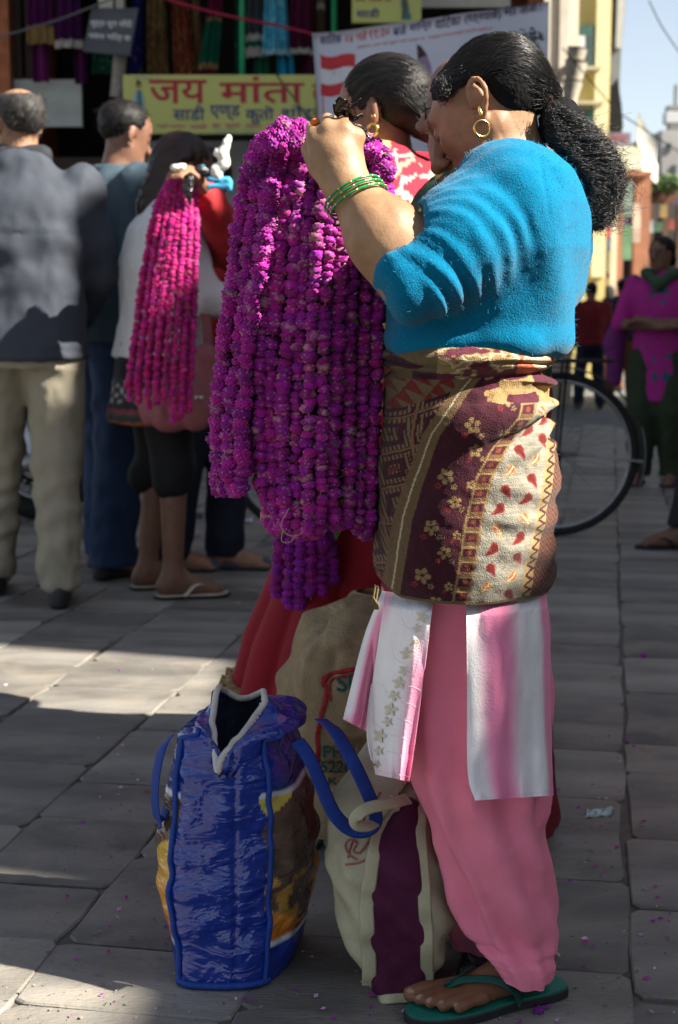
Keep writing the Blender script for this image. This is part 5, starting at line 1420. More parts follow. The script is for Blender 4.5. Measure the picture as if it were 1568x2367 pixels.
# knots of flowers bunched over the left of the hand and the lit strands right of it
for k in range(4):
    S.insert(0, (spline([W(735-6*k, 318+6*k, YM-.05), W(690-10*k, 296+12*k, YM-.07-.006*k), W(640-12*k, 302+16*k, YM-.075), W(598-8*k, 345+22*k, YM-.07)], 14), True))
for k in range(3):
    S.insert(0, (spline([W(846+8*k, 352-4*k, YM-.04), W(862+14*k, 350+2*k, YM-.06), W(876+10*k, 400, YM-.068), W(880+9*k, 480, YM-.066), W(874+9*k, 560, YM-.06)], 20), True))
green_x = pm(735, 900)[0], pm(845, 900)[0]
garland('garland_bundle', 'large bundle of purple flower garlands held up by the woman in blue', S, (.25, .006, .215), .0116, .0112, tuple(W(700, 1230, YM)), 300, 2, dry=.7,
        leafy=lambda p: .42 if (green_x[0] < p[0] < green_x[1] and p[1] < YM-.03) else .04)
# a loose loop of thread under the bundle
for pts in ([(668, 1175), (650, 1215), (672, 1238), (702, 1228), (712, 1190), (704, 1160)], [(655, 1222), (652, 1250), (672, 1252), (684, 1236)]):
    o = tube('loose_thread', spline([W(u, v, YM-.09) for u, v in pts], 40), .0007, M_thread); tag(o, 'loose curl of brown thread hanging below the purple garlands' if len(pts) > 4 else 'small knot of thread under the purple garlands', 'thread')
# scraps tied on top of the bundle at the hand
M_plastic = mat('black_plastic', (.012, .012, .013), .25, .3, 40, .5, 60, spec=.6, bump2=.6, b2scale=40)
sc = thing('tie_scraps', 'black plastic and orange strips knotted on top of the garland bundle', 'strips', tuple(W(780, 290, YM-.12)))
def scrap(name, prims, m, amp=.004):
    sdf_obj(name, prims, .0035, m, sc, disp=lambda V, N: amp*fbm(V, 70, 3, 3), world=True)
q = lambda u, v, dy=-.135: W(u, v, YM+dy)
def crumple(name, u0, v0, u1, v1, seed, m, n=16, amp=.009):
    r = np.random.default_rng(seed); A = np.zeros((n, n, 3))
    for a in range(n):
        for c in range(n):
            s_, t_ = a/(n-1), c/(n-1); A[a, c] = q(u0+(u1-u0)*s_+6*math.sin(5*t_+seed), v0+(v1-v0)*t_+5*math.sin(6*s_+seed), -.135+.02*(t_-.5))
    A = A+amp*np.stack([fbm(A, 55, 2, seed+k) for k in range(3)], -1)
    sheet(name, A, m, sc, world=True, thick=.0012)
crumple('plastic_knot', 790, 236, 832, 276, 3, M_plastic); crumple('plastic_knot', 768, 224, 800, 268, 8, M_plastic, amp=.008)
scrap('plastic_tail', [rc(q(812, 284), q(840, 300), .004, .004, k=.005), rc(q(840, 300), q(864, 332), .004, .0025, k=.005)], M_plastic, .001)
M_orgp = mat('orange_strip', (.55, .13, .025), .6, .15, 60, .2)
scrap('orange_strip', [rc(q(797, 296), q(794, 272), .0042, .003, k=.003), rc(q(803, 276), q(798, 296), .003, .004, k=.003)], M_orgp, .001)
scrap('orange_tag', [rc(q(722, 276), q(738, 275), .0022, .0022, k=.003), rc(q(720, 288), q(737, 284), .0022, .002, k=.003), rc(q(721, 276), q(720, 288), .0022, .002, k=.003), el(q(729, 281), (.007, .0018, .0045), k=.003)], M_orgp, .0015)
scrap('brown_twine', [rc(q(712, 296), q(735, 285), .0022, .0022, k=.003), rc(q(735, 285), q(790, 280), .0026, .003, k=.003)], mat('twine', (.10, .045, .03), .8), .0006)
scrap('white_scrap', [el(q(766, 268), (.006, .004, .005), k=.003)], mat('white_scrap', (.7, .66, .6), .6), .001)

# --- magenta bundle held in the crowd on the left
Y2 = 5.0
L2 = np.array([(400, 400), (440, 372), (500, 348), (600, 328), (700, 312), (800, 298), (880, 287), (960, 296)]); R2 = np.array([(400, 430), (440, 455), (500, 462), (700, 460), (900, 450), (990, 446)])
def strand2(a, vb, dy, r, vs=404, Y=Y2, LL=L2, RR=R2):
    v = np.linspace(vs, vb, 40); u = np.interp(v, LL[:, 0], LL[:, 1])*(1-a)+np.interp(v, RR[:, 0], RR[:, 1])*a+r.normal()*1.2*np.sin(np.linspace(0, 9, 40)+r.uniform(0, 6))
    return np.array([W(uu, vv, Y+dy*(.35+.65*smooth(400, 560, np.array(vv)))) for uu, vv in zip(u, v)])
S = []
vb2 = lambda a: np.interp(a, [0, .15, .3, .5, .7, .85, 1], [905, 935, 948, 930, 975, 972, 950])
for i in range(8):
    a = (i+.5)/8; S.append((strand2(a, vb2(a)+r_.normal()*6, -.075*math.sqrt(1-(2*a-1)**2)-.02, r_), True))
for i in range(8):
    a = (i+1)/9; S.append((strand2(a, vb2(a)-r_.uniform(0, 40), -.02, r_), None))
for i in range(7):
    a = (i+.5)/7; S.append((strand2(a, vb2(a)-r_.uniform(0, 40), .04, r_), None))
garland('garland_bundle', 'narrow bundle of magenta garlands held up beside the girl in white', S, (.42, .005, .19), .0108, .0120, tuple(W(380, 975, Y2)), 300, 6, dry=.3, leafy=lambda p: .10)
# white and blue wrapped ties above that bundle
tw = thing('wrapped_tie', 'white twisted cloth and blue strip tied above the magenta garlands', 'cloth tie', tuple(W(505, 430, Y2-.05)))
q = lambda u, v, dy=-.06: W(u, v, Y2+dy)
M_wcl = mat('white_cloth', (.72, .68, .60), .8, .1, 30, .3, 100); M_bcl = mat('sky_blue_cloth', (.06, .36, .60), .7, .1, 30, .3, 100)
sdf_obj('white_twist', [rc(q(528, 318), q(515, 355), .012, .017, k=.01), rc(q(515, 355), q(522, 378), .017, .012, k=.01), rc(q(500, 392), q(520, 380), .020, .014, k=.012), rc(q(492, 400), q(505, 408), .012, .014, k=.01), el(q(500, 352), (.010, .01, .014), k=.008)], .006, M_wcl, tw, disp=lambda V, N: .004*fbm(V, 50, 3, 2), world=True)
sdf_obj('blue_strip', [rc(q(482, 412), q(530, 416), .011, .010, k=.006), rc(q(482, 432), q(530, 430), .010, .009, k=.006), rc(q(528, 416), q(532, 438), .009, .008, k=.006), rc(q(466, 384), q(478, 388), .008, .006, k=.004)], .006, M_bcl, tw, disp=lambda V, N: .003*fbm(V, 50, 3, 2), world=True)
sdf_obj('white_end', [rc(q(404, 388, -.09), q(424, 386, -.09), .014, .012, k=.006)], .006, M_wcl, tw, disp=lambda V, N: .003*fbm(V, 60, 3, 2), world=True)
sdf_obj('black_ribbon', [rc(q(438, 412, -.08), q(434, 440, -.08), .018, .016, k=.01), rc(q(434, 440, -.08), q(440, 470, -.08), .015, .006, k=.01), rc(q(462, 392, -.06), q(478, 400, -.06), .018, .016, k=.01)], .006, M_plastic, tw, world=True)

# --- dark bundle hanging lower down behind the big one
Y3 = 3.15
L3 = np.array([(800, 668), (1100, 655), (1230, 640), (1330, 628), (1420, 632)]); R3 = np.array([(800, 740), (1100, 765), (1230, 775), (1330, 782), (1420, 780)])
S = []
for i in range(6):
    a = (i+.5)/6; S.append((strand2(a, np.interp(a, [0, .3, .5, .7, 1], [1370, 1405, 1395, 1380, 1350])+r_.normal()*5, -.06*math.sqrt(1-(2*a-1)**2), r_, 860, Y3, L3, R3), True))
for i in range(5):
    a = (i+.5)/5; S.append((strand2(a, np.interp(a, [0, .3, .5, .7, 1], [1360, 1395, 1385, 1370, 1340]), .03, r_, 860, Y3, L3, R3), None))
garland('garland_bundle', 'dark purple garland bundle hanging in front of the red skirt', S, (.20, .008, .26), .0135, .0150, tuple(W(705, 1415, Y3)), 240, 9, pale=.3)
# ================================================================== the three bags on the ground
def ring_rr(cx, cy, hx, hy, n, ex=3.2, rot=0.0):
    th = np.arange(n)*2*math.pi/n; sg = lambda a: np.sign(a)*np.abs(a)**(2/ex)
    x, y = hx*sg(np.cos(th)), -hy*sg(np.sin(th))
    c, s = math.cos(rot), math.sin(rot)
    return np.stack([cx+x*c-y*s, cy+x*s+y*c], 1)
# --- blue woven plastic bag
YBF = G(540, 2288)[1]; DEP = .235
bag = thing('blue_carrier_bag', 'big shiny blue woven plastic bag with open zip and printed sides', 'bag', tuple(G(560, 2270)*[1, 1, 0]))
rows = [  # v at front face, uL, uR of the front face (frame units), half depth, extra bulge
    (2286, 426, 658), (2262, 424, 658), (2200, 420, 655), (2100, 413, 650), (2000, 404, 646), (1900, 396, 642), (1820, 390, 640), (1750, 386, 632), (1712, 392, 618)]
N1 = 168
Rg = []
for i, (v, a, b) in enumerate(interp_rows(rows, 90)):
    f = i/89.0; m = MPP(v, YBF); cx = ((a+b)/2-784)*m; hx = (b-a)/2*m
    z = W(0, v, YBF)[2]; bul = .010+.034*math.sin(math.pi*min(1, f*1.02))**.8
    q = ring_rr(0, 0, 1, 1, N1, 4.2); sx, sy = q[:, 0], q[:, 1]
    hy = DEP/2; dip = .062*np.exp(-(sx/.30)**2)*(sy < 0)*f**5
    x = cx+.024*f*0+sx*(hx+bul*np.clip(1-np.abs(sy)**3, 0, 1))+.055*(sy+1)/2*(1-.3*f); y = YBF+hy+sy*hy*(1-.10*f)
    Rg.append(np.stack([x, y, np.full(N1, z)-dip], 1))
Rg = np.array(Rg)
# closing towards the lips of the zip: the front corner low, side lips high, back dipping
lipc = [((504, 1786), -.004), ((493, 1712), .03), ((489, 1640), .085), ((492, 1590), .115), ((520, 1597), .170), ((556, 1612), .185), ((590, 1610), .165), ((614, 1600), .115), ((596, 1650), .085), ((552, 1706), .035), ((514, 1752), .008)]
lip = np.array([W(u, v, YBF+d) for (u, v), d in lipc]); lip = spline(np.vstack([lip, lip[:1]]), 120)[:-1]
# resample lips so that direction angles match the ring (theta 0=+x, pi/2 = camera side)
cl = lip.mean(0); order = np.arctan2(-(lip[:, 1]-(YBF+.09)), lip[:, 0]-cl[0])
top = Rg[-1]; th = np.arange(N1)*2*math.pi/N1
k0 = np.argmin(lip[:, 1]); arc = np.r_[0, np.cumsum(np.linalg.norm(np.diff(np.vstack([lip, lip[:1]]), axis=0), axis=1))]
# lips run front -> left -> back -> right ; ring theta: front = pi/2, left = pi, back = 3pi/2, right = 0
def lip_at(t):
    """t: 0 front, .25 left, .5 back, .75 right"""
    marks = np.array([0, .25, .5, .75, 1.0]); idx = np.array([0, 3, 5, 7, 11])/11*arc[-1]
    s = np.interp(t, marks, idx); full = np.vstack([lip, lip[:1]])
    return np.stack([np.interp(s, arc, full[:, q]) for q in range(3)], -1)
tt = ((th-math.pi/2)/(2*math.pi)) % 1.0
LP = lip_at(tt)
# shoulders: two guide rings between the wall top and the lips
mid = top*.5+LP*.5
zt = np.interp((np.sin(th)+1)/2, [0, 1], [W(0, 1622, YBF+.2)[2], W(0, 1700, YBF+.02)[2]])
shoulder = top*.82+LP*.18; shoulder[:, 2] = zt*.55+top[:, 2]*.45+.012
inner = top*.42+LP*.58; inner[:, 2] = zt*.75+LP[:, 2]*.25+.006
wf = np.exp(-((th-math.pi/2)/.32)**2)
shoulder[:, 2] = (1-wf)*shoulder[:, 2]+wf*(top[:, 2]*.82+LP[:, 2]*.18); inner[:, 2] = (1-wf)*inner[:, 2]+wf*(top[:, 2]*.42+LP[:, 2]*.58)
ext = np.array([spline(np.stack([Rg[-2][j], top[j], shoulder[j], inner[j], LP[j]]), 30)[6:] for j in range(N1)]).transpose(1, 0, 2)
inn = np.array([LP*(1-q)+(LP.mean(0)+(top-top.mean(0))*.72+[0, .02, -.05])*q+[0, .035*min(1, q*5), -.16*q] for q in np.linspace(.02, 1, 14)])
BP = np.concatenate([Rg[:-1], ext]); nb = len(BP)
# creases
fl = BP.reshape(-1, 3)
cr = .0035*np.sin(fl[:, 2]*95+2.5*fbm(fl, 8, 2, 3))*np.clip(fbm(fl, 9, 2, 5)+.4, 0, 1)+.006*fbm(fl, 11, 3, 2)-.007*np.abs(fbm(fl, 13, 3, 7))
TH2 = np.tile(th, nb); frontness = np.clip(np.sin(TH2), 0, 1)
seam = -.006*np.exp(-((fl[:, 0]-np.repeat(Rg[:1].mean(1)[:, 0], len(fl))-0.0)/.004)**2)*frontness
nrm = np.stack([np.cos(TH2), -np.sin(TH2), 0*TH2], 1)
hw = np.concatenate([np.linspace(.3, 1, 20), np.ones(nb-20)])[:, None]*np.ones(N1)
BP = (fl+nrm*((cr+seam)*hw.ravel())[:, None]).reshape(nb, N1, 3)
# printed sides: savanna colours with blotched dark animals; blue elsewhere
BLUE = np.array([.004, .025, .24])
def bag_col(P):
    C = np.zeros(P.shape); C[:] = BLUE
    TH = np.broadcast_to(th, P.shape[:2]); z = P[..., 2]; y = P[..., 1]-YBF
    z0, z1 = W(0, 2195, YBF)[2], W(0, 1858, YBF)[2]
    side = (y > .022) & (y < .215) & (np.abs(np.cos(TH)) > .55)
    pr = side & (z > z0) & (z < z1)
    f = np.clip((z-z0)/(z1-z0), 0, 1)[..., None]
    sky = np.array([.60, .17, .015])*(1-f)+np.array([.55, .48, .08])*f
    C = np.where(pr[..., None], sky, C)
    q = np.stack([y*5.5, z*5.5, 0*z+(np.cos(TH) > 0)*3], -1); n = fbm(q, 1.6, 3, 12)
    an = pr & (n+.35*np.sin(y*26-1.2) > .02)
    C = np.where(an[..., None], np.array([.075, .045, .035])*(1+.8*np.clip(fbm(q, 9, 2, 3), 0, 1))[..., None], C)
    an2 = an & (z < z0+.10) & (fbm(q, 14, 2, 6) > .12); C = np.where(an2[..., None], np.array([.34, .17, .035]), C)
    edge = side & ((np.abs(z-z1-.004) < .0045) | (np.abs(z-z0+.003) < .004)); C = np.where(edge[..., None], np.array([.6, .62, .66]), C)
    return C
M_blue = mat('blue_woven_plastic', rough=.20, var=.14, vscale=40, bump=.5, bscale=30, spec=.8, attr=True, bump2=.5, b2scale=22, stretch=(.8, .8, 1.4))
V = BP.reshape(-1, 3); F = grid_faces(nb, N1, False, True)
base = [tuple(range(N1))[::-1]]
mesh_np('bag_body', np.vstack([V]), [tuple(f[::-1]) for f in F.tolist()]+base, M_blue, bag, bag_col(BP).reshape(-1, 3), world=True)
V2 = inn.reshape(-1, 3); mesh_np('lining', V2, [tuple(f) for f in grid_faces(14, N1, False, True).tolist()]+[tuple(range(13*N1, 14*N1))], mat('blue_lining', (.05, .06, .10), .45, .2, 30, .4, 60, bump2=.4), bag, world=True)
M_zip = mat('zip_tape', (.52, .50, .45), .7, .1, 60, .3, 500)
lp2 = BP[-1]; tube('zip_tape', lp2+[0, -.001, .001], .0052, M_zip, bag, 7, True, world=True)
# zip teeth where the two tapes meet at the front
zt_ = thing_teeth = []
for k in range(18):
    p = lip_at(np.array([1-.012*k-.004]))[0]; Vb, Fb = box_vf(p-[.0048, .0045, .0011], p+[.0048, .003, .0011], .0004); mesh_np('zip_tooth', Vb, Fb, mat('zip_teeth', (.6, .56, .45), .4), bag, world=True)
# seams with blue binding down the front corners and along the bottom
M_bind = mat('blue_binding', (.010, .045, .26), .6, .1, 60, .3, 200)
for j in (int(N1*.125), int(N1*.375)):
    tube('binding', BP[2:nb-16:2, j]+[0, -.003, 0], .0045, M_bind, bag, 6, world=True)
jb = np.arange(int(N1*.11), int(N1*.39)); tube('binding', BP[1, jb]+[0, -.003, .001], .006, M_bind, bag, 6, world=True)
M_hand = mat('blue_strap', (.006, .035, .22), .6, .1, 80, .3, 300)
hp = spline([W(742, 1662, YBF+.10), W(775, 1690, YBF+.04), W(812, 1752, YBF+.0), W(846, 1822, YBF-.01), W(868, 1880, YBF-.01), W(862, 1908, YBF-.012), W(832, 1920, YBF-.014), W(798, 1908, YBF-.014), W(768, 1872, YBF-.012), W(742, 1812, YBF), W(716, 1752, YBF+.01), W(688, 1712, YBF+.03)], 90)
tube('handle', hp, .0115, M_hand, bag, 8, flat=np.array([.35, -.8, .45]), world=True)
hp = spline([W(396, 1700, YBF+.06), W(376, 1728, YBF+.04), W(363, 1780, YBF+.03), W(358, 1840, YBF+.03), W(364, 1892, YBF+.03), W(374, 1898, YBF+.04), W(382, 1870, YBF+.05), W(390, 1838, YBF+.06)], 60)
tube('handle', hp, .011, M_hand, bag, 8, flat=np.array([-.7, -.6, .2]), world=True)

# --- burlap sack
YS = 2.92
M_jute = mat('jute', (.30, .225, .13), .95, .18, 30, .6, 300, spec=.1, weave=60, bump2=.3, b2scale=12)
sack = thing('jute_sack', 'brown jute sack with red frame and green lettering behind the bags', 'sack', tuple(G(800, 1870)*[1, 0, 0]+[0, YS, 0]))
vbot = 1183+FPX*math.tan(math.atan2(CAM_H, YS)-PITCH)
srow = [(1372, 840, 930, .03, .05), (1392, 792, 960, .06, .03), (1425, 735, 980, .10, .02), (1445, 705, 985, .12, .01), (1480, 690, 990, .14, 0), (1540, 668, 1000, .155, 0), (1600, 648, 1005, .16, 0), (1720, 640, 1010, .165, 0), (1850, 645, 1010, .165, 0), (vbot-20, 660, 1005, .16, 0), (vbot, 675, 990, .15, 0)]
def sack_disp(P, TH, V):
    d = .014*fbm(P, 6, 3, 3)+.008*fbm(P, 16, 2, 8)+.030*(.22-np.abs(fbm(P*np.array([1.2, 1, .7]), 7, 3, 13)))
    d -= .035*np.exp(-((P[..., 0]-W(735, 1460, YS)[0]-(P[..., 2]-W(0, 1460, YS)[2])*-.35)/.022)**2)*smooth(1560, 1440, V)*(np.sin(TH) > 0)
    d += .02*np.sin((P[..., 0]*1.2-P[..., 2]*.9)*46)*smooth(1520, 1420, V)*.6
    d -= .02*np.exp(-((P[..., 0]-W(770, 1520, YS)[0])/.018)**2)*np.exp(-((V-1520)/40)**2)
    return d
SKP, a_, b_ = loft(srow, 150, 130, Y=YS, ex=2.4, disp=sack_disp)
sko = loft_obj('sack_body', SKP, M_jute, sack)
sbv = bvh_of(sko)
M_red = mat('red_ink', (.34, .025, .03), .85, .35, 90); M_grn = mat('green_ink', (.010, .085, .075), .85, .35, 90)
def sack_print(name, pts, w, m):
    P = project(sbv, [W(u, v, YS-.2) for u, v in spline(pts, 60)], .003); tube(name, P, w, m, sack, 6, flat=np.array([0, -1, .0]), world=True)
sack_print('red_frame', [(822, 1545), (790, 1552), (757, 1562), (748, 1580), (756, 1592), (752, 1620), (742, 1660), (735, 1700), (738, 1760)], .0042, M_red)
sack_print('red_frame', [(828, 1556), (792, 1563), (768, 1572), (762, 1590), (764, 1620)], .0022, M_red)
sack_print('red_curl', [(748, 1574), (745, 1566), (752, 1562), (756, 1570), (750, 1576)], .0018, M_red)
def sack_text(s, u0, v0, u1, v1, m=M_grn, bv=sbv, Y=YS, par=sack, off=.003, name='lettering', shear=0, rise=0):
    V, F = text_vf(s, 1.0, True); mn, mx = V.min(0), V.max(0); sp = mx-mn
    a = (V[:, 0]-mn[0])/sp[0]; b = (V[:, 1]-mn[1])/sp[1]
    P = project(bv, [W(u0+(u1-u0)*x+shear*y, v1+(v0-v1)*y-rise*x, Y-.2) for x, y in zip(a, b)], off); mesh_np(name, P, F, m, par, smooth_=False, world=True)
sack_text('SUGAR', 781, 1560, 950, 1598); sack_text('PH', 748, 1722, 794, 1750); sack_text('5226', 742, 1756, 812, 1784); sack_text('K', 760, 1796, 780, 1812)

# --- cream bag with maroon gusset
YC = G(920, 2325)[1]+.10
M_canvas = mat('cream_canvas', rough=.8, var=.10, vscale=18, bump=.3, bscale=260, spec=.2, attr=True, bump2=.25, b2scale=10)
cbag = thing('cream_maroon_bag', 'cream cloth bag with maroon gusset leaning against the woman in pink', 'bag', tuple(G(920, 2325)*[1, 1, 0]))
crow = [(1712, 862, 905, .02, .16), (1740, 842, 940, .04, .14), (1790, 815, 962, .06, .11), (1850, 785, 975, .075, .08), (1905, 768, 990, .085, .06), (1960, 757, 1008, .095, .03), (2020, 752, 1030, .10, .015), (2090, 760, 1050, .105, .005), (2160, 778, 1052, .105, 0), (2240, 808, 1035, .10, 0), (2300, 836, 1010, .095, 0), (2318, 848, 990, .09, 0)]
def cream_disp(P, TH, V):
    u = 784+P[..., 0]/MPP(2000, YC-.1)
    d = .008*fbm(P, 8, 3, 4)+.005*fbm(P, 20, 2, 6)
    d += .018*np.exp(-((u-815)/30)**2)*np.exp(-((V-2015)/45)**2)*(np.sin(TH) > 0)
    d -= .020*np.exp(-(((u-870)+(V-1930)*.9)/16)**2)*smooth(2010, 1900, V)*(np.sin(TH) > 0)
    d += .005*np.sin((u*.6-V*.5)*.11)*smooth(1950, 2050, V)
    return d
gl = lambda v: np.interp(v, [1800, 1880, 1930, 2000, 2100, 2200, 2318], [935, 905, 880, 862, 850, 856, 860]); gr = lambda v: np.interp(v, [1800, 1880, 1930, 2000, 2100, 2200, 2318], [985, 968, 968, 972, 980, 984, 984])
CP, CT, CV = loft(crow, 440, 130, Y=YC, ex=2.6, disp=cream_disp)
uu = 784+(CP[..., 0])/((CP[..., 1]*_c+(CAM_H-CP[..., 2])*_s)/FPX)
vv = 1183+FPX*((CAM_H-CP[..., 2])*_c-CP[..., 1]*_s)/(CP[..., 1]*_c+(CAM_H-CP[..., 2])*_s)
front = CP[..., 1] < YC+.03
CC = np.zeros(CP.shape); CC[:] = (.40, .37, .25)
CC *= (1+.12*fbm(CP, 12, 3, 3))[..., None]
g = front & (uu > gl(vv)) & (uu < gr(vv)) & (vv > 1830)
CC = np.where(g[..., None], np.array([.075, .012, .040]), CC)
cbo = loft_obj('bag_body', CP, M_canvas, cbag, CC.reshape(-1, 3))
cbv = bvh_of(cbo)
M_pipe = mat('cream_piping', (.42, .39, .25), .8, .08, 40, .3, 300)
for fn, w in ((gl, .0110), (gr, .0100)):
    P = project(cbv, [W(fn(v)+(-3 if fn is gl else 3), v, YC-.2) for v in np.linspace(1845, 2316, 70)], .0015, True); tube('piping', P, w, M_pipe, cbag, 8, flat=np.array([0, -1, .05]), world=True)
P = project(cbv, [W(u, v, YC-.2) for u, v in spline([(846, 2296), (880, 2305), (930, 2304), (992, 2294)], 40)], .002, True)
tube('piping', P-[0, .002, 0], .0075, M_pipe, cbag, 8, flat=np.array([0, -.9, .4]), world=True)
M_script = mat('faded_red_ink', (.34, .10, .08), .85, .4, 60)
def script(pts, w=.0016):
    P = project(cbv, [W(u, v, YC-.25) for u, v in spline(pts, 50)], .0022); tube('red_script', P, w, M_script, cbag, 6, flat=np.array([0, -1, .3]), world=True)
for pts in ([(826, 1990), (808, 1975), (800, 1955), (812, 1942), (826, 1952), (818, 1968), (832, 1972), (842, 1960)], [(806, 1985), (812, 1960), (820, 1940)], [(842, 1962), (850, 1948), (856, 1960), (864, 1946), (868, 1932)], [(838, 1905), (848, 1880), (858, 1890), (852, 1912), (868, 1898), (878, 1880)], [(848, 1870), (856, 1850), (866, 1866), (872, 1846), (880, 1832)], [(800, 2000), (830, 1996), (852, 1984)]): script(pts)
hp = spline([W(944, 1846, YC-.02), W(905, 1856, YC-.07), W(850, 1868, YC-.10), W(824, 1888, YC-.11), W(826, 1906, YC-.11), W(850, 1908, YC-.09), W(868, 1898, YC-.05)], 50)
tube('handle', hp, .010, M_pipe, cbag, 8, flat=np.array([.1, -.75, .65]), world=True)
# ================================================================== people in the crowd
def Rz(a): return np.array([[math.cos(a), -math.sin(a), 0], [math.sin(a), math.cos(a), 0], [0, 0, 1.0]])
def gen_head(c, R, s, near=True):
    """c: between the ears; R: columns forward,left,up; s: scale"""
    P = lambda x, y, z: c+R@(np.array([x, y, z])*s)
    E = lambda q, r, **k: el(P(*q), np.array(r)*s, R=R, **k); C = lambda a, b, r1, r2, **k: rc(P(*a), P(*b), r1*s, r2*s, **k)
    out = [E((-.004, 0, .045), (.088, .072, .074), k=.01), E((.040, 0, .030), (.048, .058, .060), k=.03), E((.042, 0, -.022), (.046, .054, .066), k=.03), E((.072, 0, -.088), (.020, .024, .018), k=.02)]
    for t in (1, -1):
        out += [C((0, .048*t, -.04), (.066, .016*t, -.084), .019, .017, k=.03), E((.087, .031*t, .004), (.010, .017, .010), k=.014, op=-1), E((.073, .031*t, .002), (.014, .015, .012), k=.004),
                E((-.004, .078*t, .0), (.018, .010, .031), k=.006), E((-.001, .088*t, .002), (.009, .006, .016), k=.006, op=-1)]
    out += [C((.086, 0, .012), (.112, 0, -.024), .009, .0125, k=.012), C((.104, .010, -.031), (.104, -.010, -.031), .009, .009, k=.008), E((.090, 0, -.056), (.010, .022, .0065), k=.008), E((.088, 0, -.068), (.010, .018, .007), k=.008)]
    return out
def person(label, base, yaw, H, skin, bow=0, turn=0, lean=0, lat=0, arms=None, feet=((0, .09), (0, -.09)), vox=.011, seed=0, parts=(), col=None, headscale=1.0, shoulders=.112, footyaw=(0, 0), barefoot=True, knees=(0.03, .03)):
    """local frame: x forward, y left, z up, metres scaled by H; parts: list of (name, prims(local), material, disp, colourfn)"""
    th = thing('person', label, 'person', tuple(base), rz=yaw)
    h = H
    hip = np.array([0, 0, .50*h]); sh = np.array([lean*.8, lat*.8, .815*h]); neck = np.array([lean, lat, .855*h])
    hy, hb = turn, bow
    F0 = Rz(hy)@np.array([1.0, 0, 0]); U0 = np.array([0, 0, 1.0]); L0 = np.cross(U0, F0)
    HFx = F0*math.cos(hb)-U0*math.sin(hb); HUx = U0*math.cos(hb)+F0*math.sin(hb); R = np.stack([HFx, L0, HUx], 1)
    s = .215/.215*(h/1.68)*headscale; hc = neck+np.array([0, 0, .016*h])+HUx*.078*s+HFx*.016*s
    J = dict(hip=hip, sh=sh, neck=neck, hc=hc, HROT=R, s=s, h=h, SL=sh+np.array([0, shoulders*h, 0]), SR=sh-np.array([0, shoulders*h, 0]))
    arms = arms or {}
    for sd, sg in (('L', 1), ('R', -1)):
        e, w, hd_ = arms.get(sd, ((.02, (shoulders+.035)*sg, .63), (.05, (shoulders+.03)*sg, .49), (.06, (shoulders+.025)*sg, .43)))
        J['E'+sd], J['W'+sd], J['H'+sd] = (np.array(q, float)*h for q in (e, w, hd_))
    for (sd, sg), (fx, fy), kn, fw in zip((('L', 1), ('R', -1)), feet, knees, footyaw):
        J['A'+sd] = np.array([fx*h, fy*h, .048*h]); J['P'+sd] = np.array([0, .052*sg*h, .50*h]); J['K'+sd] = (J['A'+sd]+J['P'+sd])/2+np.array([kn*h, 0, .015*h]); J['fd'+sd] = Rz(fw)@np.array([1.0, 0, 0])
    P = gen_head(hc, R, s)
    P += [rc(neck-[0, 0, .03*h], hc-HUx*.02*s, .034*h, .031*h, k=.03), colm([(.47*h, 0, 0, .065*h, .085*h), (.60*h, lean*.3, lat*.3, .060*h, .078*h), (.74*h, lean*.6, lat*.6, .066*h, .092*h), (.80*h, lean*.8, lat*.8, .050*h, .10*h), (.835*h, lean*.9, lat*.9, .034*h, .06*h)], k=.03)]
    for sd in 'LR':
        P += [rc(J['S'+sd], J['E'+sd], .030*h, .025*h, k=.03), rc(J['E'+sd], J['W'+sd], .025*h, .0165*h, k=.02)]
        w, hd_ = J['W'+sd], J['H'+sd]; d = hd_-w; L = np.linalg.norm(d); d = d/L; sdv = np.cross(d, [0, 0, 1.0]); n = np.linalg.norm(sdv); sdv = sdv/n if n > .2 else np.array([1.0, 0, 0])
        P += [rc(w, w+d*L*.75, .0165*h, .019*h, k=.015)]
        up = np.cross(sdv, d)
        for q in range(4):
            o = sdv*(q-1.5)*.0115*h; a = w+d*L*.75+o; b = w+d*(L*1.15)+o-up*.008*h; c = b+d*.014*h-up*.022*h
            P += [rc(a, b, .0068*h, .006*h, k=.004), rc(b, c, .006*h, .0052*h, k=.003)]
        P += [rc(w+d*L*.35+sdv*-.016*h, w+d*L*.85-sdv*.028*h-up*.01*h, .0085*h, .0062*h, k=.006)]
        P += [rc(J['P'+sd], J['K'+sd], .052*h, .034*h, k=.04), rc(J['K'+sd], J['A'+sd], .033*h, .021*h, k=.03)]
        a, f = J['A'+sd], J['fd'+sd]
        P += [rc(a-f*.018*h-[0, 0, .022*h], a+f*.09*h-[0, 0, .030*h], .022*h, .0165*h, k=.02), rc(a, a+f*.06*h-[0, 0, .024*h], .022*h, .018*h, k=.03)]
        lt = np.cross([0, 0, 1.0], f)
        for q in range(5): P += [rc(a+f*.085*h+lt*(q-2)*.0085*h-[0, 0, .032*h], a+f*(.112-.004*abs(q-(3 if sd == 'R' else 1)))*h+lt*(q-2)*.0095*h-[0, 0, .036*h], .0075*h, .0065*h, k=.004)]
    def cfn(V):
        C = np.tile(np.array(skin), (len(V), 1)); q = (V-hc)@R/s
        C[(np.abs(q[:, 2]-.027) < .006) & (np.abs(np.abs(q[:, 1])-.03) < .019) & (q[:, 0] > .06)] *= .22
        C[(np.abs(q[:, 2]-.002) < .0065) & (np.abs(np.abs(q[:, 1])-.031) < .013) & (q[:, 0] > .068)] = (.035, .025, .02)
        C[(np.abs(q[:, 2]+.061) < .011) & (np.abs(q[:, 1]) < .022) & (q[:, 0] > .075)] *= np.array([.85, .5, .5])
        if col is not None: C = col(V, q, C)
        return C*(1+.08*fbm(V, 30, 2, seed)[:, None])
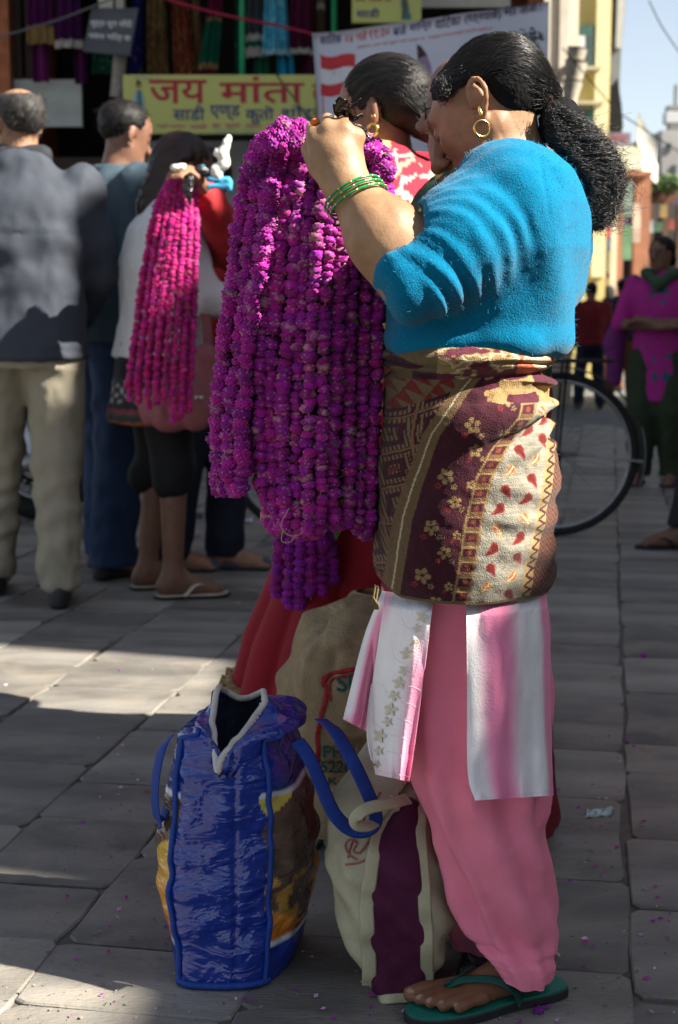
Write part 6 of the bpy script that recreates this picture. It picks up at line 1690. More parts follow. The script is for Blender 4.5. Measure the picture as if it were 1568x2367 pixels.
    sdf_obj('body', P, vox*1.28, M_skin, th, col=cfn)
    for name, fn, m, dsp, cf in parts:
        sdf_obj(name, fn(J), vox, m, th, disp=dsp, col=cf)
    return th, J
def folds(a=.006, fx=30, seed=1, vert=True):
    def f(V, N):
        n = fbm(V, 5, 3, seed); n2 = fbm(V, 13, 2, seed+3)
        if vert: w = np.sin((np.arctan2(V[:, 1], V[:, 0])*5)+V[:, 2]*4+n*3)
        else: w = np.sin(V[:, 2]*fx+V[:, 1]*fx*.4+n*4)
        n3 = fbm(V*np.array([1, 1, .6]), 9, 3, seed+7)
        return a*(.35*w+.35*n+1.5*(.25-np.abs(n3))-.6*np.abs(n2))
    return f
def legs_prims(J, r0=.062, r1=.048, r2=.036, zc=.052, waist=.60, rise=.5):
    h = J['h']; P = [colm([(.46*h, 0, 0, .078*h, .105*h), (.52*h, 0, 0, .078*h, .102*h), (waist*h, 0, 0, .068*h, .088*h)], k=.03)]
    for sd in 'LR':
        a = J['A'+sd].copy(); k = J['K'+sd]; a[2] = (zc-.02)*h; P += [rc(J['P'+sd], k, r0*h, r1*h, k=.03), rc(k, a, r1*h, r2*h, k=.03)]
        P += [half(np.array([0, 0, (zc-.022)*h]), (0, 0, -1), (-1, -1, -.05), (1, 1, .2), k=.006)]
    return P
def top_prims(J, hem=.50, rx=.082, ry=.115, ch=.125, sleeve=1.0, rs=(.046, .040, .032), wr=1.0):
    h = J['h']; l = J['sh']/.8
    P = [colm([(hem*h, 0, 0, rx*h, ry*h*.98), (.60*h, l[0]*.3, l[1]*.3, rx*.92*h, ry*.93*h), (.72*h, l[0]*.55, l[1]*.55, rx*.98*h, ry*h), (.79*h, l[0]*.75, l[1]*.75, rx*.85*h, ry*.98*h), (.825*h, l[0]*.9, l[1]*.9, rx*.62*h, ry*.68*h), (.856*h, l[0], l[1], .045*h, .050*h)], k=.02, ex=2.3)]
    for sd in 'LR':
        s_, e, w = J['S'+sd]-[0, 0, .012*h], J['E'+sd], J['W'+sd]
        P += [rc(s_, e, rs[0]*h, rs[1]*h, k=.03)]
        if sleeve > 0: P += [rc(e, e+(w-e)*sleeve, rs[1]*h, rs[2]*h, k=.02)]
    return P
def shoes_prims(J, sd, r=.0225):
    h = J['h']; a, f = J['A'+sd], J['fd'+sd]; b = a*[1, 1, 0]
    hp_ = b-f*.026*h
    P = [colm([(.001, hp_[0], hp_[1], .0195*h, .0185*h), (.03*h, hp_[0], hp_[1], .0190*h, .0185*h), (.045*h, hp_[0], hp_[1], .0165*h, .0165*h)], k=.01), rc(b-f*.01*h+[0, 0, .018*h], b+f*.10*h+[0, 0, .014*h], .021*h, .0175*h, k=.02), rc(b-f*.012*h+[0, 0, .034*h], b+f*.03*h+[0, 0, .030*h], .021*h, .020*h, k=.02), half((0, 0, .002), (0, 0, -1), b-.4, b+.4, k=.004)]
    return P
def hair_short(J, gx=.0, bald=False):
    c, R, s = J['hc'], J['HROT'], J['s']; p = lambda x, y, z: c+R@(np.array([x, y, z])*s)
    P = [el(p(-.012, 0, .045), np.array([.094, .079, .082])*s, R=R, k=.01), half(p(.050, 0, .03), R@np.array([1.0, 0, -.55]), c-.3, c+.3, k=.012), half(p(0, 0, -.028), R@np.array([.55, 0, -1.0]), c-.3, c+.3, k=.012)]
    for t in (1, -1): P.append(el(p(.012, .080*t, -.006), np.array([.034, .03, .036])*s, R=R, k=.01, op=-1))
    if bald: P.append(el(p(-.006, 0, .112), np.array([.062, .048, .035])*s, R=R, k=.02, op=-1))
    return P
def rough_hair(V, N): return .003*fbm(V, 60, 3, 3)
M_bh = mat('dark_hair', (.007, .006, .0055), .5, .3, 60, .4, 200, spec=.22)
M_gh = mat('greying_hair', (.035, .032, .030), .7, .7, 40, .4, 150)
M_rh = mat('brown_black_hair', (.022, .009, .006), .45, .3, 50, .4, 200, spec=.4)
M_white_h = mat('grey_hair', (.16, .16, .155), .6, .6, 50, .4, 150)
M_leather = mat('black_leather', (.012, .012, .013), .6, .2, 40, .15, 120, spec=.5)
def Hpx(u, vt, b): return W(u, vt, b[1])[2]

def local_strands(th, J, name, m, n, r0, seed, front=None, end=None, fuzz=None):
    """hair strands on a figure's hair mesh, in the figure's own space"""
    ho = [c for c in th.children if c.name.split('.')[0] == 'hair'][0]; bv = bvh_of(ho); r = np.random.default_rng(seed); parts = []
    me = ho.data; nv = len(me.vertices)
    p = lambda x, y, z: J['hc']+J['HROT']@(np.array([x, y, z])*J['s'])
    for k in range(n):
        if fuzz:
            v = me.vertices[int(r.integers(nv))]; a = np.array(v.co); nn = np.array(v.normal); d = nn*.5+r.normal(size=3)*.5+np.array([0, 0, -.3]); L = r.uniform(*fuzz)
            Q = np.array([a-nn*.002, a+d*L*.5, a+d*L+[0, 0, -.15*L]])
        else:
            s, e = p(*front(r)), p(*end)+r.normal(size=3)*.008; c = (s+e)/2+J['HROT']@np.array([0, r.uniform(-.02, .02), .06])
            Q = []
            for i, q in enumerate(spline([s, c, e], 12)):
                h = bv.find_nearest(Vector(q)); Q.append(np.array(h[0])+np.array(h[1])*(.0008+.0025*r.random()*math.sin(math.pi*i/11)))
            Q = np.array(Q); Q[1:-1] = (Q[:-2]+2*Q[1:-1]+Q[2:])/4
        mm = len(Q); V, F = tube_vf(Q, r0*np.linspace(1, .5, mm), 3); parts.append((V[:mm*3], F[:(mm-1)*3]))
    V, F = join(parts); o = mesh_np(name, V, F, m, ho); o['kind'] = 'stuff'
M_strand = mat('strand_black', (.010, .009, .009), .35, .2, 50, 0, spec=.5)
SHORT = []
# ---- balding man in the grey jacket, walking away
b = G(78, 1392); H = Hpx(90, 186, b)
M_jack = mat('grey_jacket', (.040, .047, .062), .75, .10, 10, .25, 220, spec=.25)
M_khaki = mat('khaki_cotton', (.26, .235, .175), .85, .10, 8, .3, 200)
def jacket(J):
    h = J['h']; P = top_prims(J, .475, .092, .122, sleeve=1.0, rs=(.046, .042, .035))
    P += [rc(np.array([-.0, .025, .850])*h, np.array([-.0, -.025, .850])*h, .030*h, .030*h, k=.02)]
    return P
def jfold(V, N):
    d = folds(.006, 30, 4)(V, N); d += .004*np.sin(V[:, 2]*42+3*fbm(V, 4, 2, 2))*smooth(.95, 1.15, V[:, 2]); d -= .004*np.exp(-((V[:, 2]-1.28)/.006)**2)*(V[:, 0] < 0); d -= .004*np.exp(-((V[:, 2]-H*.475-.035)/.005)**2); return d
def slacks(J): return legs_prims(J, .060, .050, .042, .055)
def kfold(V, N): return folds(.007, 40, 8, False)(V, N)+.006*np.sin(V[:, 2]*58+V[:, 1]*30+3*fbm(V, 6, 2, 5))*smooth(.62, .35, V[:, 2])
man1, J = person('balding man in grey jacket and khaki trousers seen from behind', b, math.radians(96), H, (.30, .165, .10), turn=math.radians(38), lean=.03, lat=.0, arms={'L': ((.03, .15, .64), (.10, .135, .53), (.14, .12, .50)), 'R': ((.07, -.135, .64), (.17, -.09, .56), (.21, -.07, .56))},
    feet=((.10, .085), (-.045, -.055)), seed=3, parts=[('jacket', jacket, M_jack, jfold, None), ('trousers', slacks, M_khaki, kfold, None), ('hair', lambda J: hair_short(J, bald=True), M_gh, rough_hair, None),
    ('shoe', lambda J: shoes_prims(J, 'L'), M_leather, None, None), ('shoe', lambda J: shoes_prims(J, 'R'), M_leather, None, None), ('collar', lambda J: [rc(np.array([-.012, .038, .862])*J['h']+[.03, 0, 0], np.array([-.012, -.038, .862])*J['h']+[.03, 0, 0], .022*J['h'], .022*J['h'], k=.02)], mat('dark_collar', (.02, .022, .028), .8), None, None)])
SHORT.append((man1, J, M_gh, 3))
# ---- young man in the slate shirt
b = G(256, 1325); H = Hpx(240, 212, b)
M_slate2 = mat('slate_shirt', (.040, .065, .085), .85, .12, 10, .25, 220); M_jean = mat('dark_denim', (.014, .030, .075), .85, .25, 12, .3, 260)
man2, J = person('young man with short black hair in slate shirt and dark jeans', b, math.radians(38), H, (.20, .10, .065), bow=.30, turn=-.15, lean=.05, feet=((.03, .07), (-.03, -.06)), seed=5, knees=(.02, .01),
    parts=[('shirt', lambda J: top_prims(J, .49, .098, .125, sleeve=.9, rs=(.052, .046, .036)), M_slate2, folds(.006, 30, 6), None), ('jeans', lambda J: legs_prims(J, .064, .053, .050, .050), M_jean, folds(.007, 40, 9, False), None), ('hair', hair_short, M_bh, rough_hair, None), ('shoe', lambda J: shoes_prims(J, 'L'), M_leather, None, None), ('shoe', lambda J: shoes_prims(J, 'R'), M_leather, None, None)])
SHORT.append((man2, J, M_bh, 4))
# ---- girl in white
b = G(372, 1372); H = Hpx(390, 292, b)
M_wk = mat('white_knit', (.62, .61, .62), .9, .06, 20, .25, 260, sheen=.1); M_blk = mat('black_leggings', (.006, .006, .008), .8, .1)
def tunic_col(V):
    C = np.zeros((len(V), 3)); C[:] = (.012, .012, .018); z = V[:, 2]/H
    C[(z < .475)] = (.03, .03, .035)
    n = np.sin(V[:, 1]*90)*np.sin(V[:, 2]*170) > .25; C[n & (z > .425) & (z < .47)] = (.3, .29, .27)
    C[(z < .425) & (z > .412)] = (.02, .02, .02); C[(z < .412) & (z > .404)] = (.22, .03, .07); C[(z < .404) & (z > .396)] = (.05, .06, .03); C[(z < .386)] = (.30, .085, .03)
    return C
def longhair(J):
    c, R, s = J['hc'], J['HROT'], J['s']; p = lambda x, y, z: c+R@(np.array([x, y, z])*s); h = J['h']
    return [el(p(-.014, 0, .042), np.array([.100, .088, .086])*s, R=R, k=.02), half(p(.058, 0, .02), R@np.array([1.0, 0, -.42]), c-.4, c+.4, k=.015), rc(p(-.05, .0, .0), J['neck']+[-.06, 0, -.02*h], .07*s, .062, k=.03), rc(J['neck']+[-.055, 0, -.02*h], J['neck']+[-.085, 0, -.135*h], .062, .035, k=.03), rc(p(-.01, .07, .0), J['neck']+[-.02, .06, -.05*h], .035*s, .03, k=.03), rc(p(-.01, -.07, .0), J['neck']+[-.02, -.06, -.05*h], .035*s, .03, k=.03), el(p(.03, -.09, -.02), np.array([.05, .03, .06])*s, R=R, k=.015, op=-1)]
girl, J = person('girl with long dark hair in white top and black leggings beside the magenta garlands', b, math.radians(14), H, (.15, .075, .048), bow=.35, turn=.0, lean=.06,
    arms={'L': ((.10, .13, .64), (.24, .09, .62), (.29, .08, .62)), 'R': ((.08, -.14, .645), (.25, -.11, .615), (.30, -.10, .62))}, feet=((-.02, .065), (.02, -.055)), seed=7, knees=(.015, .015), headscale=1.02,
    parts=[('white_top', lambda J: top_prims(J, .515, .098, .120, sleeve=.95, rs=(.046, .038, .029)), M_wk, folds(.005, 30, 3), None),
           ('tunic', lambda J: [colm([(.378*J['h'], 0, 0, .112*J['h'], .128*J['h']), (.45*J['h'], 0, 0, .100*J['h'], .120*J['h']), (.56*J['h'], 0, 0, .085*J['h'], .105*J['h'])], k=.01, ex=2.3)], mat('patterned_tunic', rough=.85, var=.15, vscale=30, attr=True), folds(.006, 30, 2), tunic_col),
           ('leggings', lambda J: legs_prims(J, .064, .046, .043, .275, .56), M_blk, folds(.003, 30, 6), None), ('hair', longhair, M_rh, lambda V, N: .004*np.sin(np.arctan2(V[:, 1], V[:, 0]+.1)*40+4*fbm(V, 6, 2, 2)), None)])
def flipflop(th, J, sd, m1, m2, lab=None):
    h = J['h']; a = J['A'+sd]*[1, 1, 0]; f = J['fd'+sd]; l = np.cross([0, 0, 1.0], f)
    o2 = spline([(-.045, 0), (-.03, .026), (.03, .028), (.09, .036), (.125, .02), (.135, 0), (.12, -.026), (.09, -.036), (.03, -.028), (-.03, -.026), (-.045, 0)], 40)[:-1]*h*.93
    n = len(o2); V = [a+f*p+l*q+[0, 0, z] for z in (.001, .012) for p, q in o2]; F = [tuple(range(n))[::-1], tuple(range(n, 2*n))]+[(i, (i+1) % n, n+(i+1) % n, n+i) for i in range(n)]
    o = mesh_np('sandal_sole', V, F, m1, th, smooth_=False)
    V = [a+f*p*.97+l*q*.95+[0, 0, z] for z in (.012, .016) for p, q in o2]; mesh_np('sandal_footbed', V, F, m2, th, smooth_=False)
    for t in (1, -1): tube('sandal_strap', spline([a+f*.02*h+l*.028*t*h+[0, 0, .008*h], a+f*.05*h+l*.022*t*h+[0, 0, .032*h], a+f*.088*h+l*.002*t*h+[0, 0, .022*h]], 14), .0085, m2, th, 8, flat=np.array([0, 0, 1.0])+l*.4*t)
M_solek = mat('black_sole', (.012, .012, .012), .7); M_sand = mat('beige_sandal', (.42, .37, .28), .6, .1)
for sd in 'LR': flipflop(girl, J, sd, M_solek, M_sand)
pb = thing('shoulder_bag', 'dusty pink slouchy shoulder bag hanging at the side of the girl in white', 'bag', tuple(W(430, 990, b[1]-.22)))
M_pinkb = mat('dusty_pink', (.26, .085, .095), .6, .1, 12, .3, 120)
q = lambda u, v, dy=-.22: W(u, v, b[1]+dy)
sdf_obj('bag_body', [el(q(415, 930), (.14, .06, .095), k=.05), rc(q(478, 830), q(455, 920), .05, .07, k=.06), rc(q(350, 965), q(470, 965), .025, .03, k=.05)], .010, M_pinkb, pb, disp=lambda V, N: .010*np.sin(V[:, 0]*60+V[:, 2]*20+3*fbm(V, 8, 2, 2))*.6+.006*fbm(V, 12, 2, 4), world=True)
tube('strap', spline([q(485, 840), q(470, 700), q(420, 560, -.16), q(360, 470, -.10)], 30), .018, M_pinkb, pb, 8, flat=np.array([.3, -.9, .2]), world=True)
for u in (455, 466): 
    Vb, Fb = box_vf(q(u, 918, -.30)-.006, q(u, 918, -.30)+.006, .002); mesh_np('metal_ring', Vb, Fb, M_alu, pb, world=True)
# ---- person in red sleeves holding the magenta bundle
b = G(462, 1318); H = Hpx(540, 332, b)+.02
M_redk = mat('red_fleece', (.46, .030, .035), .9, .10, 20, .3, 200); M_navy = mat('navy_trousers', (.010, .013, .026), .85, .15); M_shoeg = mat('grey_canvas', (.07, .08, .10), .8, .15)
yw = math.radians(-48)
def loc(p): return Rz(-yw)@(np.array(p)-np.array(b))/H
hnd = loc(W(424, 392, Y2-.07)); elbw = loc(W(545, 575, Y2+.42)); wrs = loc(W(466, 428, Y2+.02))
person('dark haired person in red sleeves reaching up to hold the magenta garlands', b, yw, H, (.30, .15, .09), bow=.75, turn=-.2, lean=.03, lat=.0, arms={'R': (elbw, wrs, hnd), 'L': ((.08, .15, .64), (.18, .06, .66), (.22, .03, .67))}, feet=((.03, .05), (-.03, -.06)), seed=9, footyaw=(.7, .75),
    parts=[('red_top', lambda J: top_prims(J, .50, .085, .11, sleeve=.88, rs=(.050, .050, .030)), M_redk, folds(.008, 46, 3, False), None), ('trousers', lambda J: legs_prims(J, .062, .052, .046, .055), M_navy, folds(.006, 40, 9, False), None), ('hair', lambda J: longhair(J)[:4], M_bh, rough_hair, None), ('shoe', lambda J: shoes_prims(J, 'L', .029), M_shoeg, None, None), ('shoe', lambda J: shoes_prims(J, 'R', .029), M_shoeg, None, None)])

for th_, J_, m_, k_ in SHORT: local_strands(th_, J_, 'hair_fuzz', m_, 1400, .0007, k_, fuzz=(.008, .018))
# ---- woman in red, behind the big bundle
b = np.array([W(918, 1500, 3.4)[0], 3.4, 0]); H = Hpx(895, 128, b)
M_rskirt = mat('red_skirt', (.24, .004, .013), .8, .12, 6, .2, 200)
def bun(J):
    c, R, s = J['hc'], J['HROT'], J['s']; p = lambda x, y, z: c+R@(np.array([x, y, z])*s)
    return [el(p(-.012, 0, .045), np.array([.098, .082, .084])*s, R=R, k=.02), half(p(.068, 0, .02), R@np.array([1.0, 0, -.50]), c-.4, c+.4, k=.012), rc(p(-.06, 0, .01), p(-.105, 0, -.035), .055*s, .032*s, k=.04), el(p(-.10, 0, -.05), np.array([.04, .04, .045])*s, R=R, k=.03), half(p(-.02, 0, -.03), R@np.array([.6, 0, -1.0]), c-.4, c+.4, k=.01),
            el(p(.0, .083, -.004), np.array([.022, .03, .034])*s, R=R, k=.01, op=-1), el(p(.0, -.083, -.004), np.array([.022, .03, .034])*s, R=R, k=.01, op=-1)]
def shawl_col(V):
    C = np.zeros((len(V), 3)); C[:] = (.40, .012, .030)
    q = np.stack([V[:, 0]*1.0+V[:, 1]*.6, V[:, 2], 0*V[:, 0]], 1); n = fbm(q, 12, 2, 31)
    C[np.abs(n) < .045] = (.55, .36, .30)
    n2 = fbm(q, 26, 2, 8); C[(n > .30) & (n2 > .1)] = (.42, .36, .14)
    C[(np.abs(np.sin((V[:, 2]*1.1+V[:, 1]*.4)*30)) > .985)] = (.5, .22, .15)
    return C
redw, J = person('dark haired woman in red patterned shawl and long red skirt', b, math.radians(152), H, (.22, .10, .062), bow=.12, turn=.10, lean=.01, vox=.0085, seed=11, headscale=1.10,
    arms={'L': ((.0, .135, .645), (.10, .06, .60), (.14, .03, .60)), 'R': ((.0, -.135, .645), (.10, -.06, .60), (.14, -.03, .60))},
    parts=[('red_shawl', lambda J: top_prims(J, .46, .105, .135, sleeve=.8, rs=(.064, .056, .045))+[rc(np.array([.0, .075, .835])*J['h'], np.array([.02, -.08, .83])*J['h'], .048*J['h'], .048*J['h'], k=.04)], mat('red_print_shawl', rough=.85, var=.08, vscale=30, attr=True, bump=.25), folds(.010, 34, 5, False), shawl_col), ('hair', bun, M_bh, lambda V, N: .0008*np.sin((V[:, 2]*1.0+V[:, 0]*.5)*260+5*fbm(V, 9, 2, 2)), None)])
rows = [(1.02*H*.58/.58*.0+.62*H, .12, .14), (.50*H, .16, .18), (.32*H, .24, .25), (.20*H, .31, .30), (.115*H, .335, .32)]
nth, nv = 260, 60
z = np.linspace(rows[0][0], rows[-1][0], nv); SK = np.zeros((nv, nth, 3)); tq = np.arange(nth)*2*math.pi/nth
zr = [r[0] for r in rows][::-1]
for i, zz in enumerate(z):
    f = i/(nv-1); rx = np.interp(zz, zr, [r[1] for r in rows][::-1]); ry = np.interp(zz, zr, [r[2] for r in rows][::-1])
    pl = 1+f*(.10*np.abs(np.sin(tq*8.5+1.2*np.sin(tq*2)+.6*f))**.6-.05+.05*np.sin(tq*5+2))
    cx = b[0]-.035*f; SK[i] = np.stack([cx+rx*pl*np.cos(tq), b[1]+ry*pl*np.sin(tq), np.full(nth, zz)+.018*f*np.sin(tq*6+1)], 1)
loft_obj('skirt', SK, M_rskirt, redw, cap=False)
V, F = tube_vf(SK[-1]+[0, 0, .012], .018, 8, True); M_trim = mat('gold_trim', (.32, .20, .085), .5, .7, 70, .4, 120, stretch=(1, 1, .35))
mesh_np('gold_hem', V*1.0, F, M_trim, redw, world=True)
for k in range(0, nth, 2):
    p = SK[-1, k]+[0, 0, .012]; nrm_ = np.array([math.cos(tq[k]), math.sin(tq[k]), 0])
    if nrm_[1] > .2: continue
    tg = np.array([-nrm_[1], nrm_[0], 0]); V, F = tube_vf([p+nrm_*.017+tg*-.008+[0, 0, -.017], p+nrm_*.021, p+nrm_*.017+tg*.008+[0, 0, .017]], .0042, 5)
    mesh_np('gold_cord', V, tris(F), mat('gold_cord', (.40, .27, .11), .45, .3, 60), redw, world=True)
ec = J['hc']+J['HROT']@(np.array([-.004, .088, -.030])*J['s']); o = tube('gold_earring', [ec+np.array([.012*math.cos(a), .0, .012*math.sin(a)-.008]) for a in np.linspace(0, 6.0, 16)], .0035, M_gold, redw)
ec2 = J['hc']+J['HROT']@(np.array([-.008, .088, -.012])*J['s']); tube('gold_stud', [ec2, ec2+[0, .006, 0]], .004, M_gold, redw)

local_strands(redw, J, 'combed_strands', M_strand, 900, .0006, 5, front=lambda r: ((.075, r.uniform(-.06, .06), .05+r.uniform(-.01, .03)) if r.random() < .5 else (r.uniform(-.02, .07), .08, r.uniform(.0, .08))), end=(-.105, 0, -.03))
# ---- grey-haired person in dark green print, behind her
b = np.array([W(1066, 1500, 2.92)[0], 2.92, 0]); H = Hpx(1060, 96, b)
def green_col(V):
    C = np.zeros((len(V), 3)); C[:] = (.012, .034, .018)
    n = fbm(V, 34, 2, 5); C[n > .34] = (.26, .02, .03); n2 = fbm(V, 30, 2, 15); C[(np.abs(n2) < .02)] = (.05, .09, .03); C[n2 > .58] = (.42, .30, .08)
    return C
gp, J = person('grey haired person in dark green flowered shawl, face half hidden', b, math.radians(176), H, (.22, .10, .065), bow=.05, turn=0, lean=-.03, vox=.0085, seed=13,
    arms={'L': ((.06, .13, .64), (.18, .07, .66), (.22, .04, .67))},
    parts=[('green_tunic', lambda J: top_prims(J, .40, .11, .135, sleeve=.8, rs=(.06, .052, .04)), mat('green_print', rough=.85, var=.1, vscale=30, attr=True), folds(.009, 34, 15, False), green_col),
           ('skirt', lambda J: [colm([(.02*J['h'], 0, 0, .13*J['h'], .15*J['h']), (.5*J['h'], 0, 0, .085*J['h'], .10*J['h'])], k=.01)], mat('dark_red_skirt', (.16, .006, .014), .85, .15), folds(.008, 30, 3), None), ('hair', hair_short, M_white_h, rough_hair, None)])
gx = lambda x, y, z: J['hc']+J['HROT']@(np.array([x, y, z])*J['s'])
for t in (1, -1): tube('spectacle_rim', [gx(.098, .031*t+.020*math.cos(a), .004+.016*math.sin(a)) for a in np.linspace(0, 6.28, 24)[:-1]], .0014, M_leather, gp, 6, True)
tube('spectacle_arm', [gx(.096, .051, .006), gx(.0, .083, .012)], .0014, M_leather, gp); tube('spectacle_bridge', [gx(.1, .011, .006), gx(.1, -.011, .006)], .0014, M_leather, gp)

# ---- woman with folded arms far right
b = G(1518, 1118); H = Hpx(1518, 540, b)
M_mag = mat('magenta_cotton', rough=.85, var=.1, vscale=10, attr=True); M_olv = mat('dark_green_cotton', (.022, .032, .014), .85, .15, 10); M_scarf = mat('green_scarf', (.035, .065, .035), .85, .15, 12)
def mag_col(V):
    C = np.zeros((len(V), 3)); C[:] = (.34, .016, .19); z = V[:, 2]/H
    n = fbm(np.stack([V[:, 1], V[:, 2], 0*V[:, 2]], 1), 34, 2, 4); m = (V[:, 0] > .02) & (n > .22) & (((z > .42) & (z < .56)) | ((z > .72) & (z < .78))) & (np.abs(V[:, 1]+.02) < .10); C[m] = (.02, .08, .13); return C
rw, J = person('woman in magenta kurta with folded arms and green scarf', b, math.radians(-112), H, (.17, .085, .055), turn=-.45, bow=.05, seed=15, feet=((.0, .06), (.02, -.07)), headscale=1.0,
    arms={'L': ((.06, .155, .645), (.125, -.03, .655), (.12, -.085, .665)), 'R': ((.06, -.155, .645), (.135, .03, .635), (.13, .085, .64))},
    parts=[('kurta', lambda J: top_prims(J, .335, .088, .118, sleeve=0, rs=(.040, .036, .03)), M_mag, folds(.006, 30, 4), mag_col), ('trousers', lambda J: legs_prims(J, .075, .066, .048, .055), M_olv, folds(.009, 30, 7), None), ('hair', bun, M_bh, rough_hair, None),
           ('scarf', lambda J: [rc(np.array([.05, .055, .845])*J['h'], np.array([.085, 0, .80])*J['h'], .022*J['h'], .026*J['h'], k=.02), rc(np.array([.085, 0, .80])*J['h'], np.array([.05, -.055, .845])*J['h'], .026*J['h'], .022*J['h'], k=.02), rc(np.array([.05, .055, .845])*J['h'], np.array([-.04, .05, .85])*J['h'], .02*J['h'], .02*J['h'], k=.02), rc(np.array([.05, -.055, .845])*J['h'], np.array([-.04, -.05, .85])*J['h'], .02*J['h'], .02*J['h'], k=.02)], M_scarf, folds(.005, 60, 3, False), None),
           ('scarf_end', lambda J: [rc(np.array([-.05, -.13, .80])*J['h'], np.array([-.02, -.19, .56])*J['h'], .03*J['h'], .045*J['h'], k=.02), rc(np.array([-.02, -.19, .56])*J['h'], np.array([-.02, -.185, .42])*J['h'], .045*J['h'], .03*J['h'], k=.02)], mat('purple_scarf', (.14, .02, .13), .85, .2), folds(.006, 60, 6), None)])
for sd in 'LR': flipflop(rw, J, sd, M_solek, mat('purple_sandal', (.10, .04, .12), .6))
tube('wristwatch', [J['WL']+np.array([.026*math.cos(a)*.3, .026*math.sin(a)*.2, .022*math.sin(a)]) for a in np.linspace(0, 6, 12)], .006, mat('steel', (.6, .58, .5), .3, metal=.8), rw)
# ---- smaller figures down the street
def back_person(label, u, vf, vt, yaw, topm, legm, skin=(.2, .1, .06), seed=0, hairm=None, arms=None, hem=.50):
    bb = G(u, vf); HH = Hpx(u, vt, bb)
    return person(label, bb, yaw, HH, skin, seed=seed, vox=.014, arms=arms, parts=[('jacket', lambda J: top_prims(J, hem, .09, .125, rs=(.05, .045, .036)), topm, folds(.008, 34, seed+2, False), None), ('trousers', lambda J: legs_prims(J, .062, .05, .042, .05), legm, folds(.006, 40, 9, False), None), ('hair', hair_short, hairm or M_bh, rough_hair, None), ('shoe', lambda J: shoes_prims(J, 'L'), M_leather, None, None), ('shoe', lambda J: shoes_prims(J, 'R'), M_leather, None, None)])
M_dred = mat('dull_red', (.17, .012, .016), .85, .15); M_nvy = mat('navy_cloth', (.012, .016, .035), .85, .15); M_brn = mat('rust_cloth', (.15, .05, .025), .85, .2); M_drk = mat('charcoal', (.02, .02, .022), .85, .15)
back_person('person in dull red jacket seen from behind beyond the bicycle', 1362, 945, 648, math.radians(95), M_dred, M_nvy, seed=21)
back_person('dark haired person in navy top beyond the bicycle', 1432, 930, 640, math.radians(70), M_nvy, M_brn, seed=23)
back_person('person in rust brown clothes beside the magenta kurta', 1418, 905, 690, math.radians(120), M_brn, M_brn, seed=25, hem=.3)
back_person('distant person in charcoal clothes behind the red jacket', 1392, 868, 622, math.radians(200), M_drk, M_drk, seed=27)
back_person('distant person in pale shirt near the orange columns', 1462, 852, 628, math.radians(-80), mat('pale_shirt', (.35, .3, .32), .85), M_nvy, seed=29)
back_person('distant person in dark coat at the left of the market', 1330, 870, 640, math.radians(60), M_drk, M_nvy, seed=31)
back_person('distant person in striped grey shirt behind the folded arms woman', 1488, 880, 610, math.radians(-120), mat('mauve_shirt', (.2, .13, .17), .85), M_drk, seed=33)
# ---- passer-by whose foot enters at the right edge
bb = G(1700, 1262); o, J = person('passer-by whose sandalled foot enters at the right edge', bb, math.radians(178), 1.6, (.15, .075, .05), seed=35, vox=.014, feet=((.155, .05), (-.12, -.05)), parts=[('shirt', lambda J: top_prims(J, .5, .085, .11), M_drk, folds(.006), None), ('trousers', lambda J: legs_prims(J, .06, .05, .04, .08), M_drk, folds(.006), None), ('hair', hair_short, M_bh, rough_hair, None)])
for sd in 'LR': flipflop(o, J, sd, M_solek, M_solek)
# ================================================================== bicycle, motorcycle, litter
def ring_tube(c, R, r, ax, n=64, k=8):
    """torus in the plane spanned by ax[0], ax[1]"""
    t = np.linspace(0, 2*math.pi, n+1)[:-1]
    return tube_vf(np.array([c+R*(math.cos(a)*ax[0]+math.sin(a)*ax[1]) for a in t]), r, k, True)
M_tyre = mat('tyre_rubber', (.014, .014, .015), .75, .2, 40, .3, 120); M_rim = mat('dull_steel', (.30, .30, .30), .4, .2, 30, .1, metal=.8); M_blackp = mat('black_enamel', (.010, .010, .012), .35, .15, 20, .1)
YBK = G(1290, 1238)[1]; wc = W(1287, 1050, YBK); WR = wc[2]
bike = thing('bicycle', 'old black roadster bicycle parked behind the woman in blue', 'bicycle', (wc[0]-.5, YBK, 0))
bx_, by_, bz_ = np.array([1.0, 0, 0]), np.array([0, 1.0, 0]), np.array([0, 0, 1.0])
r_ = np.random.default_rng(2)
def bwheel(c, nm='wheel'):
    w = mesh_np(nm, *ring_tube(c, WR-.017, .017, (bx_, bz_)), M_tyre, bike, world=True)
    def sub(name, vf, m, t=False):
        o = mesh_np(name, vf[0], tris(vf[1]) if t else vf[1], m, w, world=True); o.matrix_parent_inverse = Matrix.Identity(4); return o
    sub('rim', ring_tube(c, WR-.040, .010, (bx_, bz_)), M_rim)
    sub('hub', tube_vf([c-by_*.05, c+by_*.05], .022, 12), M_rim, True)
    for k in range(32):
        a = k*2*math.pi/32; b_ = a+(.55 if k % 4 < 2 else -.55); s = .03 if k % 2 else -.03
        sub('spoke', tube_vf([c+.024*(math.cos(b_)*bx_+math.sin(b_)*bz_)+by_*s, c+(WR-.045)*(math.cos(a)*bx_+math.sin(a)*bz_)], .0013, 4), M_rim, True)
bwheel(wc); wf = wc-bx_*1.12; bwheel(wf)
t = np.linspace(-.35, 2.9, 40)
fend = np.array([wc+(WR+.022)*(math.cos(a)*bx_+math.sin(a)*bz_) for a in t]); nr = np.array([math.cos(a)*bx_+math.sin(a)*bz_ for a in t])
tube('mudguard', fend, .030, M_blackp, bike, 8, flat=nr, world=True)
tube('mudguard_tip', fend[:9]+nr[:9]*.003, .030, mat('pale_enamel', (.45, .46, .46), .4), bike, 8, flat=nr[:9], world=True)
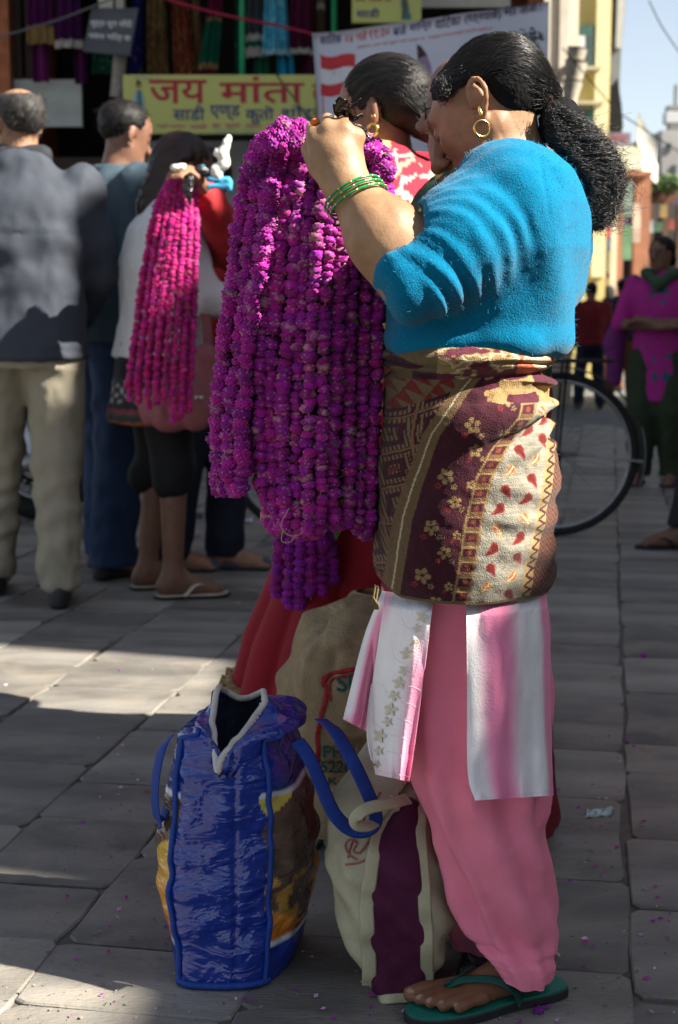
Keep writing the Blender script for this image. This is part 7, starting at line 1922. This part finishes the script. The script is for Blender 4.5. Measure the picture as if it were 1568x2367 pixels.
for s in (-.05, .05): tube('mudguard_stay', [wc+by_*s, wc+bx_*.14+by_*s-bz_*.002, wc+(WR+.02)*(math.cos(-.08)*bx_+math.sin(-.08)*bz_)+by_*s*.4], .006 if s < 0 else .004, M_rim, bike, world=True)
bb_ = wc-bx_*.46+bz_*(-.06); seat = wc-bx_*.52+bz_*.46; hd_ = wc-bx_*1.02+bz_*.50; hl = wc-bx_*1.04+bz_*.36
for s in (-.045, .045): tube('chain_stay', [wc+by_*s, bb_], .011, M_blackp, bike, world=True); tube('seat_stay', [wc+by_*s, seat-[0, 0, .08]], .009, M_blackp, bike, world=True); tube('fork_blade', [hl+by_*s, wf+by_*s*1.2], .010, M_blackp, bike, world=True); tube('rack_strut', [wc+by_*s*1.4, wc+by_*s*1.6+bx_*.03+bz_*(WR+.05)], .006, M_blackp, bike, world=True); tube('rack_rail', [wc+by_*s*1.6-bx_*.22+bz_*(WR+.05), wc+by_*s*1.6+bx_*.24+bz_*(WR+.05)], .008, M_blackp, bike, world=True)
for k in range(5): tube('rack_bar', [wc+bx_*(-.2+.105*k)-by_*.08+bz_*(WR+.05), wc+bx_*(-.2+.105*k)+by_*.08+bz_*(WR+.05)], .006, M_blackp, bike, world=True)
tube('seat_tube', [bb_, seat], .015, M_blackp, bike, world=True); tube('down_tube', [bb_, hl], .016, M_blackp, bike, world=True); tube('top_tube', [seat-[0, 0, .06], hd_], .014, M_blackp, bike, world=True); tube('head_tube', [hl, hd_], .018, M_blackp, bike, world=True)
tube('handlebar', spline([hd_+[0, -.28, .10], hd_+[-.10, -.22, .11], hd_+[-.06, 0, .08], hd_+[-.10, .22, .11], hd_+[0, .28, .10]], 30), .011, M_rim, bike, world=True); tube('stand_leg', [wc-by_*.10, wc-by_*.16-bx_*.08-bz_*(WR-.01)], .009, M_blackp, bike, world=True)
sdf_obj('saddle', [rc(seat+[.10, 0, .06], seat+[-.14, 0, .06], .075, .03, k=.03), half(seat+[0, 0, .05], (0, 0, -1), seat-.3, seat+.3, k=.01)], .012, M_leather, bike, world=True)
tube('crank', [bb_-by_*.06, bb_-by_*.07+[.06, 0, -.16]], .010, M_rim, bike, world=True); mesh_np('chainring', *ring_tube(bb_-by_*.05, .095, .006, (bx_, bz_)), M_rim, bike, world=True); Vb, Fb = box_vf(bb_+[.02, -.16, -.175], bb_+[.10, -.07, -.15], .004); mesh_np('pedal', Vb, Fb, M_tyre, bike, world=True)

# motorcycle behind the balding man's legs
YMC = 7.4; mc = np.array([W(92, 1100, YMC)[0], YMC, .30])
moto = thing('motorcycle', 'dark motorcycle parked behind the balding man', 'motorcycle', (mc[0]-.6, YMC, 0))
for c in (mc, mc-bx_*1.28):
    w = mesh_np('wheel', *ring_tube(c, .245, .055, (bx_, bz_), 56, 10), M_tyre, moto, world=True)
    def sub(name, vf, m, t=False):
        o = mesh_np(name, vf[0], tris(vf[1]) if t else vf[1], m, w, world=True); o.matrix_parent_inverse = Matrix.Identity(4)
    sub('rim', ring_tube(c, .195, .016, (bx_, bz_)), M_alu); sub('hub', tube_vf([c-by_*.07, c+by_*.07], .045, 14), M_alu, True)
    sub('brake_disc', ring_tube(c-by_*.06, .115, .022, (bx_, bz_*1.0), 40, 4), M_blackp)
    for k in range(18):
        a = k*2*math.pi/18; p = c-by_*.083+.115*(math.cos(a)*bx_+math.sin(a)*bz_); sub('disc_hole', tube_vf([p, p-by_*.003], .008, 6), M_alu, True)
    for k in range(6):
        a = k*math.pi/3+.2; sub('spoke', tube_vf([c, c+.19*(math.cos(a)*bx_+math.sin(a)*bz_)], .014, 6), M_alu, True)
sdf_obj('tank', [el(mc+[-.78, 0, .52], (.26, .13, .12), k=.05), rc(mc+[-.6, 0, .48], mc+[.05, 0, .53], .07, .06, k=.05)], .018, mat('dark_blue_paint', (.012, .02, .06), .25, .1, 10, 0, coat=.5), moto, world=True)
sdf_obj('seat', [rc(mc+[-.52, 0, .56], mc+[.08, 0, .60], .085, .07, k=.04)], .018, M_leather, moto, world=True)
sdf_obj('engine', [el(mc+[-.68, 0, .14], (.17, .13, .15), k=.03), rc(mc+[-.72, 0, .2], mc+[-.78, 0, .36], .09, .08, k=.03)], .018, M_rim, moto, disp=lambda V, N: .008*np.sign(np.sin(V[:, 2]*160)), world=True)
tube('exhaust', spline([mc+[-.85, -.12, .05], mc+[-.5, -.16, -.08], mc+[0, -.17, .0], mc+[.2, -.17, .06]], 30), np.linspace(.025, .05, 30), M_rim, moto, 10, world=True)
for s in (-.09, .09): tube('fork', [mc+[-1.28, s, 0], mc+[-1.08, s, .62]], .022, M_alu, moto, world=True); tube('swingarm', [mc+by_*s, mc+[-.5, s, .08]], .022, M_blackp, moto, world=True); tube('shock', [mc+by_*s*1.1, mc+[-.14, s*1.1, .45]], .025, M_alu, moto, world=True)
tube('handlebar', spline([mc+[-.92, -.34, .78], mc+[-1.02, -.15, .74], mc+[-1.05, 0, .70], mc+[-1.02, .15, .74], mc+[-.92, .34, .78]], 24), .014, M_blackp, moto, world=True)
mesh_np('headlamp', *(lambda v: (v[0], tris(v[1])))(tube_vf([mc+[-1.22, 0, .6], mc+[-1.08, 0, .6]], [.09, .075], 16)), M_alu, moto, world=True)
t = np.linspace(.2, 2.6, 20); tube('rear_mudguard', [mc+.33*(math.cos(a)*bx_+math.sin(a)*bz_) for a in t], .06, M_blackp, moto, 8, flat=np.array([math.cos(a)*bx_+math.sin(a)*bz_ for a in t]), world=True)

# litter
o = sheet('foil_packet', (lambda A: A)(np.array([[G(1356+60*s, 1878+16*t-6*s)+np.array([0, 0, .004+.007*math.sin(math.pi*t)*(1+.3*math.sin(9*s))+.002*math.sin(13*s+7*t)]) for s in np.linspace(0, 1, 12)] for t in np.linspace(0, 1, 10)])), mat('foil', (.33, .42, .42), .3, .5, 60, .4, 80, metal=.5), thick=.002)
tag(o, 'small crumpled silver blue foil packet lying on the pavement', 'packet')
def loose_flower(u, v, lab, s=.011, leafs=3):
    p = G(u, v); t = thing('loose_flower', lab, 'flower', tuple(p)); sh = SH3[0]
    mesh_np('flower_head', sh[0]*[s, s, s*.7]+p+[0, 0, s*.6], sh[1], M_flow, t, flower_cols(sh, (.22, .01, .24), rng, .5), world=True)
    for k in range(leafs):
        a = 2*k+1; d = np.array([math.cos(a), math.sin(a), .15]); e = np.array([-math.sin(a), math.cos(a), .2]); L = s*1.6
        mesh_np('leaf', [p+[0, 0, .004], p+d*L*.5+e*L*.25+[0, 0, .004], p+d*L+[0, 0, .004], p+d*L*.5-e*L*.25+[0, 0, .004]], np.array([[0, 1, 2, 3]]), M_leafg, t, world=True)
loose_flower(1488, 1520, 'crushed purple flower lying on the slabs at right')
loose_flower(1246, 2342, 'trodden purple flower in front of the green sandal', .009, 1)
# fallen petals: a scatter too small to count
V, F, C = [], [], []
r_ = np.random.default_rng(33)
zones = [(80, 560, 1700, 2367, 95), (1270, 1560, 1700, 2350, 80), (400, 1300, 2290, 2367, 40), (1290, 1560, 1250, 1700, 16), (0, 600, 1420, 1700, 14)]
for u0, u1, v0, v1, n in zones:
    for k in range(n):
        u = r_.uniform(u0, u1); v = r_.uniform(v0, v1); p = G(u, v)+[0, 0, .0035]; s = r_.uniform(.0030, .0078); a = r_.uniform(0, 6.28)
        d = np.array([math.cos(a), math.sin(a), 0]); e = np.array([-math.sin(a), math.cos(a), 0]); i = len(V)
        V += [p-d*s, p+e*s*.5+[0, 0, s*.5], p+d*s+[0, 0, s*.3], p-e*s*.5]; F.append((i, i+1, i+2, i+3)); c = [(.24, .02, .26), (.34, .03, .25), (.5, .32, .48), (.62, .58, .56)][r_.choice(4, p=[.45, .25, .2, .1])]; C += [c]*4
o = mesh_np('fallen_petals', V, np.array(F), M_flow, None, np.array(C), smooth_=False); tag(o, 'scatter of fallen purple petals on the pavement', 'petals', kind='stuff')
# grit and dust in the joints
V, F = [], []
for k in range(1500):
    u = r_.uniform(0, 1568); v = 1250+1117*r_.random()**.7; p = G(u, v); s = r_.uniform(.0008, .0028); i = len(V); q = r_.normal(size=(4, 3))*s
    q[:, 2] = np.abs(q[:, 2])*.7+.002; V += list(p+q); F += [(i, i+1, i+2), (i, i+2, i+3), (i, i+3, i+1), (i+1, i+3, i+2)]
o = mesh_np('grit', V, np.array(F), mat('grit', (.20, .18, .14), .95, .6, 80), None, smooth_=False); tag(o, 'fine grit strewn over the paving', 'grit', kind='stuff')
for u, v, lab, c in ((1395, 1850, 'thin pale paper scrap by the trousers of the woman in pink', (.45, .42, .36)), (548, 1395, 'small yellow green wrapper near the red skirt', (.42, .46, .22)), (345, 1832, 'tiny orange petal scrap on the dark slabs', (.5, .2, .03))):
    p = G(u, v); o = sheet('paper_scrap', np.array([[p+np.array([.022*s-.011, .006*t, .004+.002*math.sin(5*s+3*t)]) for s in np.linspace(0, 1, 6)] for t in np.linspace(0, 1, 4)]), mat('scrap_%d' % u, c, .7), thick=.001); tag(o, lab, 'scrap')
# scrap pile of papers on the ground behind the crowd
for u, v, w_, lab, c in ((505, 1198, 70, 'pale blue sheet of paper lying on the far paving', (.22, .27, .36)), (560, 1205, 50, 'white sheet of paper lying on the far paving', (.4, .42, .46)), (470, 1195, 40, 'dark sheet of cloth lying on the far paving', (.03, .03, .035))):
    A = np.array([[G(u-w_/2+w_*s, v-5+10*t)+np.array([0, 0, .006+.006*math.sin(7*s+3*t)]) for s in np.linspace(0, 1, 8)] for t in np.linspace(0, 1, 6)]); o = sheet('ground_sheet', A, mat('gsheet_%d' % u, c, .7), thick=.002); tag(o, lab, 'sheet')
